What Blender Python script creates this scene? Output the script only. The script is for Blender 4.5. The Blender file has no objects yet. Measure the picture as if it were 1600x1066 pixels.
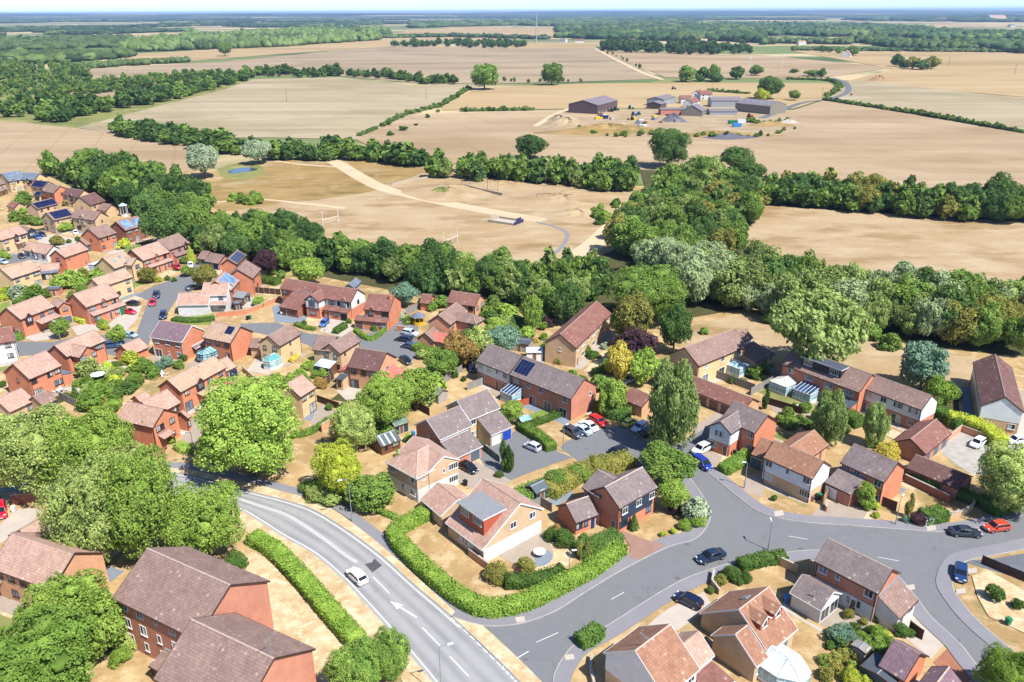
import bpy, math, random
import numpy as np
from mathutils import Vector, Matrix
from mathutils.geometry import tessellate_polygon
random.seed(11); RG = np.random.default_rng(11)
SC = bpy.context.scene
COL = SC.collection

# ---------------------------------------------------------------- camera
FOC, CX, CY, CAMH = 1244.0, 800.0, 533.0, 76.0
PITCH = math.atan((CY - 18.5) / FOC); ROLL = math.radians(0.25)
CW = np.array([0, math.cos(PITCH), -math.sin(PITCH)]); _r = np.array([1.0, 0, 0]); _u = np.cross(_r, CW)
CR = _r * math.cos(ROLL) - _u * math.sin(ROLL); CU = _u * math.cos(ROLL) + _r * math.sin(ROLL)
CPOS = np.array([0, 0, CAMH])
cam = bpy.data.cameras.new('camera'); cam.sensor_width = 36; cam.lens = 36 * FOC / 1600
cam.clip_start = 1; cam.clip_end = 60000
co = bpy.data.objects.new('camera', cam); COL.objects.link(co)
co.matrix_world = Matrix(((CR[0], CU[0], -CW[0], 0), (CR[1], CU[1], -CW[1], 0), (CR[2], CU[2], -CW[2], CAMH), (0, 0, 0, 1)))
SC.camera = co

# ---------------------------------------------------------------- sky, sun, exposure
SUN_EL, SUN_AZ = math.radians(54), math.radians(-43)      # azimuth of the sun measured from +x
wd = bpy.data.worlds.new('World'); SC.world = wd; wd.use_nodes = True
nt = wd.node_tree; nt.nodes.clear()
sky = nt.nodes.new('ShaderNodeTexSky'); sky.sky_type = 'NISHITA'; sky.sun_disc = False
sky.sun_elevation = SUN_EL; sky.sun_rotation = math.pi / 2 - SUN_AZ
sky.altitude = 60; sky.air_density = 0.5; sky.dust_density = 0.36; sky.ozone_density = 6
bg = nt.nodes.new('ShaderNodeBackground'); bg.inputs[1].default_value = 0.15
wo = nt.nodes.new('ShaderNodeOutputWorld'); nt.links.new(sky.outputs[0], bg.inputs[0]); nt.links.new(bg.outputs[0], wo.inputs[0])
sl = bpy.data.lights.new('sun', 'SUN'); sl.energy = 4.6; sl.angle = math.radians(0.53); sl.color = (1, 0.965, 0.91)
so = bpy.data.objects.new('sun', sl); COL.objects.link(so)
sd = Vector((math.cos(SUN_AZ) * math.cos(SUN_EL), math.sin(SUN_AZ) * math.cos(SUN_EL), math.sin(SUN_EL)))
so.rotation_euler = sd.to_track_quat('Z', 'Y').to_euler(); so.location = (0, 0, 200)
SC.view_settings.view_transform = 'Standard'; SC.view_settings.look = 'None'
SC.view_settings.exposure = 0.88; SC.view_settings.gamma = 1; SC.view_settings.use_curve_mapping = False
SC.cycles.max_bounces = 5; SC.cycles.diffuse_bounces = 2; SC.cycles.glossy_bounces = 2; SC.cycles.transmission_bounces = 3
SC.cycles.transparent_max_bounces = 6; SC.cycles.volume_bounces = 0; SC.cycles.caustics_reflective = False; SC.cycles.caustics_refractive = False

# ---------------------------------------------------------------- picture <-> place
def un(x, y, z=0.0):
    d = CW * FOC + CR * (x - CX) - CU * (y - CY)
    return CPOS + d * ((z - CAMH) / d[2])
def depth(p): return float((np.array(p) - CPOS) @ CW)
def height_at(b, ytop):
    k = (CY - ytop) / FOC; n = CU - k * CW
    return -float((b - CPOS) @ n) / float(n[2])
TILES = dict(t1=(0,250,7.895), t2=(150,320,7.895), t3=(0,360,7.895), t4=(250,380,7.895), t5=(420,420,7.895), t6=(600,430,7.895), t7=(0,490,7.895), t8=(200,470,7.895),
 u1=(380,480,7.895), u2=(540,510,7.895), u3=(0,590,7.895), u4=(160,590,7.895), u5=(480,620,7.895), u6=(640,600,7.895), u7=(730,500,7.895), u8=(840,460,7.895),
 v1=(1020,500,7.895), v2=(1190,520,7.895), v3=(1330,560,7.895), v4=(880,590,7.895), v5=(1060,600,7.895), v6=(1150,650,7.895), v7=(1280,670,7.895), v8=(1400,640,7.895),
 w1=(590,670,7.895), w2=(650,740,7.895), w3=(830,700,7.895), w4=(780,800,7.895), w5=(930,931,7.895), w6=(1060,890,7.895), w7=(1220,830,7.895), w8=(1180,931,7.895),
 x1=(1340,931,7.895), x2=(1420,780,8.883), x3=(0,780,7.895), x4=(0,880,5.73), x5=(180,840,4.716), x6=(640,931,5.0), x7=(870,130,8.0), x8=(1050,120,8.0), f=(0,0,1.0))
def tp(t, x, y):
    a, b, s = TILES[t]; return (a + x / s, b + y / s)
def tps(t, *c): return [tp(t, c[i], c[i + 1]) for i in range(0, len(c), 2)]

# ---------------------------------------------------------------- materials
def lin(h):
    c = [int(h[i:i + 2], 16) / 255 for i in (0, 2, 4)]
    return [v / 12.92 if v <= 0.04045 else ((v + 0.055) / 1.055) ** 2.4 for v in c]
LIN = lin
class G:
    """small node-graph helper"""
    def __init__(s, name):
        s.m = bpy.data.materials.new(name); s.m.use_nodes = True; s.t = s.m.node_tree; s.t.nodes.clear()
        s.out = s.t.nodes.new('ShaderNodeOutputMaterial')
    def n(s, ty, props=None, **inp):
        nd = s.t.nodes.new('ShaderNode' + ty)
        for k, v in (props or {}).items(): setattr(nd, k, v)
        for k, v in inp.items():
            k = int(k[1:]) if k[0] == '_' else k.replace('__', ' ')
            if hasattr(v, 'is_linked') or isinstance(v, bpy.types.NodeSocket): s.t.links.new(v, nd.inputs[k])
            else: nd.inputs[k].default_value = v
        return nd
    def pos(s): return s.n('NewGeometry').outputs['Position']
    def noise(s, vec, scale, detail=3, rough=0.55): return s.n('TexNoise', None, Vector=vec, Scale=scale, Detail=detail, Roughness=rough).outputs['Fac']
    def rng(s, v, a, b, c, d): return s.n('MapRange', None, _0=v, _1=a, _2=b, _3=c, _4=d).outputs[0]
    def math(s, op, a, b): return s.n('Math', {'operation': op}, _0=a, _1=b).outputs[0]
    def mix(s, f, a, b, mode='MIX'):
        nd = s.n('Mix', {'data_type': 'RGBA', 'blend_type': mode}); 
        for i, v in ((0, f), (6, a), (7, b)):
            if isinstance(v, bpy.types.NodeSocket): s.t.links.new(v, nd.inputs[i])
            elif i == 0: nd.inputs[i].default_value = v
            else: nd.inputs[i].default_value = (*v[:3], 1)
        return nd.outputs[2]
    def scale(s, col, f):
        return s.n('VectorMath', {'operation': 'SCALE'}, _0=(col if isinstance(col, bpy.types.NodeSocket) else tuple(col[:3])), Scale=f).outputs[0]
    def fin(s, col, rough=0.9, bump=None, bs=0.2, bd=0.1, spec=0.2, metal=0.0, emit=None):
        p = s.n('BsdfPrincipled', None, Roughness=rough, Metallic=metal)
        p.inputs['Specular IOR Level'].default_value = spec
        if isinstance(col, bpy.types.NodeSocket): s.t.links.new(col, p.inputs['Base Color'])
        else: p.inputs['Base Color'].default_value = (*col[:3], 1)
        if bump is not None:
            b = s.n('Bump', None, Strength=bs, Distance=bd, Height=bump); s.t.links.new(b.outputs[0], p.inputs['Normal'])
        s.t.links.new(p.outputs[0], s.out.inputs[0]); return s.m
MATS = {}
def plain(name, hexc, rough=0.6, var=0.12, scale=1.5, spec=0.3, metal=0.0, k=0.82):
    if name in MATS: return MATS[name]
    g = G(name); c = [v * k for v in lin(hexc)]
    f = g.rng(g.noise(g.pos(), scale), 0.25, 0.75, 1 - var, 1 + var)
    MATS[name] = g.fin(g.scale(c, f), rough, spec=spec, metal=metal); return MATS[name]
def brick(name, hexc, k=1.0):
    g = G(name); k *= 1.12; c = [v * k for v in lin(hexc)]; p = g.pos()
    f = g.math('MULTIPLY', g.rng(g.noise(p, 0.6), 0.25, 0.75, 0.86, 1.12), g.rng(g.noise(p, 9, 2), 0.3, 0.7, 0.86, 1.14))
    z = g.n('SeparateXYZ', None, _0=p).outputs[2]
    cs = g.math('FRACT', g.math('MULTIPLY', z, 6.67), 0.0); jo = g.rng(cs, 0.0, 0.14, 0.86, 1.0)
    col = g.scale(g.scale(c, f), jo)
    col = g.mix(g.rng(g.noise(p, 0.35, 4), 0.5, 0.75, 0, 0.35), col, [v * 0.8 for v in c])
    MATS[name] = g.fin(col, 0.9, bump=jo, bs=0.3, bd=0.02); return MATS[name]
def board(name, hexc, k=1.0, step=0.18):
    g = G(name); c = [v * k for v in lin(hexc)]; p = g.pos(); z = g.n('SeparateXYZ', None, _0=p).outputs[2]
    cs = g.math('FRACT', g.math('MULTIPLY', z, 1 / step), 0.0); jo = g.rng(cs, 0.0, 0.12, 0.8, 1.0)
    f = g.rng(g.noise(p, 0.8, 4), 0.3, 0.7, 0.9, 1.05)
    MATS[name] = g.fin(g.scale(g.scale(c, f), jo), 0.55, bump=jo, bs=0.4, bd=0.02, spec=0.3); return MATS[name]
def tiles(name, hexc, hex2=None, k=0.98, moss=0.14, tw=0.33, th=0.34):
    """roof tiles: UV in metres (u along the eave, v up the slope)"""
    g = G(name); c = [v * k for v in lin(hexc)]; c2 = [v * k for v in lin(hex2 or hexc)]
    uv = g.n('UVMap').outputs[0]; s = g.n('SeparateXYZ', None, _0=uv)
    u, v = s.outputs[0], s.outputs[1]
    fv = g.math('FRACT', g.math('DIVIDE', v, th), 0.0); fu = g.math('FRACT', g.math('DIVIDE', u, tw), 0.0)
    cell = g.n('CombineXYZ', None, _0=g.math('FLOOR', g.math('DIVIDE', u, tw), 0.0), _1=g.math('FLOOR', g.math('DIVIDE', v, th), 0.0)).outputs[0]
    rn = g.n('TexWhiteNoise', {'noise_dimensions': '2D'}, Vector=cell).outputs[0]
    p = g.pos()
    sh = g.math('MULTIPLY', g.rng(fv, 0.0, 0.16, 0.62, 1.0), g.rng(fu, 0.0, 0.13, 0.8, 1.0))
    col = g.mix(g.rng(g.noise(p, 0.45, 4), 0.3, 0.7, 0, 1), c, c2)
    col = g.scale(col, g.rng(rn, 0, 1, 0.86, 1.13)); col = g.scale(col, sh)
    col = g.mix(g.rng(g.noise(p, 1.6, 5, 0.65), 0.55, 0.8, 0, moss), col, lin('b9ad97'))
    spk = g.rng(rn, 0.985, 0.99, 0, 0.25); col = g.mix(spk, col, lin('cfc4b4'))
    hgt = g.math('ADD', g.rng(fv, 0, 1, 1, 0), g.math('MULTIPLY', g.math('SINE', g.math('MULTIPLY', fu, 6.283), 0), 0.25))
    MATS[name] = g.fin(col, 0.88, bump=hgt, bs=0.5, bd=0.05, spec=0.25); return MATS[name]
def ground(name, layers, base, rough=0.95, bumpscale=None, bs=0.3, bd=0.1):
    """base colour + layers (hex, scale, lo, hi, amount, angle, stretch)"""
    kk = {'stubble': 0.55, 'park': 0.55, 'dry': 0.68, 'verge': 0.74, 'dirt': 0.7, 'sandy': 0.55, 'lawn': 0.6, 'asphalt': 0.62, 'pavement': 0.75, 'far': 0.7, 'rough': 0.7, 'wood': 0.7}.get(name.split('_')[0], 0.72)
    def lin(h): return [v * kk for v in LIN(h)]
    g = G(name); p = g.pos(); col = None; c0 = lin(base)
    for (hx, sc, lo, hi, am, ang, st) in layers:
        vec = p
        if st != 1 or ang: vec = g.n('Mapping', None, Vector=p, Rotation=(0, 0, math.radians(ang)), Scale=(1.0 / st, 1, 1)).outputs[0]
        col = g.mix(g.rng(g.noise(vec, sc, 4, 0.6), lo, hi, 0, am), col if col is not None else c0, lin(hx))
    if name[:7] == 'stubble':     # tramlines left by the sprayer
        tv = g.n('Mapping', None, Vector=p, Rotation=(0, 0, math.radians(72 + 9 * len(layers[0][0]) + 13 * ord(name[-1]) % 40))).outputs[0]
        wv = g.n('TexWave', {'wave_profile': 'SAW'}, Vector=tv, Scale=0.013, Distortion=0.6, Detail=1.0).outputs['Fac']
        col = g.mix(g.rng(wv, 0.93, 0.96, 0, 0.2), col, lin('8f7a58')); col = g.mix(g.rng(g.noise(p, 1.2, 3), 0.5, 0.75, 0, 0.3), col, lin('8a7452'))
    bp = g.noise(p, bumpscale, 4, 0.7) if bumpscale else None
    MATS[name] = g.fin(col, rough, bump=bp, bs=bs, bd=bd, spec=0.1); return MATS[name]
def leafmat(name, hexc, hex2=None, k=1.0, hue=0.25):
    k *= 1.2
    g = G(name); c = [v * k for v in lin(hexc)]; c2 = [v * k for v in lin(hex2 or hexc)]
    gi = g.n('NewGeometry'); ob = g.n('ObjectInfo')
    f = g.math('MULTIPLY', g.rng(gi.outputs['Random Per Island'], 0, 1, 0.7, 1.3), g.rng(ob.outputs['Random'], 0, 1, 0.8, 1.2))
    big = g.noise(gi.outputs['Position'], 0.55, 3)
    cc = g.mix(g.rng(big, 0.38, 0.64, 0, 1), c, c2)
    col = g.scale(cc, f)
    d = g.n('BsdfDiffuse', None, Color=col); t = g.n('BsdfTranslucent', None, Color=g.mix(0.3, col, lin('a8b040')))
    m = g.n('MixShader', None, _0=0.3, _1=d.outputs[0], _2=t.outputs[0])
    g.t.links.new(m.outputs[0], g.out.inputs[0]); MATS[name] = g.m; return g.m
def glass(name, hexc, rough=0.08, spec=0.8):
    g = G(name); f = g.rng(g.noise(g.pos(), 0.7), 0.3, 0.7, 0.6, 1.5)
    MATS[name] = g.fin(g.scale(lin(hexc), f), rough, spec=spec); return MATS[name]
def paint(name, hexc):
    if name in MATS: return MATS[name]
    g = G(name); p = g.fin(lin(hexc), 0.28, spec=0.5)
    b = [n for n in g.t.nodes if n.type == 'BSDF_PRINCIPLED'][0]
    b.inputs['Coat Weight'].default_value = 0.6; b.inputs['Coat Roughness'].default_value = 0.08
    MATS[name] = g.m; return g.m
M = MATS
brick('brick_orange', 'b8775a'); brick('brick_red', 'ad7660'); brick('brick_buff', 'b69a7a'); brick('brick_pink', 'bd8e6e'); brick('brick_yellow', 'c4a97f'); brick('brick_dark', '8a5c48')
board('clad_white', 'd2d5d6'); board('render_white', 'd9d8d2', step=50); board('clad_navy', '2c3a4c'); board('clad_dark', '3a2f33'); board('timber_brown', '6b4a35', step=0.14); board('timber_grey', '9a958c', step=0.14); board('tilehang', 'a8553e', step=0.2)
board('barn_brown', '5a4a4a', step=1.2); board('barn_grey', '8f9296', step=1.2); board('barn_tan', '7e776a', step=0.9)
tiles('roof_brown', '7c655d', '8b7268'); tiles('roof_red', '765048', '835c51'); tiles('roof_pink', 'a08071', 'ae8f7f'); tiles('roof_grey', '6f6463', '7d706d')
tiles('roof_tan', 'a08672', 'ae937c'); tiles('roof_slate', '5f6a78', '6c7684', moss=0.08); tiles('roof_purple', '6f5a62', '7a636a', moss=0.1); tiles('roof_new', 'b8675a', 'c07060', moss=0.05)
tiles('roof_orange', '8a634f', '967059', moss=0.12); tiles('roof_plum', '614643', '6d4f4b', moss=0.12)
plain('barn_roof', '7c7376', 0.7, 0.15, 0.6); plain('flat_roof', '85888a', 0.9, 0.1, 2); plain('flat_dark', '4a525c', 0.8, 0.15, 1); plain('ridge', '9d8577', 0.9, 0.2, 3); plain('ridge_light', 'b7a190', 0.9, 0.2, 3)
plain('white', 'e2e2e0', 0.45, 0.05); plain('brown_frame', '4d342c', 0.5); plain('black', '1c1d20', 0.5); plain('grey_metal', '9aa0a4', 0.45, metal=0.3); plain('lead', '8b919b', 0.6); plain('navy', '26375c', 0.4); plain('blue', '2447a8', 0.4); plain('green_door', '1f7a50', 0.4); plain('red', 'b01c26', 0.4)
plain('grey_door', '5c6672', 0.5); plain('brown_door', '7a5a50', 0.5); plain('cream', 'ddd3bd', 0.6); plain('stone', 'b3a898', 0.9, 0.2); plain('concrete', 'a8a39b', 0.9, 0.2, 0.8); plain('wood', 'a5825f', 0.85, 0.2, 4); plain('wood_dark', '5c4234', 0.85, 0.2, 4); plain('wood_grey', '8d8a85', 0.9, 0.2, 4); plain('bark', '6a5a4a', 0.95, 0.3, 5); plain('bark_pale', 'a09a8c', 0.95, 0.3, 5)
plain('teal', '5fa3a3', 0.4); plain('yellow', 'e2b21e', 0.5); plain('pink', 'd88aa8', 0.6); plain('skyblue', '3f86c8', 0.5); plain('felt_green', '6d8273', 0.9); plain('felt_grey', '596469', 0.9); plain('rubber', '17181a', 0.85); plain('rim', 'b4b8bc', 0.3, metal=0.6); plain('lamp_glass', 'dfe3e6', 0.2)
plain('light_red', 'a01418', 0.3); plain('plate_yellow', 'd9b82e', 0.4); plain('gravel_dark', '63606a', 0.95, 0.25, 2); plain('soil', '9a7c5f', 0.95, 0.25, 1); plain('water', '4a565a', 0.08, 0.1, spec=0.6)
glass('pane', '222a33'); glass('pane_curtain', '9aa09e', 0.15); glass('pane_sky', '5a6b7c', 0.05); glass('pane_light', '6f8489'); glass('pv', '171f3f', 0.12, 0.6); glass('pv_light', '6d87ad', 0.12, 0.7); glass('pv_dark', '3c4258', 0.15, 0.6); glass('cons_glass', '7fa6ad', 0.08, 0.8); glass('cons_blue', '26405f', 0.08, 0.8); glass('cons_white', 'b9c6cd', 0.15, 0.6); glass('car_glass', '12171d', 0.05, 0.9)
leafmat('leaf_bright', '7a9640', '94a950'); leafmat('leaf_mid', '63803a', '7a8f46'); leafmat('leaf_dark', '4d6937', '5f7740'); leafmat('leaf_deep', '405a32', '4f6a3a'); leafmat('leaf_lime', '9dab3c', 'b4b94a'); leafmat('leaf_olive', '7c7e40', '8f8a48'); leafmat('leaf_silver', '8f9f80', 'a4b18e'); leafmat('leaf_sage', '82934f', '9ba660'); leafmat('leaf_purple', '453238', '553d46'); leafmat('leaf_blue', '627f69', '738d76'); leafmat('leaf_gold', 'bfae46', 'cdbf62'); leafmat('leaf_hedge', '6a8636', '829a44'); leafmat('leaf_hedge_dark', '4a642f', '5b7438'); leafmat('leaf_hedge_mid', '5a7532', '6e873c'); leafmat('leaf_scrub', '728548', '8a965a'); leafmat('leaf_willow', '84946a', '98a578'); leafmat('leaf_rust', '8a7440', '977c4c'); leafmat('leaf_birch', '71864a', '869658')
ground('dry_grass', [('ab8d60', 0.05, 0.42, 0.6, 0.9, 0, 1), ('e0c79b', 0.35, 0.48, 0.68, 0.8, 0, 1), ('8b8450', 0.11, 0.56, 0.68, 0.7, 0, 1), ('8f7048', 1.6, 0.54, 0.72, 0.5, 0, 1), ('6f7a40', 0.3, 0.66, 0.74, 0.6, 0, 1)], 'c9aa7a', bumpscale=3)
ground('verge_grass', [('bfa176', 0.3, 0.42, 0.6, 0.9, 0, 1), ('ead9b8', 0.8, 0.48, 0.68, 0.8, 0, 1), ('a48a5c', 2.5, 0.52, 0.72, 0.5, 0, 1)], 'd6bd97', bumpscale=4)
ground('lawn_green', [('7f9a45', 0.5, 0.4, 0.6, 0.8, 0, 1), ('b0a660', 0.3, 0.55, 0.7, 0.7, 0, 1)], '97a554', bumpscale=5)
ground('rough_green', [('7a8048', 0.02, 0.4, 0.6, 0.9, 0, 1), ('b0a468', 0.05, 0.5, 0.65, 0.8, 0, 1), ('56683a', 0.15, 0.55, 0.75, 0.6, 0, 1)], '8f9056')
ground('far_land', [('7b8a54', 0.0016, 0.42, 0.55, 1, 0, 3), ('d2bb90', 0.003, 0.47, 0.5, 0.95, 8, 3), ('4e6640', 0.004, 0.5, 0.62, 0.8, 0, 3)], '7d8656')
ground('stubble_a', [('bba884', 0.012, 0.42, 0.6, 0.9, 12, 5), ('e0d0b0', 0.03, 0.48, 0.66, 0.8, -18, 8), ('aba077', 0.006, 0.5, 0.64, 0.7, 0, 1), ('9b8b6a', 0.25, 0.5, 0.7, 0.4, 14, 40)], 'cebc98')
ground('stubble_b', [('c0a582', 0.012, 0.42, 0.6, 0.9, 5, 4), ('dfc4a2', 0.03, 0.48, 0.66, 0.8, -8, 8), ('b0946e', 0.008, 0.5, 0.63, 0.7, 20, 2), ('a08562', 0.22, 0.5, 0.7, 0.4, 4, 40)], 'd0b690')
ground('stubble_c', [('ceb07e', 0.01, 0.42, 0.6, 0.9, 4, 4), ('e3c898', 0.03, 0.48, 0.66, 0.7, 0, 8), ('b29668', 0.006, 0.52, 0.66, 0.7, 8, 3), ('a88c62', 0.2, 0.5, 0.7, 0.4, 10, 40)], 'd6b98a')
ground('stubble_d', [('b39e80', 0.015, 0.42, 0.6, 0.9, 3, 6), ('d3ba9a', 0.05, 0.48, 0.66, 0.7, 0, 10), ('988a6a', 0.01, 0.52, 0.66, 0.6, 0, 2), ('8f7b60', 0.2, 0.5, 0.7, 0.4, -4, 40)], 'c9b290')
ground('park', [('d4ba94', 0.03, 0.4, 0.6, 0.9, 0, 1.5), ('a98a5c', 0.06, 0.5, 0.66, 0.8, 20, 2), ('dfc8a4', 0.15, 0.48, 0.68, 0.7, 0, 2), ('94784f', 0.7, 0.56, 0.74, 0.4, 0, 1)], 'c9ab80', bumpscale=1.2)
ground('park_rough', [('ae9058', 0.05, 0.4, 0.6, 0.9, 0, 3), ('87794a', 0.09, 0.5, 0.66, 0.8, 15, 3), ('cdb07a', 0.2, 0.48, 0.68, 0.7, 0, 2), ('c9b48a', 0.04, 0.55, 0.65, 0.7, 0, 1)], 'bb9c66', bumpscale=1.2)
ground('dirt', [('dcc8a8', 0.2, 0.4, 0.65, 0.8, 0, 1), ('c3a683', 0.05, 0.5, 0.7, 0.6, 0, 1)], 'd6bd9a')
ground('sandy', [('dcc7a2', 0.1, 0.4, 0.65, 0.8, 0, 2), ('a98f6c', 0.3, 0.5, 0.7, 0.7, 0, 1), ('8d7a5a', 0.8, 0.55, 0.7, 0.5, 0, 1)], 'c0a784')
ground('asphalt_main', [('bdbbb6', 0.25, 0.4, 0.65, 0.8, 0, 1), ('99978f', 0.5, 0.55, 0.75, 0.5, 45, 8), ('d2d0ca', 2.0, 0.5, 0.8, 0.3, 0, 1)], 'b3b1ac', bumpscale=25, bs=0.1)
ground('asphalt', [('74777c', 0.12, 0.4, 0.65, 0.8, 0, 1), ('8b8e94', 0.35, 0.5, 0.7, 0.7, 0, 2), ('63666b', 0.8, 0.56, 0.75, 0.5, 0, 1)], '7d8086', bumpscale=25, bs=0.1)
ground('asphalt_dark', [('5c5c5e', 0.2, 0.4, 0.65, 0.8, 0, 1), ('6c6c6e', 0.6, 0.52, 0.75, 0.6, 0, 2)], '626264', bumpscale=25, bs=0.1)
ground('pavement', [('918f93', 0.3, 0.4, 0.65, 0.8, 0, 1), ('7f7d83', 1.2, 0.52, 0.75, 0.5, 0, 1)], '8a888d', bumpscale=20, bs=0.1)
ground('paving', [('b5a798', 0.4, 0.4, 0.65, 0.8, 0, 1), ('9c8d80', 1.5, 0.52, 0.75, 0.5, 0, 1)], 'ab9c8d', bumpscale=6)
ground('block_pave', [('a98877', 0.6, 0.4, 0.65, 0.8, 0, 1), ('94766a', 2.5, 0.5, 0.75, 0.5, 0, 1)], 'a07f70', bumpscale=8)
ground('pale_pave', [('cdc2b4', 0.5, 0.4, 0.65, 0.8, 0, 1), ('b0a598', 2, 0.52, 0.75, 0.5, 0, 1)], 'c2b6a8', bumpscale=6)
ground('slab_grey', [('8f99a3', 0.5, 0.4, 0.65, 0.8, 0, 1), ('77828d', 2, 0.52, 0.75, 0.5, 0, 1)], '85909b', bumpscale=6)
ground('brick_pave', [('b07a62', 0.5, 0.4, 0.65, 0.8, 0, 1), ('9a6752', 2, 0.52, 0.75, 0.5, 0, 1)], 'a66f59', bumpscale=6)
ground('line_white', [('d9d9d6', 2, 0.4, 0.7, 0.6, 0, 1)], 'e8e8e6', 0.7)
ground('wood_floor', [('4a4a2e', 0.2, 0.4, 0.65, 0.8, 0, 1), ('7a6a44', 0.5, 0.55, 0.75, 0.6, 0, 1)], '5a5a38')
ground('far_hill', [('31452e', 0.002, 0.42, 0.55, 1, 0, 4), ('7d8458', 0.003, 0.52, 0.58, 0.9, 0, 5), ('cbb68c', 0.0022, 0.58, 0.61, 1, 0, 6)], '4d6042')

def roadmat(name, base, dark, k):
    g = G(name); p = g.pos(); s_ = g.n('SeparateXYZ', None, _0=g.n('UVMap').outputs[0]); u = s_.outputs[0]; b, d = [v * k for v in lin(base)], [v * k for v in lin(dark)]
    tr = g.math('POWER', g.math('ABSOLUTE', g.math('SINE', g.math('MULTIPLY', g.math('ADD', u, 0.0), 4 * math.pi), 0), 0), 3.0)
    nz = g.noise(p, 0.15, 4); col = g.mix(g.math('MULTIPLY', tr, g.rng(nz, 0.3, 0.6, 0.25, 0.75)), b, d)
    col = g.mix(g.rng(g.noise(p, 0.6, 5, 0.7), 0.45, 0.75, 0, 0.5), col, [v * 0.82 for v in b]); col = g.mix(g.rng(g.noise(p, 5, 3), 0.5, 0.8, 0, 0.3), col, [v * 1.2 for v in b])
    wp = g.n('VectorMath', {'operation': 'ADD'}, _0=p, _1=g.scale(g.n('TexNoise', None, Vector=p, Scale=0.25, Detail=5).outputs['Color'], 9.0)).outputs[0]
    cr = g.n('TexVoronoi', {'feature': 'DISTANCE_TO_EDGE'}, Vector=wp, Scale=0.05).outputs[0]; col = g.mix(g.rng(cr, 0.0, 0.004, 0.4, 0), col, [v * 0.5 for v in d])
    MATS[name] = g.fin(col, 0.9, bump=g.noise(p, 25, 3), bs=0.1, bd=0.05, spec=0.15)
roadmat('asphalt_main', 'b4b3b1', '8e8f92', 0.62); roadmat('asphalt_estate', '8c8d8f', '797a7c', 0.58)

# ---------------------------------------------------------------- mesh and object helpers
class MB:
    def __init__(s): s.v = []; s.f = []; s.uv = []; s.mi = []; s.cur = 0
    def q(s, *pts, uv=None):
        b = len(s.v); s.v += [tuple(p) for p in pts]; s.f.append(tuple(range(b, b + len(pts)))); s.mi.append(s.cur)
        s.uv += list(uv) if uv else [(p[0], p[1] + p[2]) for p in pts]
    def box(s, x0, x1, y0, y1, z0, z1):
        p = [(x, y, z) for z in (z0, z1) for y in (y0, y1) for x in (x0, x1)]
        for f in ((0, 2, 3, 1), (4, 5, 7, 6), (0, 1, 5, 4), (2, 6, 7, 3), (0, 4, 6, 2), (1, 3, 7, 5)): s.q(*[p[i] for i in f])
    def hexa(s, p):   # 8 corners: bottom 4 (ccw), top 4
        for f in ((3, 2, 1, 0), (4, 5, 6, 7), (0, 1, 5, 4), (1, 2, 6, 5), (2, 3, 7, 6), (3, 0, 4, 7)): s.q(*[p[i] for i in f])
    def beam(s, a, b, w, h=None):
        a, b = Vector(a), Vector(b); d = (b - a).normalized(); h = h or w
        x = d.cross(Vector((0, 0, 1)));  x = Vector((1, 0, 0)) if x.length < 1e-4 else x.normalized(); y = x.cross(d).normalized()
        c = [(-1, -1), (1, -1), (1, 1), (-1, 1)]
        s.hexa([a + x * (i * w / 2) + y * (j * h / 2) for i, j in c] + [b + x * (i * w / 2) + y * (j * h / 2) for i, j in c])
    def tube(s, pts, rad, n=6):
        rings = []
        for i, (p, r) in enumerate(zip(pts, rad)):
            p = Vector(p); d = Vector(pts[min(i + 1, len(pts) - 1)]) - Vector(pts[max(i - 1, 0)]); d.normalize()
            x = d.cross(Vector((0, 1, 0.01))).normalized(); y = d.cross(x)
            rings.append([p + (x * math.cos(2 * math.pi * k / n) + y * math.sin(2 * math.pi * k / n)) * r for k in range(n)])
        for a, b in zip(rings, rings[1:]):
            for k in range(n): s.q(a[k], a[(k + 1) % n], b[(k + 1) % n], b[k])
        s.q(*rings[-1]); s.q(*rings[0][::-1])
    def lathe(s, prof, n=12, c=(0, 0)):
        for (r0, z0), (r1, z1) in zip(prof, prof[1:]):
            for k in range(n):
                a, b = 2 * math.pi * k / n, 2 * math.pi * (k + 1) / n
                s.q((c[0] + r0 * math.cos(a), c[1] + r0 * math.sin(a), z0), (c[0] + r0 * math.cos(b), c[1] + r0 * math.sin(b), z0), (c[0] + r1 * math.cos(b), c[1] + r1 * math.sin(b), z1), (c[0] + r1 * math.cos(a), c[1] + r1 * math.sin(a), z1))
    def mesh(s, name, *mats, smooth=False):
        me = bpy.data.meshes.new(name); me.from_pydata(s.v, [], s.f)
        ul = me.uv_layers.new(name='UVMap'); ul.data.foreach_set('uv', [c for t in s.uv for c in t])
        for m in mats: me.materials.append(M[m] if isinstance(m, str) else m)
        if len(mats) > 1: me.polygons.foreach_set('material_index', s.mi)
        if smooth: me.polygons.foreach_set('use_smooth', [True] * len(s.f))
        me.update(); return me
def link(name, data, parent=None, mat=None):
    o = bpy.data.objects.new(name, data); COL.objects.link(o)
    if parent is not None: o.parent = parent
    if mat is not None: o.matrix_local = mat
    return o
def tag(o, label=None, cat=None, group=None, kind=None):
    if label: o['label'] = label
    if cat: o['category'] = cat
    if group: o['group'] = group
    if kind: o['kind'] = kind
    return o
def thing(name, loc, rz, label, cat, group=None):
    o = link(name, None); o.location = tuple(loc); o.rotation_euler = (0, 0, rz); o.empty_display_size = 0.5
    return tag(o, label, cat, group)
def setmat(o, m):
    o.material_slots[0].link = 'OBJECT'; o.material_slots[0].material = M[m] if isinstance(m, str) else m

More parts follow.
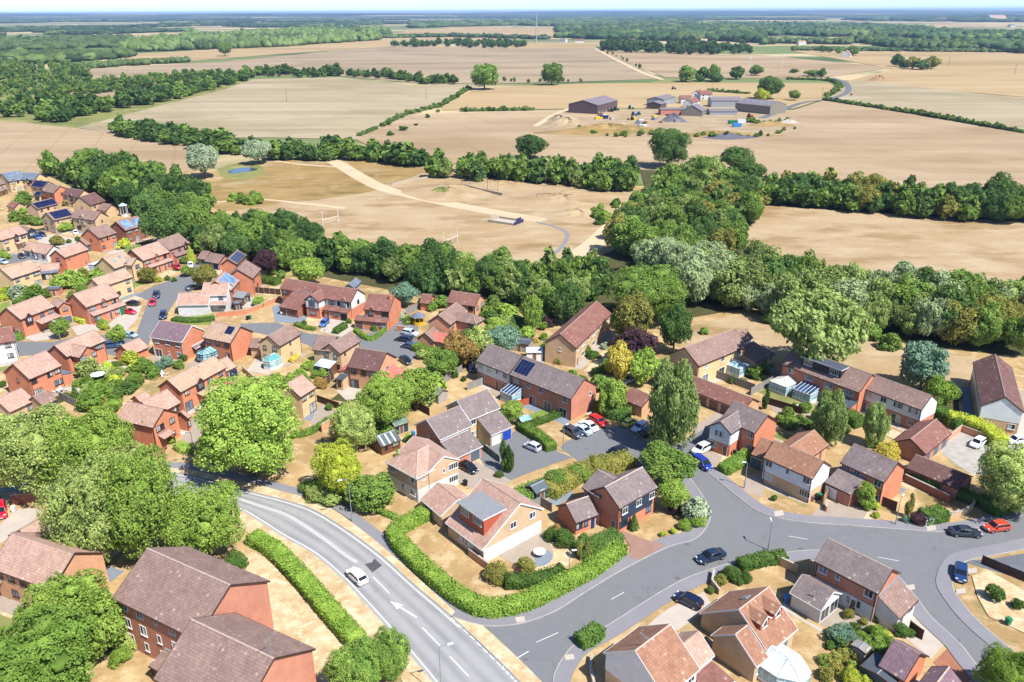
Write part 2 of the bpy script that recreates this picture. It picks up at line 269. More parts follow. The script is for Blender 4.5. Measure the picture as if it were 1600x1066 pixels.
# ---------------------------------------------------------------- ground sheets
def catmull(pts, n=6):
    P = [np.array(p, float) for p in pts]; P = [2 * P[0] - P[1]] + P + [2 * P[-1] - P[-2]]; out = []
    for i in range(1, len(P) - 2):
        a, b, c, d = P[i - 1:i + 3]
        for k in range(n):
            t = k / n; out.append(0.5 * ((2 * b) + (c - a) * t + (2 * a - 5 * b + 4 * c - d) * t * t + (3 * b - a - 3 * c + d) * t ** 3))
    out.append(P[-2]); return out
def g2(pts, z=0.0): return [un(x, y, z)[:2] for x, y in pts]
def sheet(name, w2, z, mat, kind='structure', parent=None, thick=0.0):
    P = [Vector((p[0], p[1], z)) for p in w2]
    tri = tessellate_polygon([P]); me = bpy.data.meshes.new(name)
    vs = [tuple(p) for p in P]; fs = []
    for t in tri:
        a, b, c = (P[i] for i in t)
        fs.append(tuple(t) if (b - a).cross(c - a).z > 0 else (t[0], t[2], t[1]))
    if thick:
        n = len(vs); vs += [(x, y, z - thick) for x, y, z in vs]
        for i in range(n): j = (i + 1) % n; fs.append((i, j, j + n, i + n))
    me.from_pydata(vs, [], fs); me.materials.append(M[mat]); me.update()
    return tag(link(name, me, parent), kind=kind)
def px(name, pts, z, mat, curve=0, kind='structure', thick=0.0):
    w = g2(pts)
    if curve: w = catmull(w + [w[0]], curve)[:-1]
    return sheet(name, w, z, mat, kind, thick=thick)
def offset(w, d):
    out = []
    for i, p in enumerate(w):
        t = np.array(w[min(i + 1, len(w) - 1)]) - np.array(w[max(i - 1, 0)]); t = t / (np.linalg.norm(t) + 1e-9)
        out.append(np.array(p) + np.array([-t[1], t[0]]) * d)
    return out
def ribbon(name, w, o0, o1, z, mat, thick=0.0, kind='structure'):
    a, b = offset(w, o0), offset(w, o1); me = MB()
    for i in range(len(w) - 1):
        p = [a[i], a[i + 1], b[i + 1], b[i]]
        if (p[1][0] - p[0][0]) * (p[2][1] - p[0][1]) - (p[1][1] - p[0][1]) * (p[2][0] - p[0][0]) < 0: p = p[::-1]
        me.q(*[(x, y, z) for x, y in p])
        if thick:
            for s, e in ((a[i], a[i + 1]), (b[i + 1], b[i])): me.q((*s, z), (*s, z - thick), (*e, z - thick), (*e, z))
    return tag(link(name, me.mesh(name, mat)), kind=kind)
def dashes(name, w, on, off, width, z, o=0.0, start=0.0):
    """painted dashes along a line: one sheet per dash"""
    w = offset(w, o); d = [0.0]
    for a, b in zip(w, w[1:]): d.append(d[-1] + float(np.linalg.norm(b - a)))
    def at(s):
        i = max(0, min(len(w) - 2, int(np.searchsorted(d, s) - 1))); t = (s - d[i]) / (d[i + 1] - d[i] + 1e-9); return w[i] + (w[i + 1] - w[i]) * t
    s = start; me = MB()
    while s + on < d[-1]:
        pts = [at(s + on * k / 3) for k in range(4)]
        ribbon(name, pts, -width / 2, width / 2, z, 'line_white'); s += on + off

# base land, reaching the horizon
def land():
    me = MB(); S = 30000
    me.q((-S, -400, -0.3), (S, -400, -0.3), (S, 45000, -0.3), (-S, 45000, -0.3)); tag(link('ground', me.mesh('ground', 'far_land')), kind='structure')
    sheet('town_ground', [(-230, 40), (230, 40), (260, 330), (-420, 480), (-420, 250)], 0.0, 'dry_grass')
land()
TOWN = 0.0
def field(pts, mat, z=0.0): return px('field', pts, z, mat)
field([(-500, 150), (-60, 185), (40, 192), (180, 207), (290, 225), (335, 245), (300, 268), (180, 275), (-60, 275), (-500, 290)], 'stubble_b', 0.02)
field([(120, 200), (250, 165), (345, 142), (395, 124), (530, 121), (640, 133), (725, 133), (745, 136), (690, 162), (600, 197), (556, 218), (430, 215), (330, 215), (180, 207)], 'stubble_a', 0.03)
field([(556, 218), (640, 179), (835, 173), (900, 172), (1240, 172), (1290, 156), (1600, 209), (1800, 245), (1800, 330), (1600, 335), (1300, 305), (1100, 270), (900, 260), (660, 255), (600, 240)], 'stubble_b', 0.04)
field([(692, 165), (745, 138), (900, 131), (1055, 129), (1295, 130), (1312, 140), (1290, 154), (1240, 170), (900, 170), (835, 171), (690, 172)], 'stubble_c', 0.05)
field([(130, 108), (345, 97), (600, 72), (930, 74), (1035, 123), (900, 128), (745, 131), (640, 129), (520, 118), (395, 118), (340, 124), (150, 122)], 'stubble_d', 0.06)
field([(935, 79), (1190, 86), (1395, 106), (1290, 121), (1240, 123), (1040, 121)], 'stubble_b', 0.07)
field([(1320, 128), (1395, 108), (1240, 80), (1250, 74), (1700, 74), (1900, 130), (1900, 180), (1600, 152)], 'stubble_c', 0.08)
field([(1312, 132), (1340, 126), (1600, 154), (1900, 185), (1900, 240), (1600, 203), (1300, 153)], 'stubble_a', 0.09)
field([(180, 97), (200, 85), (330, 78), (480, 70), (610, 62), (620, 72), (430, 85), (330, 93), (190, 103)], 'stubble_c', 0.1)
field([(1010, 130), (1040, 124), (1150, 122), (1060, 130)], 'rough_green', 0.11)
field([(610, 58), (640, 47), (800, 44), (960, 45), (960, 52), (780, 62), (620, 66)], 'stubble_c', 0.12)
field([(800, 66), (935, 68), (930, 75), (790, 76)], 'stubble_c', 0.13)
field([(1205, 58), (1330, 62), (1330, 69), (1215, 68)], 'stubble_b', 0.14)
field([(100, 145), (250, 135), (270, 140), (180, 160), (90, 160)], 'stubble_d', 0.15)
for i, q in enumerate([[(60, 65), (140, 62), (140, 66), (70, 70)], [(225, 55), (250, 52), (250, 58), (225, 60)], [(140, 46), (190, 43), (190, 47), (140, 50)], [(1455, 37), (1540, 38), (1540, 42), (1455, 41)], [(1200, 33), (1360, 35), (1360, 37), (1200, 36)], [(520, 24), (620, 23), (620, 26), (520, 27)], [(660, 24), (710, 24), (700, 27), (660, 27)], [(1130, 60), (1180, 62), (1200, 66), (1130, 66)], [(700, 39), (800, 42), (800, 45), (690, 44)], [(1570, 58), (1620, 60), (1620, 66), (1570, 64)], [(10, 61), (50, 60), (55, 66), (20, 67)], [(300, 40), (330, 40), (325, 43), (300, 43)], [(1000, 34), (1090, 35), (1080, 38), (1000, 37)]]): field(q, 'stubble_c', 0.2 + i * 0.01)
# green undergrowth below the hedges and the left wood
px('scrub_ground', [(-300, 110), (110, 108), (150, 125), (330, 126), (390, 124), (340, 145), (250, 167), (120, 202), (40, 192), (-300, 182)], 0.012, 'rough_green')
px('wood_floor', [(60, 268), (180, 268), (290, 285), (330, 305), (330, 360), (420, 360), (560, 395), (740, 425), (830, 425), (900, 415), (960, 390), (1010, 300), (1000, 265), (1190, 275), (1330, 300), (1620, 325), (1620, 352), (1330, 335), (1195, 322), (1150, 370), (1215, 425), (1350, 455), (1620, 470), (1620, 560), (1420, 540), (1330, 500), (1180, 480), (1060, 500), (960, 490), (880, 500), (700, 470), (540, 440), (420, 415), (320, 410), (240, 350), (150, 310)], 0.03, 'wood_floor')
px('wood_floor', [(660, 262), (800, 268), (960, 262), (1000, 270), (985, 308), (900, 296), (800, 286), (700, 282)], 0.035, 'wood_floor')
# park, playing field and right-hand paddock
px('playing_field', [(322, 300), (345, 268), (420, 252), (530, 247), (660, 252), (700, 268), (800, 282), (900, 292), (1000, 300), (1020, 294), (985, 345), (955, 388), (900, 405), (830, 420), (740, 412), (600, 392), (480, 372), (380, 340)], 0.04, 'park')
px('rough_meadow', [(330, 285), (430, 255), (515, 247), (580, 285), (590, 297), (500, 312), (420, 320), (350, 330), (320, 310)], 0.05, 'park_rough', 4)
px('rough_meadow', [(535, 248), (640, 250), (665, 265), (630, 282), (600, 288), (560, 268)], 0.05, 'park_rough', 4)
px('paddock', [(1150, 368), (1200, 322), (1400, 335), (1620, 348), (1800, 360), (1800, 480), (1400, 458), (1270, 447), (1210, 420)], 0.045, 'park')
px('open_grass', [(1060, 545), (1085, 505), (1180, 490), (1300, 500), (1420, 545), (1530, 560), (1540, 600), (1420, 620), (1330, 590), (1250, 565), (1150, 540), (1080, 560)], 0.04, 'park')
def bump(name, cx, cy, wx, wy, h, mat, z=0.03, kind='structure', n=14):
    c = un(cx, cy); sx = wx * depth(c) / FOC / 2; me = MB(); sy = wy; rows = []
    for i in range(n + 1):
        r = i / n; rows.append([(c[0] + sx * r * math.cos(a) * (1 + 0.14 * math.sin(2 * a + cx)), c[1] + sy * r * math.sin(a) * (1 + 0.14 * math.cos(3 * a + cy)), z + h * (math.cos(math.pi * r) + 1) / 2 * (1 + 0.3 * math.sin(3 * a + cx) * r + 0.22 * math.sin(7 * a + 9 * r + cx))) for a in np.linspace(0, 2 * math.pi, 28)[:-1]])
    for a, b in zip(rows, rows[1:]):
        for k in range(27): j = (k + 1) % 27; me.q(a[k], b[k], b[j], a[j])
    return tag(link(name, me.mesh(name, mat, smooth=True)), kind=kind)
bump('mound', 700, 300, 150, 22, 2.2, 'park'); bump('mound', 880, 312, 200, 30, 1.8, 'park'); bump('mound', 905, 335, 120, 16, 1.6, 'park'); bump('mound', 790, 290, 200, 16, 1.4, 'park')
bump('grass_mound', 690, 303, 75, 8, 2.6, 'rough_green')
def path(name, pts, width, z, mat, n=6): return ribbon(name, catmull(g2(pts), n), -width / 2, width / 2, z, mat)
path('dirt_path', [(505, 243), (535, 260), (565, 278), (600, 295), (660, 310), (760, 330), (850, 345)], 8, 0.07, 'dirt')
path('dirt_path', [(430, 252), (480, 258), (540, 262)], 2.5, 0.08, 'dirt'); path('dirt_path', [(320, 318), (400, 312), (470, 318), (540, 326)], 2.5, 0.09, 'dirt')
path('footpath', [(838, 347), (868, 355), (886, 365), (882, 380), (868, 395), (845, 408)], 1.6, 0.1, 'pavement'); path('footpath', [(1018, 292), (1000, 312), (975, 338)], 1.6, 0.11, 'pavement')
path('dirt_path', [(985, 320), (960, 350), (930, 380), (900, 400)], 8, 0.06, 'dirt')
px('pond', [(356, 268), (368, 264), (388, 262), (402, 264), (398, 267), (375, 270), (360, 272)], 0.12, 'water', 4)
px('pond_bank', [(340, 264), (365, 256), (395, 256), (412, 264), (405, 276), (370, 281), (345, 275)], 0.1, 'rough_green', 4)
# farm yard, lane and tracks
px('farm_yard', [(870, 205), (905, 188), (960, 182), (1060, 175), (1200, 178), (1240, 190), (1255, 200), (1190, 215), (1050, 213), (920, 212)], 0.13, 'sandy', 3)
px('farm_concrete', [(940, 190), (985, 172), (1050, 170), (1060, 190), (1040, 196), (950, 197)], 0.15, 'sandy')
path('lane', [(1190, 185), (1250, 162), (1290, 156), (1318, 148), (1326, 138), (1318, 128), (1300, 122)], 6, 0.16, 'asphalt')
path('track', [(836, 198), (870, 178), (900, 168), (960, 160)], 5, 0.17, 'dirt'); path('track', [(1035, 125), (1000, 112), (960, 92), (930, 76)], 7, 0.18, 'dirt')
bump('earth_bank', 950, 207, 210, 13, 5, 'park_rough', 0.1); bump('earth_bank', 885, 196, 90, 26, 5, 'sandy', 0.1); bump('earth_bank', 875, 190, 40, 40, 4, 'sandy', 0.1); bump('earth_bank', 1120, 212, 190, 8, 2.5, 'park_rough', 0.1); bump('earth_bank', 1205, 196, 90, 10, 2.5, 'park_rough', 0.1)

# ---------------------------------------------------------------- roads
Zr = 0.03
MR = [(-140, 722), (0, 738), (120, 739), (210, 737), (284, 741), (337, 753), (400, 771), (440, 781), (486, 796), (533, 823), (594, 867), (650, 917), (705, 964), (794, 1048), (880, 1140)]
ML = [(-140, 760), (0, 768), (120, 770), (210, 768), (280, 775), (330, 785), (375, 798), (405, 815), (439, 837), (491, 867), (539, 909), (605, 981), (675, 1064), (740, 1150)]
mr, ml = catmull(g2(MR), 5), catmull(g2(ML), 5)
def roadstrip(name, A_, B_, z, mat):
    m = MB(); n = 60
    def res(w):
        w = [np.array(p) for p in w]; d = np.cumsum([0] + [float(np.linalg.norm(b - a)) for a, b in zip(w, w[1:])]); t = np.linspace(0, d[-1], n + 1); return np.column_stack([np.interp(t, d, [p[k] for p in w]) for k in (0, 1)])
    a, b = res(A_), res(B_)
    for i in range(n):
        for k in range(4):
            f0, f1 = k / 4, (k + 1) / 4; q = lambda i_, f: (*(b[i_] * (1 - f) + a[i_] * f), z)
            P = [q(i, f0), q(i + 1, f0), q(i + 1, f1), q(i, f1)]; U = [(f0, i), (f0, i + 1), (f1, i + 1), (f1, i)]; m.q(*P, uv=U)
    return tag(link(name, m.mesh(name, mat)), kind='structure')
roadstrip('main_road', mr, ml, Zr, 'asphalt_main')
ER = [(705, 964), (730, 973), (768, 980), (820, 974), (870, 955), (911, 929), (972, 892), (1044, 856), (1083, 845), (1103, 827), (1111, 803), (1100, 778), (1082, 752), (1060, 728)]
EL = [(1076, 716), (1110, 742), (1144, 770), (1172, 792), (1200, 806), (1255, 817), (1339, 823), (1420, 829), (1472, 832), (1533, 825), (1600, 806), (1700, 770)]
EB = [(794, 1048), (863, 1075), (866, 1053), (880, 1027), (902, 1004), (955, 974), (1044, 918), (1100, 893), (1160, 876), (1225, 864), (1280, 860), (1345, 868), (1395, 893), (1430, 931), (1455, 964), (1500, 1006), (1522, 1034), (1570, 1090)]
EC = [(1690, 1110), (1600, 1031), (1533, 975), (1500, 937), (1489, 912), (1505, 881), (1547, 870), (1600, 859), (1700, 835)]
er, el, ebb, ec = (catmull(g2(q), 5) for q in (ER, EL, EB[1:], EC))
sheet('estate_road', list(er) + list(el) + [np.array(p) for p in g2([(1700, 835)])] + list(ec)[::-1] + list(ebb)[::-1] + g2([(794, 1048)]), Zr + 0.005, 'asphalt_estate')
def kerbed(w, side, walk=1.9, mat='pavement'):
    ribbon('kerb', w, 0, side * 0.14, 0.13, 'concrete', 0.13)
    if walk: ribbon('pavement', w, side * 0.142, side * walk, 0.12, mat, 0.12)
kerbed(er, 1, 2.4); kerbed(el, 1, 2.2); kerbed(ebb, -1, 2.2); kerbed(ec, -1, 2.2) if False else kerbed(ec, 1, 2.2)
kerbed(mr, 1, 0); kerbed(ml, -1, 0)
ribbon('verge', mr, 0.142, 2.2, 0.115, 'verge_grass', 0.1); ribbon('verge', ml, -0.142, -3.0, 0.115, 'verge_grass', 0.1)
FP = [(-140, 712), (0, 726), (130, 728), (215, 727), (290, 729), (345, 740), (400, 752), (450, 765), (490, 776), (528, 793), (560, 815), (600, 846), (640, 880), (690, 925), (735, 966)]
fpw = catmull(g2(FP), 5); ribbon('footpath', fpw, -0.95, 0.95, 0.122, 'pavement', 0.1)
# road paint
zl = Zr + 0.012
ribbon('edge_line', [p for p in mr if p[0] < 0.3 or p[1] > 92][:62], -0.35, -0.5, zl, 'line_white'); ribbon('edge_line', ml, 0.35, 0.5, zl, 'line_white')
mid = [(np.array(a) + np.array(b)) / 2 for a, b in zip(mr, ml)]
ctr = catmull(g2([(280, 757), (337, 768), (400, 789), (450, 806), (500, 838), (540, 868), (558, 879)]), 6)
ribbon('centre_line', ctr, -0.22, -0.1, zl, 'line_white'); ribbon('centre_line', ctr, 0.1, 0.22, zl, 'line_white')
for a, b in (((583, 902), (608, 927)), ((660, 981), (688, 1010)), ((703, 1026), (732, 1057)), ((746, 1072), (775, 1105))): ribbon('centre_dash', g2([a, b]), -0.08, 0.08, zl, 'line_white')
def arrow():
    a, b = g2([(651, 965), (620, 946)]); d = (b - a) / np.linalg.norm(b - a); n = np.array([-d[1], d[0]]); c = a + d * 3.2
    sheet('road_arrow', [a - n * 0.12, c - n * 0.12, c - n * 0.55, c + d * 2.0, c + n * 0.55, c + n * 0.12, a + n * 0.12], zl, 'line_white')
arrow()
gv = g2([(705, 966), (740, 999), (784, 1043)]); dashes('edge_dash', gv, 0.9, 0.55, 0.14, zl)
dashes('give_way_dash', g2([(784, 1043), (830, 1090)]), 0.6, 0.3, 0.2, zl); dashes('give_way_dash', g2([(792, 1040), (838, 1086)]), 0.6, 0.3, 0.2, zl)
ribbon('side_road_line', g2([(786, 1042), (826, 1018)]), -0.07, 0.07, zl, 'line_white')
for a, b in (((838, 1004), (872, 989)), ((955, 937), (975, 926)), ((1372, 871), (1405, 877)), ((1232, 838), (1262, 843))): ribbon('side_road_line', g2([a, b]), -0.05, 0.05, zl, 'line_white')
px('tar_patch', [tp('f', *q) for q in ((570, 882), (582, 895), (597, 884), (585, 873), (581, 879))], zl - 0.004, 'asphalt_dark')
for (x, y) in ((821, 1031), (1073, 851), (1059, 904), (1251, 859), (1496, 1001), (1045, 850)): px('drain_cover', [(x - 4, y - 2), (x + 3, y - 2), (x + 4, y + 2), (x - 3, y + 2)], zl, 'gravel_dark')
for (x, y) in ((890, 1028), (813, 969), (1422, 919), (1501, 925), (1519, 893), (1455, 826), (1217, 803)): px('access_cover', [(x - 8, y - 3), (x + 6, y - 5), (x + 8, y + 3), (x - 6, y + 5)], 0.128, 'pale_pave')
# cul-de-sacs and drives
A = 'asphalt'
px('estate_road', [(1076, 716), (1060, 728), (1020, 733), (985, 745), (940, 735), (905, 722), (875, 700), (885, 690), (930, 672), (975, 665), (1010, 690), (1050, 700), (1105, 668), (1130, 676), (1098, 700)], Zr + 0.002, 'asphalt_estate')
px('estate_road', [(742, 705), (778, 690), (808, 672), (850, 690), (872, 706), (895, 715), (850, 730), (800, 750), (770, 748)], Zr + 0.003, 'asphalt_estate')
px('drive', [(700, 745), (745, 722), (800, 752), (770, 768), (740, 765)], Zr + 0.006, 'paving')
px('estate_road', [(205, 548), (216, 512), (232, 470), (212, 462), (238, 448), (262, 440), (290, 425), (303, 405), (315, 398), (330, 408), (335, 425), (318, 440), (300, 455), (275, 470), (258, 495), (238, 522), (228, 552)], Zr, 'asphalt_estate')
px('estate_road', [(-80, 530), (12, 533), (82, 535), (130, 524), (170, 524), (210, 520), (235, 525), (225, 552), (190, 558), (150, 550), (82, 554), (0, 558), (-80, 556)], Zr + 0.004, 'asphalt_estate')
px('estate_road', [(375, 506), (432, 504), (480, 521), (540, 527), (575, 522), (598, 512), (640, 492), (655, 505), (650, 530), (665, 548), (640, 566), (610, 556), (560, 560), (500, 548), (470, 535), (380, 516)], Zr + 0.001, 'asphalt_estate')
px('drive', [(430, 503), (425, 480), (440, 474), (470, 484), (480, 495), (475, 507)], Zr + 0.003, 'slab_grey'); px('drive', [(498, 518), (515, 500), (545, 505), (552, 515), (535, 527)], Zr + 0.003, 'pale_pave')
px('drive', [(60, 372), (80, 366), (115, 372), (125, 380), (100, 388), (60, 386)], Zr, 'pale_pave'); px('estate_road', [(-60, 395), (0, 398), (40, 397), (55, 405), (20, 412), (-60, 420)], Zr, 'asphalt_estate')
px('drive', [(180, 498), (192, 480), (222, 478), (214, 500), (195, 518), (165, 510)], Zr + 0.005, 'pale_pave'); px('drive', [(112, 512), (140, 503), (155, 512), (148, 525), (120, 524)], Zr + 0.005, 'pale_pave'); px('drive', [(36, 527), (70, 520), (95, 518), (95, 528), (55, 534)], Zr + 0.006, 'pale_pave')
px('yard', [(1462, 700), (1500, 672), (1560, 690), (1600, 690), (1600, 740), (1520, 742), (1500, 730)], 0.02, 'concrete')
px('drive', [(1062, 720), (1100, 700), (1130, 715), (1110, 735), (1085, 730)], 0.024, 'paving'); px('drive', [(1160, 765), (1165, 745), (1186, 742), (1196, 760), (1190, 778)], 0.032, 'paving')
px('yard', [(1080, 668), (1130, 640), (1150, 655), (1120, 690), (1090, 690)], 0.02, 'paving')
px('drive', [(1265, 808), (1290, 782), (1320, 790), (1355, 800), (1345, 820)], 0.03, 'paving'); px('drive', [(1022, 968), (1046, 950), (1100, 925), (1112, 945), (1060, 985), (1000, 990)], 0.03, 'pale_pave')
px('drive', [(1405, 990), (1415, 945), (1430, 945), (1475, 1008), (1455, 1030)], 0.03, 'pale_pave'); px('drive', [(1458, 1035), (1480, 1014), (1525, 1055), (1500, 1080)], 0.03, 'brick_pave')
px('drive', [(985, 855), (968, 828), (1010, 845), (1040, 852), (1000, 876), (982, 872)], 0.125, 'block_pave'); px('drive', [(560, 568), (600, 560), (640, 565), (650, 545), (690, 560), (660, 580)], 0.02, 'asphalt') if False else None
px('patio', [(775, 865), (800, 840), (850, 830), (880, 845), (870, 865), (848, 888), (800, 880)], 0.03, 'paving', 3); px('lawn', [(850, 832), (880, 838), (898, 862), (890, 882), (855, 896), (835, 890), (865, 868)], 0.034, 'verge_grass', 3)
px('patio', [(835, 858), (855, 860), (864, 870), (855, 882), (838, 884)], 0.04, 'slab_grey', 4)
px('patio', [(200, 690), (250, 685), (262, 700), (250, 715), (190, 715), (175, 705)], 0.12, 'brick_pave'); px('drive', [(285, 680), (300, 655), (320, 660), (310, 690), (280, 700)], 0.02, 'paving')
px('patio', [(485, 660), (500, 630), (535, 645), (520, 665), (490, 672)], 0.02, 'paving'); px('patio', [(525, 610), (545, 600), (590, 605), (580, 622), (540, 625)], 0.02, 'pale_pave')
px('patio', [(385, 580), (400, 560), (430, 565), (420, 585)], 0.02, 'pale_pave'); px('patio', [(100, 608), (130, 595), (160, 600), (130, 620)], 0.02, 'pale_pave'); px('patio', [(155, 580), (170, 565), (200, 570), (190, 590)], 0.02, 'pale_pave')
px('patio', [(1200, 630), (1230, 605), (1290, 625), (1270, 650), (1210, 645)], 0.02, 'paving'); px('patio', [(1380, 660), (1400, 640), (1440, 655), (1420, 675)], 0.02, 'paving'); px('patio', [(895, 775), (870, 790), (850, 785), (895, 755)], 0.02, 'slab_grey')
px('patio', [(1275, 970), (1300, 945), (1345, 965), (1330, 985), (1300, 990)], 0.02, 'paving'); px('path', [(1225, 940), (1250, 965), (1290, 985), (1285, 990), (1220, 950)], 0.025, 'pale_pave')
px('drive', [(0, 820), (28, 795), (70, 795), (40, 825), (0, 850)], 0.03, 'pale_pave'); px('lawn', [(0, 400 + 615), (20, 1000), (30, 1010), (0, 1030)], 0.02, 'pale_pave'); px('lawn', [(-30, 945), (40, 930), (75, 965), (40, 1000), (-30, 990)], 0.02, 'verge_grass')
px('communal_lawn', [(395, 862), (425, 880), (470, 930), (520, 990), (560, 1030), (600, 1100), (300, 1100), (330, 900)], 0.02, 'verge_grass')
px('patio', [(660, 665), (690, 645), (720, 655), (690, 670)], 0.02, 'concrete'); px('lawn', [(800, 655), (850, 640), (880, 650), (830, 670)], 0.02, 'lawn_green'); px('patio', [(760, 610), (800, 600), (830, 620), (800, 630)], 0.02, 'paving')
px('drive', [(1500, 862 + 15), (1545, 874), (1620, 862), (1700, 880), (1700, 960), (1620, 910), (1560, 895)], 0.02, 'asphalt'); px('lawn', [(1518, 900), (1545, 893), (1620, 935), (1620, 1000), (1590, 985), (1545, 965), (1528, 935)], 0.13, 'verge_grass', thick=0.1)
px('lawn', [(0, 475), (15, 470), (18, 485), (0, 492)], 0.03, 'lawn_green'); px('verge', [(270, 498), (335, 490), (335, 508), (270, 508)], 0.03, 'lawn_green'); px('lawn', [(1170, 650), (1180, 640), (1200, 655)], 0.02, 'lawn_green'); px('verge', [(1160, 770), (1172, 745), (1200, 765), (1265, 790), (1260, 806), (1200, 795)], 0.03, 'dry_grass')

# ---------------------------------------------------------------- buildings
WIN = dict(w=(0.95, 1.05, 1), V=(1.25, 1.15, 2), W=(1.95, 1.2, 4), s=(0.6, 0.9, 1), d=(0.95, 2.05, 0), P=(2.0, 2.05, 2), G=(2.35, 2.1, -1), H=(1.2, 1.5, 2), T=(0.75, 1.3, 1))
_wm = {}
def winmesh(kind, frame):
    key = (kind, frame)
    if key in _wm: return _wm[key]
    w, h, n = WIN[kind]; t = 0.085; a = MB()
    for (x0, x1, z0, z1) in ((-w/2, w/2, 0, t), (-w/2, w/2, h - t, h), (-w/2, -w/2 + t, t, h - t), (w/2 - t, w/2, t, h - t)): a.box(x0, x1, -0.07, 0.02, z0, z1)
    for k in range(1, max(n, 1)): x = -w/2 + w * k / n; a.box(x - t * 0.45, x + t * 0.45, -0.065, 0.02, t, h - t)
    if n >= 1: a.box(-w/2 - 0.08, w/2 + 0.08, -0.13, 0.02, -0.08, -0.002)
    fm = a.mesh('window', frame); b = MB(); pw = w / max(n, 1)
    b.box(-pw/2 + t * 0.5, pw/2 - t * 0.5, -0.03, 0.015, t, h - t); pm = [b.mesh('pane', q_) for q_ in (('pane_curtain', 'pane_curtain', 'pane_sky', 'pane') if frame == 'brown_frame' else ('pane', 'pane', 'pane_sky', 'pane_curtain'))]
    _wm[key] = (fm, pm, w, h, n); return _wm[key]
_dm = {}
def doormesh(kind, mat):
    key = (kind, mat)
    if key not in _dm:
        w, h, n = WIN[kind]; a = MB(); a.box(-w/2 + 0.06, w/2 - 0.06, -0.05, 0.015, 0.03, h - 0.06)
        if kind == 'G':
            for k in range(1, 5): a.box(-w/2 + 0.1, w/2 - 0.1, -0.065, -0.051, 0.05 + k * 0.4 - 0.02, 0.05 + k * 0.4 + 0.02)
        b = MB(); t = 0.07
        for (x0, x1, z0, z1) in ((-w/2, w/2, h - t, h), (-w/2, -w/2 + t, 0, h - t), (w/2 - t, w/2, 0, h - t)): b.box(x0, x1, -0.06, 0.02, z0, z1)
        c = MB(); c.box(w/2 - 0.24, w/2 - 0.16, -0.1, -0.05, 0.95, 1.1)
        _dm[key] = (a.mesh('door', mat), c.mesh('handle', 'grey_metal'), b.mesh('door_frame', 'white' if mat != 'white' else 'brown_frame'))
    return _dm[key]
def TR(x, y, z, a=0.0): return Matrix.Translation((x, y, z)) @ Matrix.Rotation(a, 4, 'Z')
def solve(A_, B_, E_, he, pitch):
    t = math.tan(math.radians(pitch))
    def g(hr):
        a, b, e = un(*A_, hr)[:2], un(*B_, hr)[:2], un(*E_, he)[:2]; u = (b - a) / np.linalg.norm(b - a)
        d = abs((e - a)[0] * -u[1] + (e - a)[1] * u[0]); return he + t * d - hr, a, b, u, d
    lo, hi = he + 0.2, he + 7.0
    for _ in range(40):
        m = (lo + hi) / 2
        if g(m)[0] > 0: lo = m
        else: hi = m
    r = g(lo); return r[1], r[2], r[3], r[4], lo
HOUSES = []
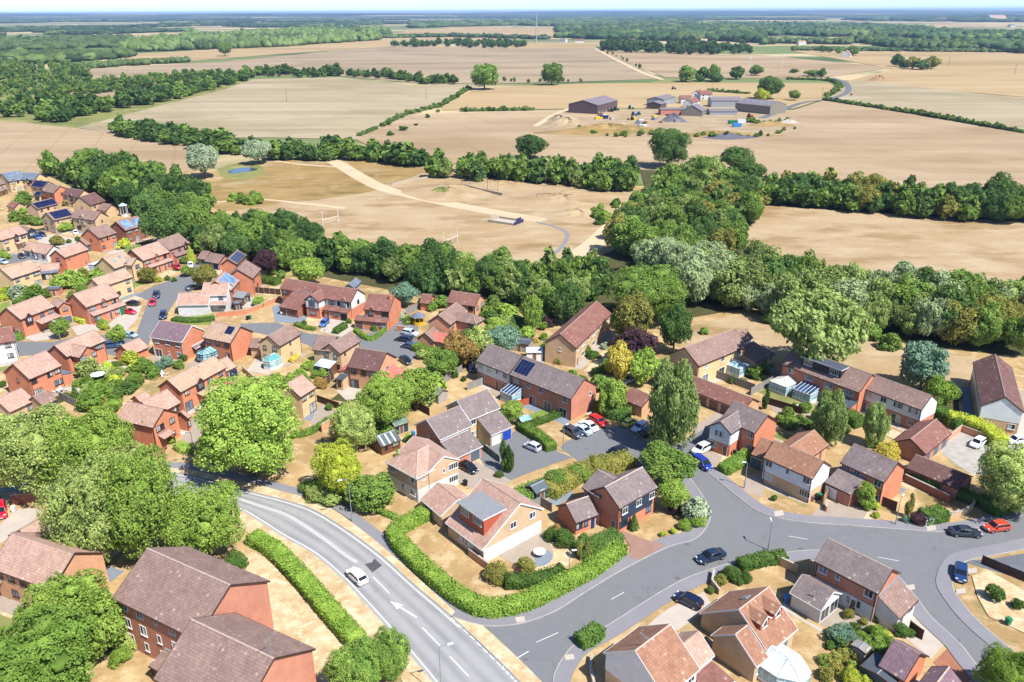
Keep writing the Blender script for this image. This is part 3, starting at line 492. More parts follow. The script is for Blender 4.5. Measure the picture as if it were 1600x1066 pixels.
class House:
    def __init__(s, name, label, short, cat='house', group=None):
        s.name, s.label, s.short, s.cat, s.group, s.o = name, label, short, cat, group, None; HOUSES.append(s); s.vols = []
    def root(s, c, ang):
        if s.o is None:
            s.o = thing(s.name, (c[0], c[1], 0), ang, s.label, s.cat, s.group); s.c, s.ang = np.array(c), ang; s.inv = (TR(c[0], c[1], 0, ang)).inverted()
    def part(s, name, mb, *mats, M4=None, parent=None, smooth=False):
        o = link(name, mb.mesh(name, *mats, smooth=smooth), parent or s.o)
        if M4 is not None: o.matrix_local = M4
        return o
    def vol(s, t, A_=None, B_=None, E_=None, he=5.0, pitch=35, wall='brick_orange', roof='roof_brown', trim='brown_frame', frame='brown_frame', F='', K='', Ag='', Bg='', clad=None, cz=2.5, hip=(0, 0), E2=None, ov=0.3, og=0.2, ridge='ridge', gar='grey_door', door='brown_door', csides='FKAB', at=None, base=-0.2, dmin=1.6):
        if at:   # (x, y in the picture, heading in degrees, length, half width)
            d = at[4]; hr = he + d * math.tan(math.radians(pitch)); c0 = un(*tp(t, at[0], at[1]))[:2]; u = np.array([math.cos(math.radians(at[2])), math.sin(math.radians(at[2]))]); a, b = c0 - u * at[3] / 2, c0 + u * at[3] / 2
        else: a, b, u, d, hr = solve(tp(t, *A_), tp(t, *B_), tp(t, *E_), he, pitch)
        ang = math.atan2(u[1], u[0]); c = (a + b) / 2; ln = float(np.linalg.norm(b - a)); tn = math.tan(math.radians(pitch))
        dm = d if at else max(dmin, min(d, 7.5))
        if dm != d: hr = he + dm * tn; d = dm
        d2, he2 = d, he
        if E2 is not None:
            for _ in range(30):
                e2 = un(*tp(t, *E2), he2)[:2]; d2 = abs((e2 - a)[0] * -u[1] + (e2 - a)[1] * u[0]); d2 = max(1.0, min(d2, (hr - 2.2) / tn)); he2 = 0.7 * he2 + 0.3 * (hr - d2 * tn)
        if hip[0] or hip[1]:
            ln += (d if hip[0] else 0) + (d if hip[1] else 0); c = c + u * ((d if hip[1] else 0) - (d if hip[0] else 0)) / 2
        s.root(c, ang); V = Vol(); V.h = s; V.M = s.inv @ TR(c[0], c[1], 0, ang)
        V.L, V.d, V.d2, V.he, V.he2, V.hr, V.ov, V.og, V.tn, V.frame, V.roof, V.wall, V.gar, V.door, V.trim = ln, d, d2, he, he2, hr, ov, og, tn, frame, roof, wall, gar, door, trim
        s.vols.append(V); h = ln / 2; x0, x1, y0, y1 = -h + og, h - og, -d + ov, d2 - ov
        if hip[0]: x0 = -h + ov
        if hip[1]: x1 = h - ov
        V.x0, V.x1, V.y0, V.y1 = x0, x1, y0, y1
        def shell(o, z0):
            m = MB(); X0, X1, Y0, Y1 = x0 - o, x1 + o, y0 - o, y1 + o
            zf, zk, zr = he + ov * tn - 0.16, he2 + ov * tn - 0.16, hr - 0.16
            m.q((X0, Y0, z0), (X1, Y0, z0), (X1, Y0, zf), (X0, Y0, zf)); m.q((X1, Y1, z0), (X0, Y1, z0), (X0, Y1, zk), (X1, Y1, zk))
            if hip[0]: m.q((X0, Y1, z0), (X0, Y0, z0), (X0, Y0, zf), (X0, Y1, zk))
            else: m.q((X0, Y1, z0), (X0, Y0, z0), (X0, Y0, zf), (X0, 0, zr), (X0, Y1, zk))
            if hip[1]: m.q((X1, Y0, z0), (X1, Y1, z0), (X1, Y1, zk), (X1, Y0, zf))
            else: m.q((X1, Y0, z0), (X1, Y1, z0), (X1, Y1, zk), (X1, 0, zr), (X1, Y0, zf))
            if z0 > 0: m.q((X0, Y1, z0), (X1, Y1, z0), (X1, Y0, z0), (X0, Y0, z0))
            return m
        s.part('wall', shell(0, base), wall, M4=V.M)
        V.cz = cz; V.clad = clad
        if clad: s.part('upper_wall', shell(0.05, cz), clad, M4=V.M)
        m = MB(); th = 0.13; ha = -h + (d if hip[0] else 0); hb = h - (d if hip[1] else 0); sl = math.hypot(d, hr - he); sl2 = math.hypot(d2, hr - he2)
        def slope(P, U):
            m.q(*P, uv=U); m.q(*[(x, y, z - th) for x, y, z in P[::-1]])
            for i in range(len(P)):
                p, q = P[i], P[(i + 1) % len(P)]; m.q(p, (p[0], p[1], p[2] - th), (q[0], q[1], q[2] - th), q)
        slope([(-h, -d, he), (h, -d, he), (hb, 0, hr), (ha, 0, hr)], [(-h, 0), (h, 0), (hb, sl), (ha, sl)])
        slope([(h, d2, he2), (-h, d2, he2), (ha, 0, hr), (hb, 0, hr)], [(h, 0), (-h, 0), (ha, sl2), (hb, sl2)])
        if hip[0]: slope([(-h, d2, he2), (-h, -d, he), (ha, 0, hr)], [(d2, 0), (-d, 0), (0, sl)])
        if hip[1]: slope([(h, -d, he), (h, d2, he2), (hb, 0, hr)], [(-d, 0), (d2, 0), (0, sl)])
        V.ro = s.part('roof', m, roof, M4=V.M)
        r = MB(); k = 0.13
        r.q((ha, -k, hr - 0.05), (hb, -k, hr - 0.05), (hb, 0, hr + 0.07), (ha, 0, hr + 0.07)); r.q((hb, k, hr - 0.05), (ha, k, hr - 0.05), (ha, 0, hr + 0.07), (hb, 0, hr + 0.07))
        for hp, xx, ax in ((hip[0], -h, ha), (hip[1], h, hb)):
            if hp:
                for yy, ze in ((-d, he), (d2, he2)): r.beam((xx, yy, ze + 0.03), (ax, 0, hr + 0.03), 0.22, 0.08)
        s.part('ridge_tiles', r, ridge, parent=V.ro)
        for sx, hp in ((-1, hip[0]), (1, hip[1])):
            if hp: continue
            xx = sx * (h + 0.015)
            for yy, ze in ((-d, he), (d2, he2)): b_ = MB(); b_.beam((xx, yy, ze - 0.1), (xx, 0, hr - 0.1), 0.05, 0.22); s.part('bargeboard', b_, trim, parent=V.ro)
        gs = [(-h, h, -d - 0.09, -d + 0.02, he - 0.2, he - 0.06), (-h, h, d2 - 0.02, d2 + 0.09, he2 - 0.2, he2 - 0.06)]
        if hip[0]: gs.append((-h - 0.09, -h + 0.02, -d, d2, he - 0.2, he - 0.06))
        if hip[1]: gs.append((h - 0.02, h + 0.09, -d, d2, he - 0.2, he - 0.06))
        for q_ in gs: g_ = MB(); g_.box(*q_); s.part('gutter', g_, trim, parent=V.ro)
        if he > 3.5 and ln > 5:
            for xq in (x0 + 0.12, x1 - 0.2): dp = MB(); dp.box(xq, xq + 0.08, y0 - 0.09, y0 - 0.005, 0, he - 0.15); s.part('downpipe', dp, trim, M4=V.M)
        for side, sp in (('F', F), ('K', K), ('A', Ag), ('B', Bg)): V.openings(side, sp)
        return V
class Vol:
    def face(s, side):
        x0, x1, y0, y1 = s.x0, s.x1, s.y0, s.y1
        if side == 'F': return TR((x0 + x1) / 2, y0, 0, 0), x1 - x0, s.he
        if side == 'K': return TR((x0 + x1) / 2, y1, 0, math.pi), x1 - x0, s.he2
        if side == 'B': return TR(x1, (y0 + y1) / 2, 0, math.pi / 2), y1 - y0, s.he + 0.3
        return TR(x0, (y0 + y1) / 2, 0, -math.pi / 2), y1 - y0, s.he + 0.3
    def openings(s, side, spec):
        if not spec: return
        T, w, he = s.face(side); rows = spec.split('/')
        for i, r in enumerate(rows):
            fl = len(rows) - 1 - i
            for k, ch in enumerate(r):
                if ch in '. ': continue
                ww, hh, n = WIN[ch]; x = -w / 2 + w * (k + 0.5) / len(r)
                if n in (0, -1) or ch == 'P': z = fl * 2.55 + 0.02
                elif fl == len(rows) - 1 and fl > 0 and side in 'FK': z = he - 0.32 - hh
                else: z = fl * 2.55 + 0.95
                out = 0.05 if (s.clad and z + hh / 2 > s.cz) else 0.0
                s.opening(ch, T @ TR(x, -out, z))
    def opening(s, ch, T, frame=None):
        h = s.h; Mx = s.M @ T; ww, hh, n = WIN[ch]
        if n in (0, -1):
            mt = s.gar if n == -1 else s.door
            dm, hm, fm = doormesh(ch, mt); o = link('garage_door' if n == -1 else 'door', dm, h.o, Mx); link('handle', hm, o); link('door_frame', fm, o); return o
        fm, pm, ww, hh, n = winmesh(ch, frame or s.frame)
        o = link('patio_door' if ch == 'P' else 'window', fm, h.o, Mx)
        pk = random.choice(pm)
        for k in range(n): link('pane', pk if random.random() < 0.7 else pm[0], o, TR(-ww / 2 + ww * (k + 0.5) / n, 0, 0))
        return o
    def lean(s, side, f0, f1, dep, zt, zb, wall=None, roof=None, spec='', posts=False, name='lean_to_roof', ang=None, gar=None, frame=None):
        """mono-pitch roof against a facade from f0..f1 (metres from its left edge if >1.5 else fraction)"""
        T, w, he = s.face(side); xa, xb = -w / 2 + f0 * w, -w / 2 + f1 * w; m = MB(); P = [(xa, -dep, zb), (xb, -dep, zb), (xb, 0, zt), (xa, 0, zt)]; sl = math.hypot(dep, zt - zb)
        m.q(*P, uv=[(xa, 0), (xb, 0), (xb, sl), (xa, sl)]); m.q(*[(x, y, z - 0.12) for x, y, z in P[::-1]])
        for i in range(4): p, q = P[i], P[(i + 1) % 4]; m.q(p, (p[0], p[1], p[2] - 0.12), (q[0], q[1], q[2] - 0.12), q)
        Mx = s.M @ T; ro = s.h.part(name, m, roof or s.roof, M4=Mx)
        t_ = MB(); t_.box(xa, xb, -dep - 0.08, -dep - 0.005, zb - 0.2, zb - 0.05); s.h.part('gutter', t_, s.trim, parent=ro); t_ = MB(); t_.box(xa, xb, -0.16, -0.01, zt - 0.02, zt + 0.12); s.h.part('flashing', t_, 'white' if s.trim == 'white' else 'lead', parent=ro)
        if wall:
            q = MB(); a, b, dd = xa + 0.12, xb - 0.12, -dep + 0.25; zf = zb + 0.25 * (zt - zb) / dep - 0.13
            q.q((a, dd, -0.2), (b, dd, -0.2), (b, dd, zf), (a, dd, zf)); q.q((a, 0, -0.2), (a, dd, -0.2), (a, dd, zf), (a, 0, zt - 0.13)); q.q((b, dd, -0.2), (b, 0, -0.2), (b, 0, zt - 0.13), (b, dd, zf)); s.h.part('extension_wall', q, wall, M4=Mx)
            for k, ch in enumerate(spec):
                if ch in '. ': continue
                z = 0.02 if WIN[ch][2] < 1 or ch == 'P' else 0.95
                g0 = s.gar
                if gar: s.gar = gar
                s.opening(ch, T @ TR(a + (b - a) * (k + 0.5) / len(spec), dd, z), frame); s.gar = g0
        elif posts:
            for x in (xa + 0.15, xb - 0.15): q = MB(); q.box(x - 0.06, x + 0.06, -dep + 0.1, -dep + 0.22, -0.1, zb); s.h.part('porch_post', q, s.trim, M4=Mx)
        return ro
    def gablet(s, f, w=1.7, dep=1.3, side='F', face=None, hgt=0.9, down=0.35):
        """small gable that breaks through the eave over a window"""
        x = s.x0 + (s.x1 - s.x0) * f; y = -s.d - 0.12; zt = s.he + hgt; zb = s.he - down; m = MB(); back = (zt - s.he) / s.tn + 0.05; k = w / 2
        for sg in (-1, 1):
            P = [(x + sg * k, y, zb), (x, y, zt), (x, -s.d + back, zt), (x + sg * k, -s.d + 0.3, zb)]
            if sg > 0: P = P[::-1]
            m.q(*P, uv=[(0, 0), (0, 1), (1.5, 1), (1, 0)]); m.q(*[(a, b, c - 0.08) for a, b, c in P[::-1]])
            for i in range(4): p, q = P[i], P[(i + 1) % 4]; m.q(p, (p[0], p[1], p[2] - 0.08), (q[0], q[1], q[2] - 0.08), q)
        g = s.h.part('gablet_roof', m, s.roof, M4=s.M)
        b = MB(); b.q((x - k + 0.1, y + 0.1, zb - 0.06), (x + k - 0.1, y + 0.1, zb - 0.06), (x, y + 0.1, zt - 0.1)); b.q((x - k + 0.1, y + 0.1, s.he - 2.2), (x + k - 0.1, y + 0.1, s.he - 2.2), (x + k - 0.1, y + 0.1, zb - 0.06), (x - k + 0.1, y + 0.1, zb - 0.06))
        for sx in (-1, 1): b.q((x + sx * (k - 0.1), y + 0.1, s.he - 2.2), (x + sx * (k - 0.1), s.y0, s.he - 2.2), (x + sx * (k - 0.1), s.y0, zb), (x + sx * (k - 0.1), y + 0.1, zb))
        s.h.part('gablet_wall', b, face or s.wall, M4=s.M)
        for sg in (-1, 1): e = MB(); e.beam((x + sg * k, y - 0.03, zb - 0.05), (x, y - 0.03, zt - 0.05), 0.05, 0.16); s.h.part('bargeboard', e, s.trim, parent=g)
        s.opening('V', TR(x, y + 0.08, s.he - 1.45))
    def panels(s, f0, f1, g0, g1, nx, ny, mat='pv', back=False):
        """solar array on the front slope; f along the eave, g up the slope"""
        a, b = -s.L / 2 + s.L * f0, -s.L / 2 + s.L * f1; fr = MB(); dd, hh = (s.d, s.he)
        def P(x, g, o):
            y, z = -dd * (1 - g), hh + (s.hr - hh) * g; n = Vector((0, -(s.hr - hh), dd)).normalized(); 
            if back: y = -y; n.y = -n.y
            return Vector((x, y, z)) + n * o
        fr.q(P(a - 0.05, g0, 0.03), P(b + 0.05, g0, 0.03), P(b + 0.05, g1, 0.03), P(a - 0.05, g1, 0.03)); ar = s.h.part('solar_array', fr, 'grey_metal', M4=s.M)
        cw, cg = (b - a) / nx, (g1 - g0) / ny; q = MB(); x0, gg = a, g0
        c = [P(x0 + 0.03, gg + cg * 0.02, 0.05), P(x0 + cw - 0.03, gg + cg * 0.02, 0.05), P(x0 + cw - 0.03, gg + cg * 0.98, 0.05), P(x0 + 0.03, gg + cg * 0.98, 0.05)]
        n = (c[1] - c[0]).cross(c[3] - c[0]).normalized() * 0.04; o0 = c[0].copy(); c = [v - o0 for v in c]; q.hexa(c + [v + n for v in c]); me = q.mesh('solar_panel', mat)
        for i in range(nx):
            for j in range(ny): link('solar_panel', me, ar, Matrix.Translation(o0 + (P(a + i * cw, g0 + j * cg, 0) - P(a, g0, 0))))
    def rooflight(s, f, g, w=0.8, h=1.1, back=False):
        x = -s.L / 2 + s.L * f; y, z = -s.d * (1 - g), s.he + (s.hr - s.he) * g; a = math.atan2(s.hr - s.he, s.d)
        if back: y = -y; a = -a
        m = MB(); m.box(-w/2, w/2, -h/2, h/2, 0, 0.1); o = s.h.part('rooflight', m, 'grey_metal', M4=s.M @ Matrix.Translation((x, y, z)) @ Matrix.Rotation(a, 4, 'X'))
        p = MB(); p.box(-w/2 + 0.08, w/2 - 0.08, -h/2 + 0.08, h/2 - 0.08, 0.1, 0.12); s.h.part('pane', p, 'pane_light', parent=o)
    def boxdormer(s, f0, f1, g0, g1, wall, roof, spec, frame='white', lift=0.1):
        xa, xb = -s.L / 2 + s.L * f0, -s.L / 2 + s.L * f1; ya, yb = -s.d * (1 - g0), -s.d * (1 - g1); za, zb = s.he + (s.hr - s.he) * g0, s.he + (s.hr - s.he) * g1 + lift
        m = MB(); m.q((xa, ya, za - 0.2), (xb, ya, za - 0.2), (xb, ya, zb), (xa, ya, zb)); m.q((xa, yb, zb), (xa, ya, za - 0.2), (xa, ya, zb)); m.q((xb, ya, za - 0.2), (xb, yb, zb), (xb, ya, zb)); s.h.part('dormer_wall', m, wall, M4=s.M)
        r = MB(); r.box(xa - 0.15, xb + 0.15, ya - 0.25, yb + 0.1, zb, zb + 0.14); ro = s.h.part('dormer_roof', r, roof, M4=s.M)
        t_ = MB(); t_.box(xa - 0.18, xb + 0.18, ya - 0.29, ya - 0.255, zb - 0.08, zb + 0.12); s.h.part('fascia', t_, 'white', parent=ro); t_ = MB(); t_.box(xb + 0.155, xb + 0.19, ya - 0.25, yb, zb - 0.08, zb + 0.12); s.h.part('fascia', t_, 'white', parent=ro)
        for k, ch in enumerate(spec):
            if ch != '.': s.opening(ch, TR(xa + (xb - xa) * (k + 0.5) / len(spec), ya, zb - 0.35 - WIN[ch][1]), frame)
    def gdormer(s, f, g0, w, hh, dep):
        """gabled roof dormer"""
        x = -s.L / 2 + s.L * f; y = -s.d * (1 - g0); z = s.he + (s.hr - s.he) * g0; k = w / 2; zt = z + hh; zr = zt + 0.75; yb = y + (zr - z) / s.tn; ye = y + (zt - z) / s.tn
        m = MB(); m.q((x - k, y, z - 0.1), (x + k, y, z - 0.1), (x + k, y, zt), (x, y, zr - 0.1), (x - k, y, zt)); m.q((x - k, ye, zt), (x - k, y, z - 0.1), (x - k, y, zt)); m.q((x + k, y, z - 0.1), (x + k, ye, zt), (x + k, y, zt)); s.h.part('dormer_wall', m, 'tilehang', M4=s.M)
        r = MB()
        for sg in (-1, 1):
            P = [(x + sg * (k + 0.2), y - 0.25, zt - 0.12), (x, y - 0.25, zr), (x, yb, zr), (x + sg * (k + 0.2), ye, zt - 0.12)]
            if sg > 0: P = P[::-1]
            r.q(*P, uv=[(0, 0), (0, 1.2), (yb - y, 1.2), (ye - y, 0)]); r.q(*[(a, b, c - 0.09) for a, b, c in P[::-1]])
            for i in range(4): p, q = P[i], P[(i + 1) % 4]; r.q(p, (p[0], p[1], p[2] - 0.09), (q[0], q[1], q[2] - 0.09), q)
        ro = s.h.part('dormer_roof', r, s.roof, M4=s.M)
        for sg in (-1, 1): e = MB(); e.beam((x + sg * (k + 0.2), y - 0.28, zt - 0.2), (x, y - 0.28, zr - 0.08), 0.05, 0.16); s.h.part('bargeboard', e, 'white', parent=ro)
        s.opening('w', TR(x, y, z + 0.12), 'white')
    def conservatory(s, side, f, w, dep, h=2.2, rise=0.8, shape='hip', gl='cons_glass', frame='white', roofgl=None):
        T, fw, he = s.face(side); x = -fw / 2 + f * fw; Mx = s.M @ T @ TR(x, 0, 0); k = w / 2; m = MB()
        if shape == 'bay': ft = [(-k, 0), (-k, -dep * 0.55), (-k * 0.45, -dep), (k * 0.45, -dep), (k, -dep * 0.55), (k, 0)]
        else: ft = [(-k, 0), (-k, -dep), (k, -dep), (k, 0)]
        top = [(-k * 0.0, 0.0), (0.0, -dep * 0.55)] if shape != 'lean' else None
        for p, q in zip(ft, ft[1:]):
            n = max(2, int(math.hypot(q[0] - p[0], q[1] - p[1]) / 0.8))
            for i in range(n + 1): a = (p[0] + (q[0] - p[0]) * i / n, p[1] + (q[1] - p[1]) * i / n); m.beam((*a, 0.0), (*a, h), 0.09)
            for z, t_ in ((0.3, 0.6), (h - 0.05, 0.12), (h * 0.72, 0.07)): m.beam((*p, z), (*q, z), 0.1, t_)
        g = MB(); rg = MB()
        for p, q in zip(ft, ft[1:]): g.q((*p, 0.6), (*q, 0.6), (*q, h), (*p, h))
        if shape == 'lean':
            P = [(-k, -dep, h), (k, -dep, h), (k, 0, h + rise), (-k, 0, h + rise)]; rg.q(*P)
            n = max(3, int(w / 0.8))
            for i in range(n + 1): xx = -k + w * i / n; m.beam((xx, -dep, h + 0.03), (xx, 0, h + rise + 0.03), 0.08)
            g.q((-k, 0, h), (-k, -dep, h), (-k, 0, h + rise)); g.q((k, -dep, h), (k, 0, h), (k, 0, h + rise))
        else:
            zr = h + rise; r0, r1 = (0, -0.05, zr), (0, -dep * 0.5, zr)
            m.beam(r0, r1, 0.14)
            for p, q in zip(ft, ft[1:]):
                n = max(1, int(math.hypot(q[0] - p[0], q[1] - p[1]) / 0.9))
                for i in range(n):
                    a = (p[0] + (q[0] - p[0]) * i / n, p[1] + (q[1] - p[1]) * i / n, h); b = (p[0] + (q[0] - p[0]) * (i + 1) / n, p[1] + (q[1] - p[1]) * (i + 1) / n, h)
                    def ap(c): return (0, max(min(c[1], -0.05), -dep * 0.5), zr)
                    A_, B_ = ap(a), ap(b)
                    if A_ == B_: rg.q(a, b, A_)
                    else: rg.q(a, b, B_, A_)
                    m.beam((a[0], a[1], h + 0.03), (A_[0], A_[1], zr + 0.03), 0.07)
                m.beam((*q, h + 0.03), (*ap((*q, h))[:2], zr + 0.03), 0.07)
        o = s.h.part('conservatory', m, frame, M4=Mx); s.h.part('glazing', g, gl, parent=o); s.h.part('glass_roof', rg, roofgl or gl, parent=o)
        return o
    def chimney(s, f, g=0.9, w=0.6, h=1.0, mat=None):
        x = -s.L / 2 + s.L * f; y = -s.d * (1 - g); z = s.he + (s.hr - s.he) * g
        m = MB(); m.box(x - w/2, x + w/2, y - w/2, y + w/2, z - 0.4, z + h); m.box(x - w/2 - 0.05, x + w/2 + 0.05, y - w/2 - 0.05, y + w/2 + 0.05, z + h, z + h + 0.1); m.tube([(x, y, z + h + 0.1), (x, y, z + h + 0.4)], [0.11, 0.09]); s.h.part('chimney', m, mat or 'brick_orange', M4=s.M)
    def vent(s, f, g=0.5, h=0.5):
        x = -s.L / 2 + s.L * f; y = -s.d * (1 - g); z = s.he + (s.hr - s.he) * g; m = MB(); m.tube([(x, y, z - 0.1), (x, y, z + h)], [0.07, 0.07]); m.tube([(x, y, z + h), (x, y, z + h + 0.08)], [0.11, 0.1]); s.h.part('roof_vent', m, 'ridge_light', M4=s.M)
    def aerial(s, f, h=1.6):
        x = -s.L / 2 + s.L * f; z = s.hr; m = MB(); m.beam((x, 0, z - 0.3), (x, 0, z + h), 0.05); m.beam((x - 0.1, -0.7, z + h - 0.1), (x + 0.1, 0.7, z + h - 0.1), 0.04)
        for k in range(6): yy = -0.6 + k * 0.24; m.beam((x - 0.25, yy, z + h - 0.1), (x + 0.25, yy, z + h - 0.1), 0.03)
        s.h.part('aerial', m, 'grey_metal', M4=s.M)

PLOT = [0]
def plots():
    """gardens differ from plot to plot: lawns, beds, gravel and slabs behind and beside each house"""
    rg = random.Random(4); mats = ['lawn_green', 'verge_grass', 'verge_grass', 'paving', 'pale_pave', 'dry_grass', 'rough_green', 'dirt', 'wood_floor']
    for h in HOUSES:
        if h.short in ('the dormer house', 'the hipped roof house', 'the junction house', 'the two dormer house', 'the navy boarded house') or h.cat not in ('house', 'bungalow') or h.o.location.y > 330 or not h.vols: continue
        v = h.vols[0]; mw = h.o.matrix_basis @ v.M
        def rect(x0, x1, y0, y1, mat, nm):
            PLOT[0] += 1; P = [mw @ Vector((x, y, 0)) for x, y in ((x0, y0), (x1, y0), (x1, y1), (x0, y1))]; sheet(nm, [(p.x, p.y) for p in P], 0.004 + (PLOT[0] % 40) * 0.0005, mat)
        k = v.L / 2
        for sg in (1, -1):
            y = v.y1 if sg > 0 else v.y0; f = lambda a: y + sg * a
            a, b = sorted((f(0.02), f(rg.uniform(1.5, 2.6)))); rect(-k, k, a, b, rg.choice(['paving', 'pale_pave', 'slab_grey', 'concrete']), 'patio')
            if rg.random() < 0.75: a, b = sorted((f(2.7), f(rg.uniform(5, 7.5)))); rect(-k - 0.5, k * rg.uniform(0.2, 1.0), a, b, rg.choice(mats), 'lawn')
            if rg.random() < 0.5: a, b = sorted((f(2.7), f(6))); rect(k * 0.4, k + 0.8, a, b, rg.choice(['wood_floor', 'dirt', 'paving', 'rough_green']), 'flower_bed')

# ---------------------------------------------------------------- the houses, far left to near right
def hs(label, short, name='house', cat='house', group=None): return House(name, label, short, cat, group)
BU = dict(wall='brick_buff'); OR = dict(wall='brick_orange'); RD = dict(wall='brick_red')
h = hs('buff brick house with blue-grey slate roof at far left corner', 'the slate-roofed house')
v = h.vol('t1', (15,165), (235,130), (150,262), wall='brick_yellow', roof='roof_slate', F='VwV/VPV', Ag='w/', ridge='lead'); v.gablet(0.25); v.rooflight(0.35, 0.6); v.rooflight(0.8, 0.75)
h.vol('t1', (285,152), (487,165), (400,250), wall='brick_yellow', roof='roof_slate', F='WV/Pd', Bg='w/', ridge='lead').gablet(0.6, face='clad_dark')
h = hs('buff gabled house cut by the left picture edge below slate roof', 'the buff house at the left edge')
h.vol('t1', (-200,300), (0,238), (95,278), wall='brick_yellow', roof='roof_brown', F='VV/Vd', Bg='w/V').lean('F', 0.3, 1, 1.2, 3.2, 2.5)
h = hs('buff house whose front roof slope is covered by dark blue solar panels, below slate roof', 'the first solar roof')
v = h.vol('t1', (440,248), (600,265), (375,330), wall='brick_yellow', F='VV/dV', Bg='w/'); v.panels(0.04, 0.96, 0.06, 0.94, 6, 3)
g = h.vol('t1', (455,385), (530,395), (415,440), he=2.4, wall='brick_yellow', F='/G'); g.panels(0.05, 0.95, 0.05, 0.95, 4, 2)
h = hs('red brick house with brown roof and orange gable, beside the first solar roof', 'the orange gable by the wood')
v = h.vol('t1', (590,290), (745,320), (655,410), F='VW/WV', Bg='w/', **OR); v.gablet(0.15)
h = hs('long red-roofed house with small front gable against the dark wood', 'the red-roofed house by the wood')
v = h.vol('t1', (830,345), (1035,372), (930,455), roof='roof_plum', F='VVV/WdV', Bg='w/', wall='brick_yellow'); v.gablet(0.55, face='clad_dark')
h = hs('tall buff house with plum roof and blank left gable at the wood edge', 'the tall buff gable by the wood')
h.vol('t1', (975,455), (1170,400), (1110,562), roof='roof_plum', F='VV/PV', Ag='s/', **BU)
h = hs('low buff house with full width dark blue solar roof, left of tall gable', 'the second solar roof')
v = h.vol('t1', (375,535), (640,470), (455,608), he=4.6, F='VwV/VdV', **BU); v.panels(0.05, 0.98, 0.08, 0.9, 8, 3)
h.vol('t1', at=(215, 640, -30, 5.5, 2.4), he=2.4, roof='roof_red', **BU)
h = hs('buff house with large blue solar array facing the lane, above clipped bushes', 'the third solar roof')
v = h.vol('t1', (565,650), (835,590), (680,745), F='s.V/VPV', Ag='VV/VP', **BU); v.panels(0.1, 0.9, 0.12, 0.92, 8, 3)
h = hs('buff house with brown cross gable facing the small parking court', 'the court house')
h.vol('t1', (950,610), (1240,640), (1160,745), F='VV/WG', Bg='s/', roof='roof_brown', **BU).gablet(0.45, w=3.0, hgt=1.5)
h.vol('t1', at=(1345, 680, -30, 6, 3), he=2.6, **BU)
h = hs('red brick house with pale silver solar panels, second row by the wood', 'the silver solar house')
v = h.vol('t2', (240,210), (510,135), (380,315), F='WVw/VPV', roof='roof_brown', wall='brick_dark'); v.panels(0.12, 0.48, 0.15, 0.9, 4, 3, 'pv_light'); v.panels(0.58, 0.95, 0.15, 0.75, 4, 2, 'pv_light')
h = hs('orange brick house with brown roof left of the silver solar house', 'the brick house by the court')
h.vol('t1', (1085,850), (1310,785), (1220,968), F='VVV/V.P', Ag='s/', **OR); h.vol('t1', (980,980), (1050,960), (1075,1050), he=2.5, F='/G', **OR)
h = hs('buff house with dark gablet and pale porch at the left edge, beside parked blue cars', 'the gablet house')
v = h.vol('t1', (-100,905), (235,810), (325,902), F='W.W/V.V', wall='brick_yellow', roof='roof_pink'); v.gablet(0.55, face='clad_dark'); v.lean('F', 0.45, 0.72, 1.3, 3.0, 2.5, posts=True)
h.vol('t1', (250,808), (385,838), (322,895), he=2.6, F='/G', Bg='/W', wall='clad_navy')
h = hs('white walled bungalow with brown roof in the left estate', 'the white bungalow', name='bungalow')
v = h.vol('t3', (365,135), (660,187), (555,295), he=2.7, wall='render_white', roof='roof_pink', F='/VPV', Bg='/s'); v.gablet(0.45, w=2.4, down=0.3)
h = hs('orange brick house with pink roof right of the white bungalow', 'the brick house beside the bungalow')
h.vol('t3', (680,245), (980,145), (890,305), roof='roof_pink', F='s../..s', Ag='V/V', **OR)
h = hs('wide buff house with bleached tan roof and tall patio doors, left edge', 'the tan-roofed house')
h.vol('t3', (0,475), (370,360), (155,595), roof='roof_tan', F='VVW/..P', Ag='/', wall='brick_yellow')
h = hs('small brick garden garage with grey lean-to beside the tan-roofed house', 'the garden garage', name='garage', cat='garage')
v = h.vol('t3', at=(650, 560, 20, 5.5, 2.3), he=2.4, roof='roof_pink', **OR); v.lean('F', 0, 1, 2.2, 2.4, 2.1, wall='brick_buff', roof='roof_slate', spec='PV')
h = hs('yellow gabled house with rooflights and white flat rear roof, mid left', 'the rooflight house')
v = h.vol('t2', (80,655), (345,570), (245,785), wall='brick_yellow', roof='roof_tan', F='W.V/VdV'); v.rooflight(0.3, 0.55); v.rooflight(0.6, 0.7); v.gablet(0.5); v.lean('K', 0, 1, 3.5, 5.3, 5.0, wall='render_white', roof='white')
v = h.vol('t2', (330,640), (500,657), (440,752), wall='brick_yellow', roof='roof_tan', Bg='W/W'); v.rooflight(0.55, 0.5)
h = hs('buff house with pale tan roof squeezed behind the green door house', 'the pale tan house')
h.vol('f', (143,436), (195,419.4), (207,432.7), wall='brick_yellow', roof='roof_tan', F='V.V/.VV')
h = hs('orange brick house with green garage door and pale porch roof', 'the green door house')
v = h.vol('t3', (895,785), (1315,650), (1095,940), roof='roof_pink', F='WVV/W.d', gar='green_door', **OR); v.gablet(0.52); v.lean('F', 0.05, 1.08, 1.7, 3.3, 2.6, roof='roof_pink', wall='brick_orange', spec='W.dVG', gar='green_door')
h = hs('orange brick house with bay gable and long porch roof, lower left street', 'the bay window house')
v = h.vol('f', (9.4,481), (64.3,460.8), (32.8,499.3), roof='roof_pink', F='..VV/....', Ag='/sd', **OR); v.gablet(0.22, w=2.2, face='clad_dark'); v.lean('F', 0.38, 1.0, 2.2, 3.3, 2.6, posts=True, roof='roof_pink')
h.vol('f', (88.7,464.5), (99.5,472.5), (92,482.5), he=4.8, roof='roof_pink', Bg='V/G', **OR)
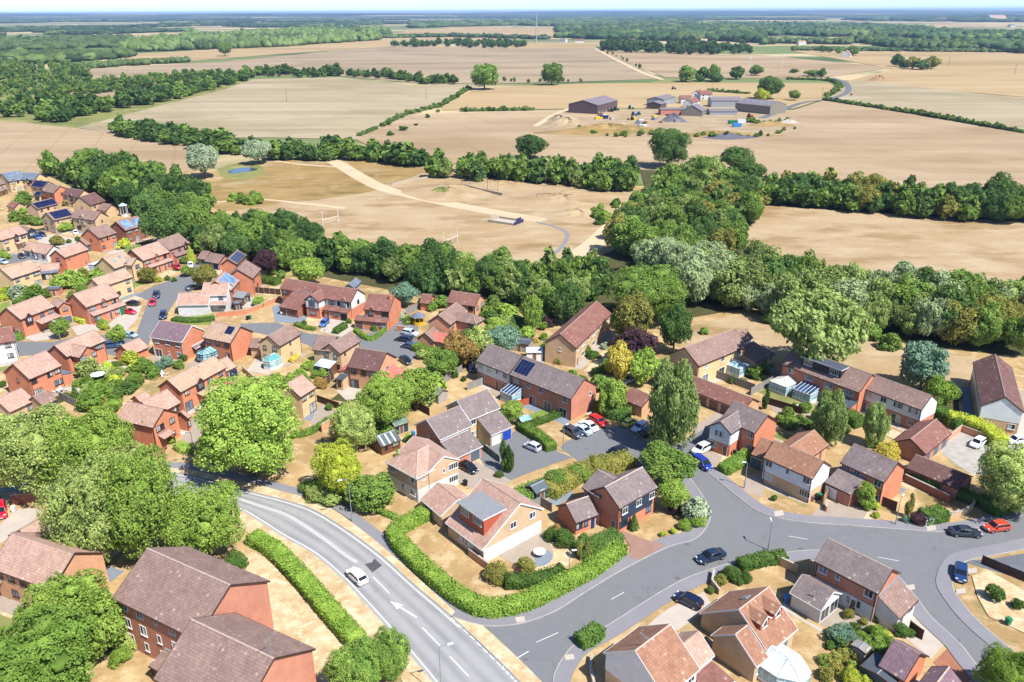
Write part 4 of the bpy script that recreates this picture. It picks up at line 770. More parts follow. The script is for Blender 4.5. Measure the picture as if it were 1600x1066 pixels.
G2 = 'attached brown roofed houses by the turning head'
h = hs('brick house with long porch roof, left of the attached pair at turning head', 'the left attached house')
v = h.vol('t2', (430,555), (765,450), (600,685), roof='roof_pink', F='W.V/....', **OR); v.gablet(0.5); v.lean('F', 0.1, 1.0, 1.6, 3.1, 2.5, wall='brick_orange', spec='WddW', roof='roof_pink')
h = hs('brick house with darker roof, right of the attached pair at turning head', 'the right attached house')
v = h.vol('t2', (755,440), (1020,350), (915,555), roof='roof_brown', F='VV./....', **RD); v.gablet(0.8, face='clad_dark'); v.lean('F', 0.15, 1.0, 1.6, 3.1, 2.5, wall='brick_orange', spec='VdW')
h = hs('small garage with bright green door at the end of turning head', 'the green garage', name='garage', cat='garage')
h.vol('t4', (515,90), (620,103), (440,187), he=2.3, roof='roof_brown', F='/.G', gar='green_door', **RD)
h = hs('double garage with purple-blue doors right of the green door garage', 'the blue door garage', name='garage', cat='garage')
h.vol('t4', (622,117), (800,150), (545,222), he=2.3, roof='roof_brown', F='/GG', gar='navy', **RD)
h = hs('brick house with dark grey solar roof backing on to the wood', 'the dark solar house')
v = h.vol('t4', (835,197), (960,80), (945,267), roof='roof_brown', F='V.V/VPV', Ag='/', **OR); v.panels(0.1, 0.92, 0.05, 0.92, 6, 3, 'pv_dark')
h = hs('brick house with tall blank gable below the dark solar roof', 'the tall brick gable')
h.vol('t4', (955,325), (1065,207), (1160,420), roof='roof_brown', F='V.V/.V.', **OR)
h = hs('brick house with silver solar panels facing right, behind the white house', 'the silver panel house')
v = h.vol('t4', (675,470), (795,345), (880,580), roof='roof_pink', F='VV/P.', Ag='/', **OR); v.panels(0.2, 0.95, 0.12, 0.88, 4, 5, 'pv_light'); v.lean('F', 0.1, 0.7, 3.0, 2.8, 2.3, wall='timber_brown', roof='flat_roof', spec='P')
h = hs('white rendered house with pink roof and long blank wall to the street', 'the white corner house')
v = h.vol('t4', (235,612), (625,606), (612,757), he=3.0, roof='roof_pink', wall='render_white', trim='white', Bg='V/'); v.vent(0.45, 0.2)
v = h.vol('t4', at=(745, 790, 2, 7.0, 3.6), he=4.8, roof='roof_pink', wall='render_white', F='.V/dW', Bg='T/', trim='white'); v.lean('F', 0.3, 1.0, 1.5, 3.0, 2.5, posts=True)
h = hs('red tiled detached house with brick garage wing left of the timbered house', 'the red-tiled house')
v = h.vol('t5', (215,115), (610,182), (140,245), roof='roof_red', F='V.../V...', Ag='/', **OR); v.lean('F', 0.42, 1.0, 6.5, 5.1, 2.4, wall='brick_dark', roof='roof_red', spec='G..', gar='brown_door'); v.vent(0.2)
h = hs('black and white timbered house with red roof and dark green garage door', 'the timbered house')
v = h.vol('t5', (610,185), (1095,252), (1010,415), roof='roof_red', F='..VVV/....', Bg='w/', clad='render_white', cz=2.9, wall='brick_orange'); v.gablet(0.82, w=2.0, face='render_white')
v.lean('F', 0.36, 1.0, 2.0, 3.2, 2.5, wall='brick_orange', roof='roof_red', spec='dVG', gar='black')
w = h.vol('t5', (515,325), (690,235), (605,412), roof='roof_red', Ag='W/W', clad='render_white', cz=2.9, wall='brick_orange')
tb = MB(); yy = w.y1 - w.y0; hx = w.x0 - 0.07
for y_ in (w.y0, w.y1): tb.box(hx - 0.06, hx, y_ - 0.08, y_ + 0.08, 2.6, w.he + 0.15)
for z_ in (2.75, 4.95): tb.box(hx - 0.065, hx, w.y0, w.y1, z_, z_ + 0.16)
tb.beam((hx - 0.04, w.y0, 4.95), (hx - 0.04, 0, w.hr - 0.3), 0.06, 0.14); tb.beam((hx - 0.04, w.y1, 4.95), (hx - 0.04, 0, w.hr - 0.3), 0.06, 0.14); tb.beam((hx - 0.04, 0, 4.95), (hx - 0.04, 0, w.hr - 0.3), 0.06, 0.14)
h.part('timber_frame', tb, 'black', M4=w.M)
tb = MB()
for k in range(9): xx = v.x0 + (v.x1 - v.x0) * (0.34 + 0.66 * k / 8); tb.box(xx - 0.06, xx + 0.06, v.y0 - 0.11, v.y0 - 0.052, 2.95, v.he + 0.1)
h.part('timber_frame', tb, 'black', M4=v.M)
h = hs('brick house with red roof, orange blank gable and chimney right of the timbered house', 'the chimney house')
v = h.vol('f', (577,458), (617,461.4), (603.8,486.8), roof='roof_red', F='..W/...', Bg='/', **OR); v.gablet(0.3); v.lean('F', -0.35, 1.0, 1.8, 3.1, 2.4, wall='brick_orange', roof='roof_red', spec='G.dW', gar='brown_door'); v.chimney(0.88, 0.75)
h = hs('orange brick house with small side porch roof under the trees, upper of two', 'the upper buff pair house')
v = h.vol('t6', (830,190), (1190,240), (1135,388), roof='roof_red', F='V.V/..V', Bg='VW/sd', wall='brick_pink'); v.lean('B', 0.55, 0.95, 1.2, 3.1, 2.5, posts=True)
h = hs('orange brick house with big blank gable and side wing, lower of two', 'the lower buff pair house')
h.vol('t6', (670,495), (900,327), (830,608), roof='roof_brown', F='V.V/V.P', wall='brick_pink'); h.vol('t6', (905,447), (1095,482), (985,580), he=4.8, roof='roof_brown', F='.V/V.', hip=(0, 1), wall='brick_pink')
h = hs('detached buff garage with half new salmon roof beside parked cars', 'the salmon garage', name='garage', cat='garage')
h.vol('t6', (500,715), (620,637), (640,810), he=2.4, roof='roof_brown', Ag='/.', wall='brick_pink'); h.vol('t6', (600,692), (790,720), (715,830), he=2.35, roof='roof_new', hip=(0, 1), wall='brick_pink')
h = hs('small red roofed garden outbuilding in front of the trees, behind the chimney house', 'the red outbuilding', name='outbuilding', cat='outbuilding')
h.vol('t6', (470,230), (600,240), (545,352), he=2.3, roof='roof_red', **OR)
h = hs('grey roofed garden workshop behind the timbered house', 'the grey workshop', name='outbuilding', cat='outbuilding')
h.vol('t5', (985,200), (1080,115), (1150,145), he=2.3, roof='roof_slate', wall='timber_grey', ridge='lead')
h = hs('buff brick house with turquoise conservatory beside the middle street', 'the turquoise conservatory house')
v = h.vol('u1', (300,355), (575,202), (465,475), roof='roof_brown', F='.s./.s.', Ag='wV/V.', wall='brick_yellow', frame='brown_frame'); v.conservatory('A', 0.72, 3.6, 3.2, shape='bay', gl='cons_glass', frame='white', roofgl='teal'); v.vent(0.75, 0.25)
h.vol('u1', (110,380), (230,385), (60,498), he=2.5, roof='roof_brown', wall='brick_buff')
h = hs('buff house with glazed veranda below brown roof, left of the salmon extension', 'the veranda house')
v = h.vol('u1', (1060,455), (1320,300), (1195,575), roof='roof_brown', Ag='Vw/.P', wall='brick_buff', F='s./..'); v.lean('A', -0.05, 0.8, 3.0, 2.9, 2.3, wall='timber_brown', roof='cons_white', spec='PdP')
h.vol('u1', (920,345), (1150,368), (820,522), roof='roof_brown', F='./.', wall='brick_buff').aerial(0.4)
h = hs('buff house with new salmon side roof and dark windows, middle of the left estate', 'the salmon extension house')
v = h.vol('u2', (130,260), (510,320), (385,560), roof='roof_plum', F='VVW/P.W', Bg='s/', wall='brick_pink', frame='black'); v.lean('B', 0.0, 0.85, 3.6, 3.9, 2.5, wall='brick_pink', roof='roof_new')
v.lean('A', 0.2, 1.0, 3.0, 4.4, 3.4, wall='brick_pink', roof='roof_new', spec='.s'); v.lean('F', -0.3, -0.04, 2.4, 2.9, 2.7, wall='brick_buff', roof='flat_dark', spec='T')
h = hs('pale buff house with pink roof half hidden by the big bright tree', 'the half hidden house')
h.vol('f', (446.9,600), (472.2,584.9), (496.3,603.9), roof='roof_pink', F='VV/.P', wall='brick_yellow')
h = hs('orange brick house with white lower windows and blank left gable, lower left', 'the patio house')
v = h.vol('t7', (155,620), (565,455), (390,800), roof='roof_pink', F='V.VV/W.W', Ag='s/', **OR); v.lean('B', 0.0, 0.5, 2.6, 2.9, 2.3, wall='brick_orange', roof='roof_slate', spec='V')
h = hs('orange brick house with grey front gable and flue above patio house', 'the flue house')
v = h.vol('t7', (670,395), (1160,197), (1320,325), roof='roof_pink', F='..W/...', Ag='/', **OR)
w = h.vol('t7', (850,367), (1075,407), (965,542), he=4.8, roof='roof_pink', Bg='W.V/...', F='s/', **OR); w.vent(0.45, 0.15, 0.9)
h = hs('small brick garage with pink roof between street and gardens, behind blue van', 'the small brick garage', name='garage', cat='garage')
h.vol('f', (188.7,540), (217.7,527.6), (219.6,548.2), he=2.4, roof='roof_pink', Ag='/d', **OR)
h = hs('orange brick house with mauve-grey roof and white rear windows', 'the mauve-roofed house')
v = h.vol('t8', (395,240), (790,302), (640,508), roof='roof_purple', F='VVV/PsV', Bg='/.s', frame='white', trim='white', **OR); v.lean('B', 0.35, 0.95, 1.0, 2.7, 2.3)
h = hs('orange brick house with small blue solar panel and green octagonal conservatory', 'the octagon conservatory house')
v = h.vol('t8', (1040,250), (1390,317), (1245,520), roof='roof_tan', F='VwV/..V', Bg='/.s', **OR); v.panels(0.62, 0.86, 0.45, 0.9, 2, 1, 'pv'); v.conservatory('F', 0.2, 4.2, 3.6, shape='bay', frame='black', roofgl='cons_glass')
h = hs('long orange brick house with tan roof and blue garage door beside the big tree', 'the long tan-roofed house')
v = h.vol('f', (261,593.7), (334.4,555.7), (285,611.5), roof='roof_tan', F='V.VV/P.VV', Ag='/', **OR); v.gablet(0.4, face='clad_dark', w=2.2); v.lean('F', 0.3, 0.65, 1.8, 3.0, 2.5, posts=True); v.vent(0.6, 0.75)
h.vol('f', (335,566), (355.5,557), (374.8,570.7), he=2.7, roof='roof_tan', F='/dG', gar='navy', **OR)
h = hs('orange brick house with pink roof and brick forecourt beside the main road', 'the forecourt house')
v = h.vol('u4', (310,290), (760,387), (600,615), roof='roof_pink', F='W.../....', Bg='WV/.s', frame='brown_frame', **OR); v.lean('B', 0.1, 0.55, 1.5, 2.9, 2.4, posts=True); v.vent(0.7, 0.12, 0.8)
h.vol('u4', (480,300), (800,140), (980,302), he=5.0, roof='roof_pink', F='..V/...', **OR); h.vol('u4', (400,255), (545,190), (590,235), he=2.7, roof='roof_pink', **OR); h.vol('u4', (960,425), (1000,400), (1075,490), he=3.0, roof='roof_pink', F='/T', **OR)
h = hs('low buff outbuilding with pink roof at the left edge, left of pair', 'the left low building', name='annexe', cat='annexe')
h.vol('u3', (-60,270), (265,125), (460,270), he=2.7, roof='roof_pink', F='/...W', wall='brick_buff')
h = hs('low buff annexe with darker roof and maroon door beside grey fence', 'the maroon door annexe', name='annexe', cat='annexe')
h.vol('u3', (400,235), (580,155), (735,255), he=2.5, roof='roof_brown', F='/PdV', wall='brick_buff', door='brown_door')
h = hs('white house with red roof cut by left edge, conifers at its wall', 'the white house at the left edge')
h.vol('t7', at=(-20, 560, 30, 9, 3.6), roof='roof_red', wall='render_white', F='V.V/V.V', Bg='V/V')
# central cluster
h = hs('buff brick house with blue and white garage doors beside the cul-de-sac', 'the blue garage house')
v = h.vol('u6', (580,205), (960,60), (1135,285), roof='roof_grey', F='VsWW/V...', trim='white', frame='white', wall='brick_yellow'); v.lean('F', 0.24, 1.0, 4.2, 4.6, 2.6, wall='brick_yellow', roof='roof_grey', spec='GG', gar='white'); v.gar = 'blue'
T_, fw_, _ = v.face('F'); v.opening('G', T_ @ TR(fw_ * 0.31, -3.98, 0.02)); h.o
h = hs('red brick house with grey tiles and dark garage door between hip roof and cul-de-sac', 'the dark garage house')
v = h.vol('u6', (205,435), (610,267), (775,510), roof='roof_grey', F='WsV/....', Ag='s/', trim='white', frame='white', wall='brick_red'); v.lean('F', 0.0, 0.92, 4.0, 4.3, 2.5, wall='brick_red', roof='roof_grey', spec='.G', gar='grey_door')
h = hs('buff and white house with hipped pink roof above the green hedge corner', 'the hipped roof house')
v = h.vol('w1', (440,90), (815,337), (1015,378), pitch=30, roof='roof_pink', wall='render_white', clad='brick_buff', cz=2.5, trim='white', frame='white', Bg='.sW/..W', ridge='ridge_light')
w = h.vol('w1', (500,265), (620,205), (415,650), pitch=27, roof='roof_pink', wall='render_white', clad='brick_buff', cz=2.5, trim='white', frame='white', Ag='V.V/.TV', F='s./..', hip=(1, 0), ridge='ridge_light')
h = hs('low pink roofed garage joining the hipped house and the dormer house', 'the linking garage', name='garage', cat='garage')
h.vol('w1', (735,665), (990,870), (545,880), he=2.5, pitch=28, roof='roof_pink', wall='brick_buff', Ag='/.', K='/G', trim='white')
h = hs('buff house with flat grey box dormer and white gable facing round patio', 'the dormer house')
v = h.vol('w2', (820,60), (1290,365), (795,930), he=2.6, pitch=33, E2=(1500,385), roof='roof_pink', wall='brick_buff', trim='white', frame='white', F='/.WW.', Bg='.VV/PPV', ridge='ridge')
v.boxdormer(0.18, 0.84, 0.2, 0.78, 'tilehang', 'flat_roof', 'WW')
cw = MB(); cw.box(v.x1 + 0.005, v.x1 + 0.05, v.y0 + 0.05, v.y1 - 0.05, 0, 2.3); h.part('white_wall_panel', cw, 'render_white', M4=v.M)
h = hs('red brick house with navy boarded front and grey roof at the road bend', 'the navy boarded house')
v = h.vol('w3', (905,480), (1375,230), (1105,745), roof='roof_grey', wall='brick_orange', frame='white', trim='brown_frame', Ag='/..d', F='...../.....', ridge='ridge_light')
cw = MB(); cw.box(v.x0 + 0.6, v.x1 - 0.9, v.y0 - 0.28, v.y0 - 0.002, 2.4, v.he + 0.05); h.part('boarded_bay', cw, 'clad_navy', M4=v.M)
T_, fw_, _ = v.face('F')
for fx, k_, zz in ((-0.38, 'V', 3.55), (0.0, 'V', 3.55), (0.36, 'V', 3.55)): v.opening(k_, T_ @ TR(fw_ * fx, -0.28, zz))
v.opening('W', T_ @ TR(-fw_ * 0.36, 0, 0.9), 'clad_navy'); v.opening('V', T_ @ TR(fw_ * 0.33, 0, 0.9), 'clad_navy')
h.vol('w3', (822,258), (1035,385), (490,402), roof='roof_grey', wall='brick_orange', frame='white', pitch=32, F='V./.P', Ag='/', ridge='ridge_light')
w = h.vol('w3', (430,690), (705,590), (885,800), he=2.5, roof='roof_grey', wall='brick_orange', frame='clad_navy', F='/VTd', ridge='ridge_light', door='navy')
G3 = 'rows of terraced houses'
P0, P1 = np.array(tp('u7', 275, 287)), np.array(tp('u7', 1450, 727)); PE = tp('u7', 1250, 965); pm = P0 + (P1 - P0) * 0.345; pn = P0 + (P1 - P0) * 0.355
h = hs('white boarded end of terrace with grey roof above the garden rails', 'the white boarded terrace', name='terraced_house', group=G3)
h.vol('f', tuple(P0), tuple(pm), PE, roof='roof_grey', wall='brick_red', clad='clad_white', cz=2.5, frame='white', F='VVsV/P.dP', Ag='/', og=0.08)
h = hs('red brick terrace with dark blue solar panels and white conservatory', 'the brick terrace with panels', name='terraced_house', group=G3)
v = h.vol('f', tuple(pn), tuple(P1), PE, roof='roof_grey', wall='brick_red', frame='white', F='VVV.V/.PPP', Bg='.s/', og=0.08); v.panels(0.02, 0.25, 0.2, 0.86, 4, 2, 'pv'); v.conservatory('F', 0.1, 3.4, 3.2, shape='lean', gl='cons_glass', roofgl='cons_blue')
h = hs('long buff terrace with red-brown roof running away beside purple tree', 'the long buff terrace', name='terraced_house', group=G3)
v = h.vol('u8', (275,490), (735,80), (490,650), roof='roof_red', wall='brick_buff', frame='white', F='wWwWwWw/dWdWdWd', Ag='.s./'); v.vent(0.3, 0.8, 0.9)
h = hs('buff brick terrace with brown roof and glass conservatory above garage row', 'the buff terrace by the willow', name='terraced_house', group=G3)
v = h.vol('v1', (390,340), (1000,107), (590,560), roof='roof_brown', wall='brick_yellow', frame='white', F='VVV/PPV', Ag='.s/', trim='brown_frame'); v.conservatory('F', 0.72, 3.6, 3.4, shape='hip')
h = hs('white boarded end house with single storey rooflit extension beside willow', 'the rooflit extension house', name='terraced_house', group=G3)
v = h.vol('v1', (1010,152), (1138,100), (1245,215), roof='roof_brown', wall='clad_white', frame='white', F='V./..', trim='brown_frame'); v.lean('F', -0.75, 1.3, 6.0, 3.7, 2.5, wall='brick_yellow', roof='roof_brown', spec='.PV')
h = hs('red brick terrace with long dark dormer and white conservatories', 'the dark dormer terrace', name='terraced_house', group=G3)
v = h.vol('v2', (400,177), (1370,512), (1195,735), roof='roof_brown', wall='brick_orange', frame='white', F='VWWW/PPWW', trim='brown_frame', og=0.08); v.boxdormer(0.22, 0.72, 0.3, 0.9, 'clad_dark', 'flat_dark', 'W.W', lift=0.15)
v.conservatory('F', 0.12, 4.2, 4.2, shape='hip', gl='cons_glass', roofgl='cream'); v.conservatory('F', 0.42, 4.0, 3.6, shape='lean', gl='cons_glass', roofgl='cons_blue'); v.lean('F', 0.76, 1.0, 3.2, 2.8, 2.3, wall='brick_orange', roof='flat_dark', spec='.')
h = hs('white boarded terrace with brown roof right of the dark dormer terrace', 'the white boarded right terrace', name='terraced_house', group=G3)
v = h.vol('v3', (262,193), (1000,457), (865,637), roof='roof_brown', wall='brick_red', clad='clad_white', cz=2.5, frame='white', F='VVWW/PVPV', Bg='/', og=0.08)
h = hs('tall white gabled block with plum roof at the right edge', 'the white gabled block')
v = h.vol('f', (1554.7,553.2), (1571.1,620.3), (1531.9,630.5), roof='roof_plum', wall='brick_buff', clad='clad_white', cz=2.4, frame='white', Bg='/..V', trim='brown_frame', F='s/d'); v.vent(0.35, 0.8); v.vent(0.6, 0.8)
h = hs('brick triple garage with red-brown roof beside the concrete yard', 'the triple garage', name='garage_block', cat='garage')
h.vol('v8', (180,360), (500,112), (385,542), he=2.5, pitch=32, roof='roof_red', wall='brick_red', F='/GGG', gar='grey_door')
h = hs('long low garage with plum roof behind the ivy wall, right side', 'the long low garage', name='garage_block', cat='garage')
h.vol('v8', (245,550), (885,802), (135,722), he=2.4, pitch=28, roof='roof_plum', wall='brick_red', K='/GGGG')
h = hs('half hidden garage with purple roof behind the right hand tree', 'the purple garage', name='garage_block', cat='garage')
h.vol('v8', (1330,480), (1560,560), (1290,600), he=2.4, pitch=28, roof='roof_plum', wall='brick_red', K='/GG')
h = hs('red brick house with grey tiled roof and white garage door, bright orange gable', 'the orange gable house')
v = h.vol('v7', (430,180), (977,412), (810,665), roof='roof_grey', wall='brick_orange', frame='white', F='VV.V/...V', trim='brown_frame'); v.lean('F', -0.04, 0.6, 4.2, 4.1, 2.6, wall='brick_red', roof='roof_grey', spec='G.', gar='white')
h = hs('white boarded house with orange-brown roof facing the road bend', 'the white boarded front house')
v = h.vol('v6', (480,302), (1087,557), (925,770), roof='roof_orange', wall='brick_buff', clad='clad_white', cz=2.4, frame='white', F='V.s.V/W...W', trim='brown_frame')
h.vol('v6', (320,265), (450,318), (170,462), he=2.7, roof='roof_orange', wall='brick_buff', F='/G', gar='grey_door')
h = hs('pitched roofed garage in the garden behind the white boarded front house', 'the garden garage at right', name='garage', cat='garage')
h.vol('v6', (660,378), (970,167), (1155,352), he=2.5, pitch=32, roof='roof_orange', wall='brick_pink', F='/.d'); 
h = hs('brick house with white boarded front gable beside silver car', 'the white front gable house')
v = h.vol('v5', (690,205), (1110,382), (935,605), roof='roof_grey', wall='brick_orange', frame='white', F='...V/...V', trim='brown_frame')
h.vol('v5', (520,467), (740,327), (655,615), roof='roof_grey', wall='brick_orange', clad='clad_white', cz=2.4, frame='white', Ag='.W./W.d', trim='brown_frame')
h = hs('long row of brick garages with red roof and one white door', 'the garage row', name='garage_block', cat='garage')
h.vol('v1', (130,545), (1240,967), (920,1045), he=2.5, pitch=30, roof='roof_red', wall='brick_pink', F='/G.GGGGGG', gar='brown_door').gar
h = hs('short brick garage with red roof behind the yellow car', 'the short garage', name='garage_block', cat='garage')
h.vol('v4', (850,122), (1090,222), (735,267), he=2.5, pitch=30, roof='roof_red', wall='brick_pink', K='/GG')
# right foreground
h = hs('white boarded gable house with orange-brown tiles beside the junction', 'the junction house')
v = h.vol('w5', (490,675), (925,345), (1100,1062), pitch=38, roof='roof_orange', wall='brick_buff', clad='clad_white', cz=2.5, trim='white', frame='white', F='..V/..V', ridge='ridge_light'); v.aerial(0.25, 1.2)
w = h.vol('w5', (1060,600), (1275,432), (1500,705), he=4.0, pitch=38, roof='roof_pink', wall='brick_buff', trim='white', ridge='ridge'); w.lean('F', -0.3, 1.0, 3.5, 3.2, 2.5, wall='brick_buff', roof='roof_red', spec='V')
h = hs('buff house with two red tiled gabled dormers and white bargeboards', 'the two dormer house')
v = h.vol('w6', (745,490), (1112,210), (1510,695), he=2.9, pitch=38, E2=(318,480), roof='roof_orange', wall='brick_buff', trim='white', frame='white', F='/..P.', ridge='ridge_light'); v.gdormer(0.28, 0.42, 1.9, 1.25, 3); v.gdormer(0.72, 0.42, 1.9, 1.25, 3); v.rooflight(0.55, 0.7, 1.0, 1.3, back=True)
w = h.vol('w6', (700,797), (850,682), (1130,1062), he=2.9, pitch=38, roof='roof_orange', wall='brick_buff', trim='white', frame='white', Ag='../', ridge='ridge_light', F='/V')
v.conservatory('F', 0.1, 5.2, 5.0, h=2.2, rise=1.1, shape='bay', roofgl='cons_white')
h = hs('red brick house with white ground floor and grey tiled roof inside the road bend', 'the white ground floor house')
v = h.vol('w7', (590,85), (1382,472), (1190,770), roof='roof_grey', wall='brick_red', frame='white', F='Vs.V/....', trim='brown_frame', ridge='ridge_light')
lw = MB(); lw.box(v.x0 + 0.02, v.x1 - 0.02, v.y0 - 0.06, v.y0 - 0.004, 0, 2.4); h.part('white_wall_panel', lw, 'render_white', M4=v.M)
T_, fw_, _ = v.face('F')
for fx, k_ in ((0.1, 'T'), (0.26, 'T'), (0.18, 'd')): v.opening(k_, T_ @ TR(fw_ * fx, -0.06, 0.02 if k_ == 'd' else 1.0))
v.lean('B', 0.05, 1.0, 3.2, 4.2, 2.5, wall='render_white', roof='roof_brown', spec='dV')
w = h.vol('w7', (265,530), (655,747), (490,975), he=2.5, pitch=33, roof='roof_grey', wall='render_white', frame='white', trim='white', Bg='/PP', F='/....'); w.vent(0.62, 0.35, 0.9)
h = hs('dark tiled garage with small brick end beside the sandy drive, bottom right', 'the dark tiled garage', name='garage', cat='garage')
h.vol('x1', (455,532), (775,716), (260,862), he=2.7, pitch=36, roof='roof_purple', wall='brick_orange', Bg='/.', K='/G', ridge='ridge')
h = hs('house with dark tiled roof at the bottom edge beside the pink drive', 'the bottom edge house')
h.vol('x1', (960,1092), (1130,872), (1290,1080), he=2.9, pitch=36, roof='roof_purple', wall='brick_buff', ridge='ridge_light', Bg='/G')
# left foreground
G4 = 'three storey flats'
h = hs('three storey red brick flats with white windows and brown weathered roof', 'the three storey flats', name='flats', cat='flats', group=G4)
v = h.vol('x5', (235,75), (850,347), (15,465), he=7.7, pitch=32, roof='roof_brown', wall='brick_red', frame='white', F='VVsVs/HHTHH/HTTHT', Bg='', trim='brown_frame', ridge='ridge_light', K='VVV/VVV/VVV')
v.lean('F', 0.55, 0.82, 2.6, 3.1, 2.5, posts=True)
h = hs('second block of three storey flats at the bottom edge with aerial mast', 'the bottom flats', name='flats', cat='flats', group=G4)
v = h.vol('x5', (570,645), (1180,937), (1457,905), dmin=6.0, he=7.7, pitch=32, roof='roof_brown', wall='brick_red', frame='white', F='VVsV/HHTH/HTTH', Bg='', trim='brown_frame', ridge='ridge_light', K='VVV/VVV/VVV'); v.aerial(0.97, 2.6)
h = hs('long pink roofed brick house with creeper at the left edge below main road', 'the creeper house')
v = h.vol('x3', (150,405), (920,660), (0,895), roof='roof_pink', wall='brick_pink', F='VVVVV/.V.V.', trim='brown_frame', ridge='ridge'); v.lean('F', -0.1, 0.12, 2.5, 3.0, 2.4, posts=True)
h = hs('low pink roofed garage between main road and creeper house', 'the roadside garage', name='garage', cat='garage')
h.vol('x3', (240,385), (790,72), (890,335), he=2.6, pitch=30, roof='roof_pink', wall='brick_buff', F='/.d.')
# farm
G5 = 'farm barns in the fields'
def barn(label, t, he, wall, roof, **k):
    b = hs(label, 'the farm', name='barn', cat='barn', group=G5); return b.vol(t, he=he, pitch=k.pop('pitch', 15), wall=wall, roof=roof, trim='grey_metal', ridge='lead', base=-0.3, **k)
v = barn('largest brown metal barn at the left of the farm yard', 'x7', he=7, wall='barn_brown', roof='barn_roof', F='/PPPPPP', at=(455, 345, 62, 44, 13))
barn('grey metal barn with open front in the middle of the farm', 'x7', he=5.5, wall='barn_grey', roof='barn_roof', at=(1300, 265, 60, 30, 8))
barn('small dark barn in front of the grey metal barn', 'x7', he=4, wall='barn_brown', roof='barn_roof', at=(1245, 310, 60, 14, 6.5))
barn('low brown brick shed with pale flat roof in the farm yard', 'x7', he=4.5, wall='brick_red', roof='barn_roof', pitch=6, at=(1435, 390, 0, 20, 6))
barn('grey greenhouse barn with white roof lights at the farm front', 'x8', he=4, wall='barn_tan', roof='barn_roof', pitch=28, at=(270, 480, 65, 16, 8.5))
barn('long grey barn with patched tin wall behind the low grey shed', 'x8', he=5.5, wall='barn_grey', roof='barn_roof', pitch=20, at=(650, 370, 0, 26, 7))
barn('low long grey tin shed at the middle of the farm', 'x8', he=3, wall='barn_grey', roof='barn_roof', pitch=14, at=(620, 470, 0, 22, 6))
v = barn('large tan sided barn with row of roof lights at the right of the farm', 'x8', he=6.5, wall='barn_tan', roof='barn_roof', F='/GG.', at=(1100, 440, -52, 34, 11), Ag='')
for k_ in range(4): v.rooflight(0.2 + 0.2 * k_, 0.6, 1.8, 5)
h = hs('white farmhouse with red tiled roof and chimney above the barns', 'the farmhouse', name='farmhouse', cat='farmhouse')
v = h.vol('x8', at=(410, 285, 0, 11, 4.5), he=5.0, roof='roof_red', wall='render_white', F='VV/VV'); v.chimney(0.0, 0.9, 0.9, 1.6)
h.vol('x8', at=(300, 275, 70, 10, 4), he=5.0, roof='roof_red', wall='render_white', Ag='V/V')
h = hs('farm cottage with dark blue covered roof slope beside the farmhouse', 'the blue tarpaulin cottage', name='farmhouse', cat='farmhouse')
h.vol('x8', at=(240, 375, 60, 20, 4.5), he=4.2, roof='roof_red', wall='render_white', Ag='/V'); h.vol('x8', at=(160, 330, 5, 10, 4), he=4.0, roof='roof_red', wall='render_white')
h = hs('white thatched-looking cottage with trees alone in the far right field', 'the far cottage', name='cottage', cat='cottage')
h.vol('f', at=(1322, 89, 60, 14, 8), he=4, pitch=42, roof='roof_tan', wall='render_white')

plots()

# ---------------------------------------------------------------- vegetation
def npmesh(name, V, Q, mats, mi=None, tris=None, smooth=None):
    me = bpy.data.meshes.new(name); nq = len(Q); nt_ = 0 if tris is None else len(tris)
    me.vertices.add(len(V)); me.vertices.foreach_set('co', np.asarray(V, np.float32).ravel())
    loops = np.concatenate([np.asarray(Q, np.int32).ravel()] + ([np.asarray(tris, np.int32).ravel()] if nt_ else [])); me.loops.add(len(loops)); me.loops.foreach_set('vertex_index', loops)
    me.polygons.add(nq + nt_); st = np.concatenate([np.arange(nq) * 4, nq * 4 + np.arange(nt_) * 3]); me.polygons.foreach_set('loop_start', st.astype(np.int32))
    for m in mats: me.materials.append(M[m])
    if mi is not None: me.polygons.foreach_set('material_index', np.asarray(mi, np.int32))
    me.update(calc_edges=True); return me
def ico():
    t = (1 + 5 ** 0.5) / 2; v = [(-1, t, 0), (1, t, 0), (-1, -t, 0), (1, -t, 0), (0, -1, t), (0, 1, t), (0, -1, -t), (0, 1, -t), (t, 0, -1), (t, 0, 1), (-t, 0, -1), (-t, 0, 1)]
    f = [(0, 11, 5), (0, 5, 1), (0, 1, 7), (0, 7, 10), (0, 10, 11), (1, 5, 9), (5, 11, 4), (11, 10, 2), (10, 7, 6), (7, 1, 8), (3, 9, 4), (3, 4, 2), (3, 2, 6), (3, 6, 8), (3, 8, 9), (4, 9, 5), (2, 4, 11), (6, 2, 10), (8, 6, 7), (9, 8, 1)]
    v = [np.array(p) / np.linalg.norm(p) for p in v]
    c = {}; nf = []
    def mid(a, b):
        k = (min(a, b), max(a, b))
        if k not in c: m = v[a] + v[b]; v.append(m / np.linalg.norm(m)); c[k] = len(v) - 1
        return c[k]
    for a, b, d in f: x, y, z = mid(a, b), mid(b, d), mid(d, a); nf += [(a, x, z), (b, y, x), (d, z, y), (x, y, z)]
    return np.array(v), np.array(nf)
IV, IF = ico()
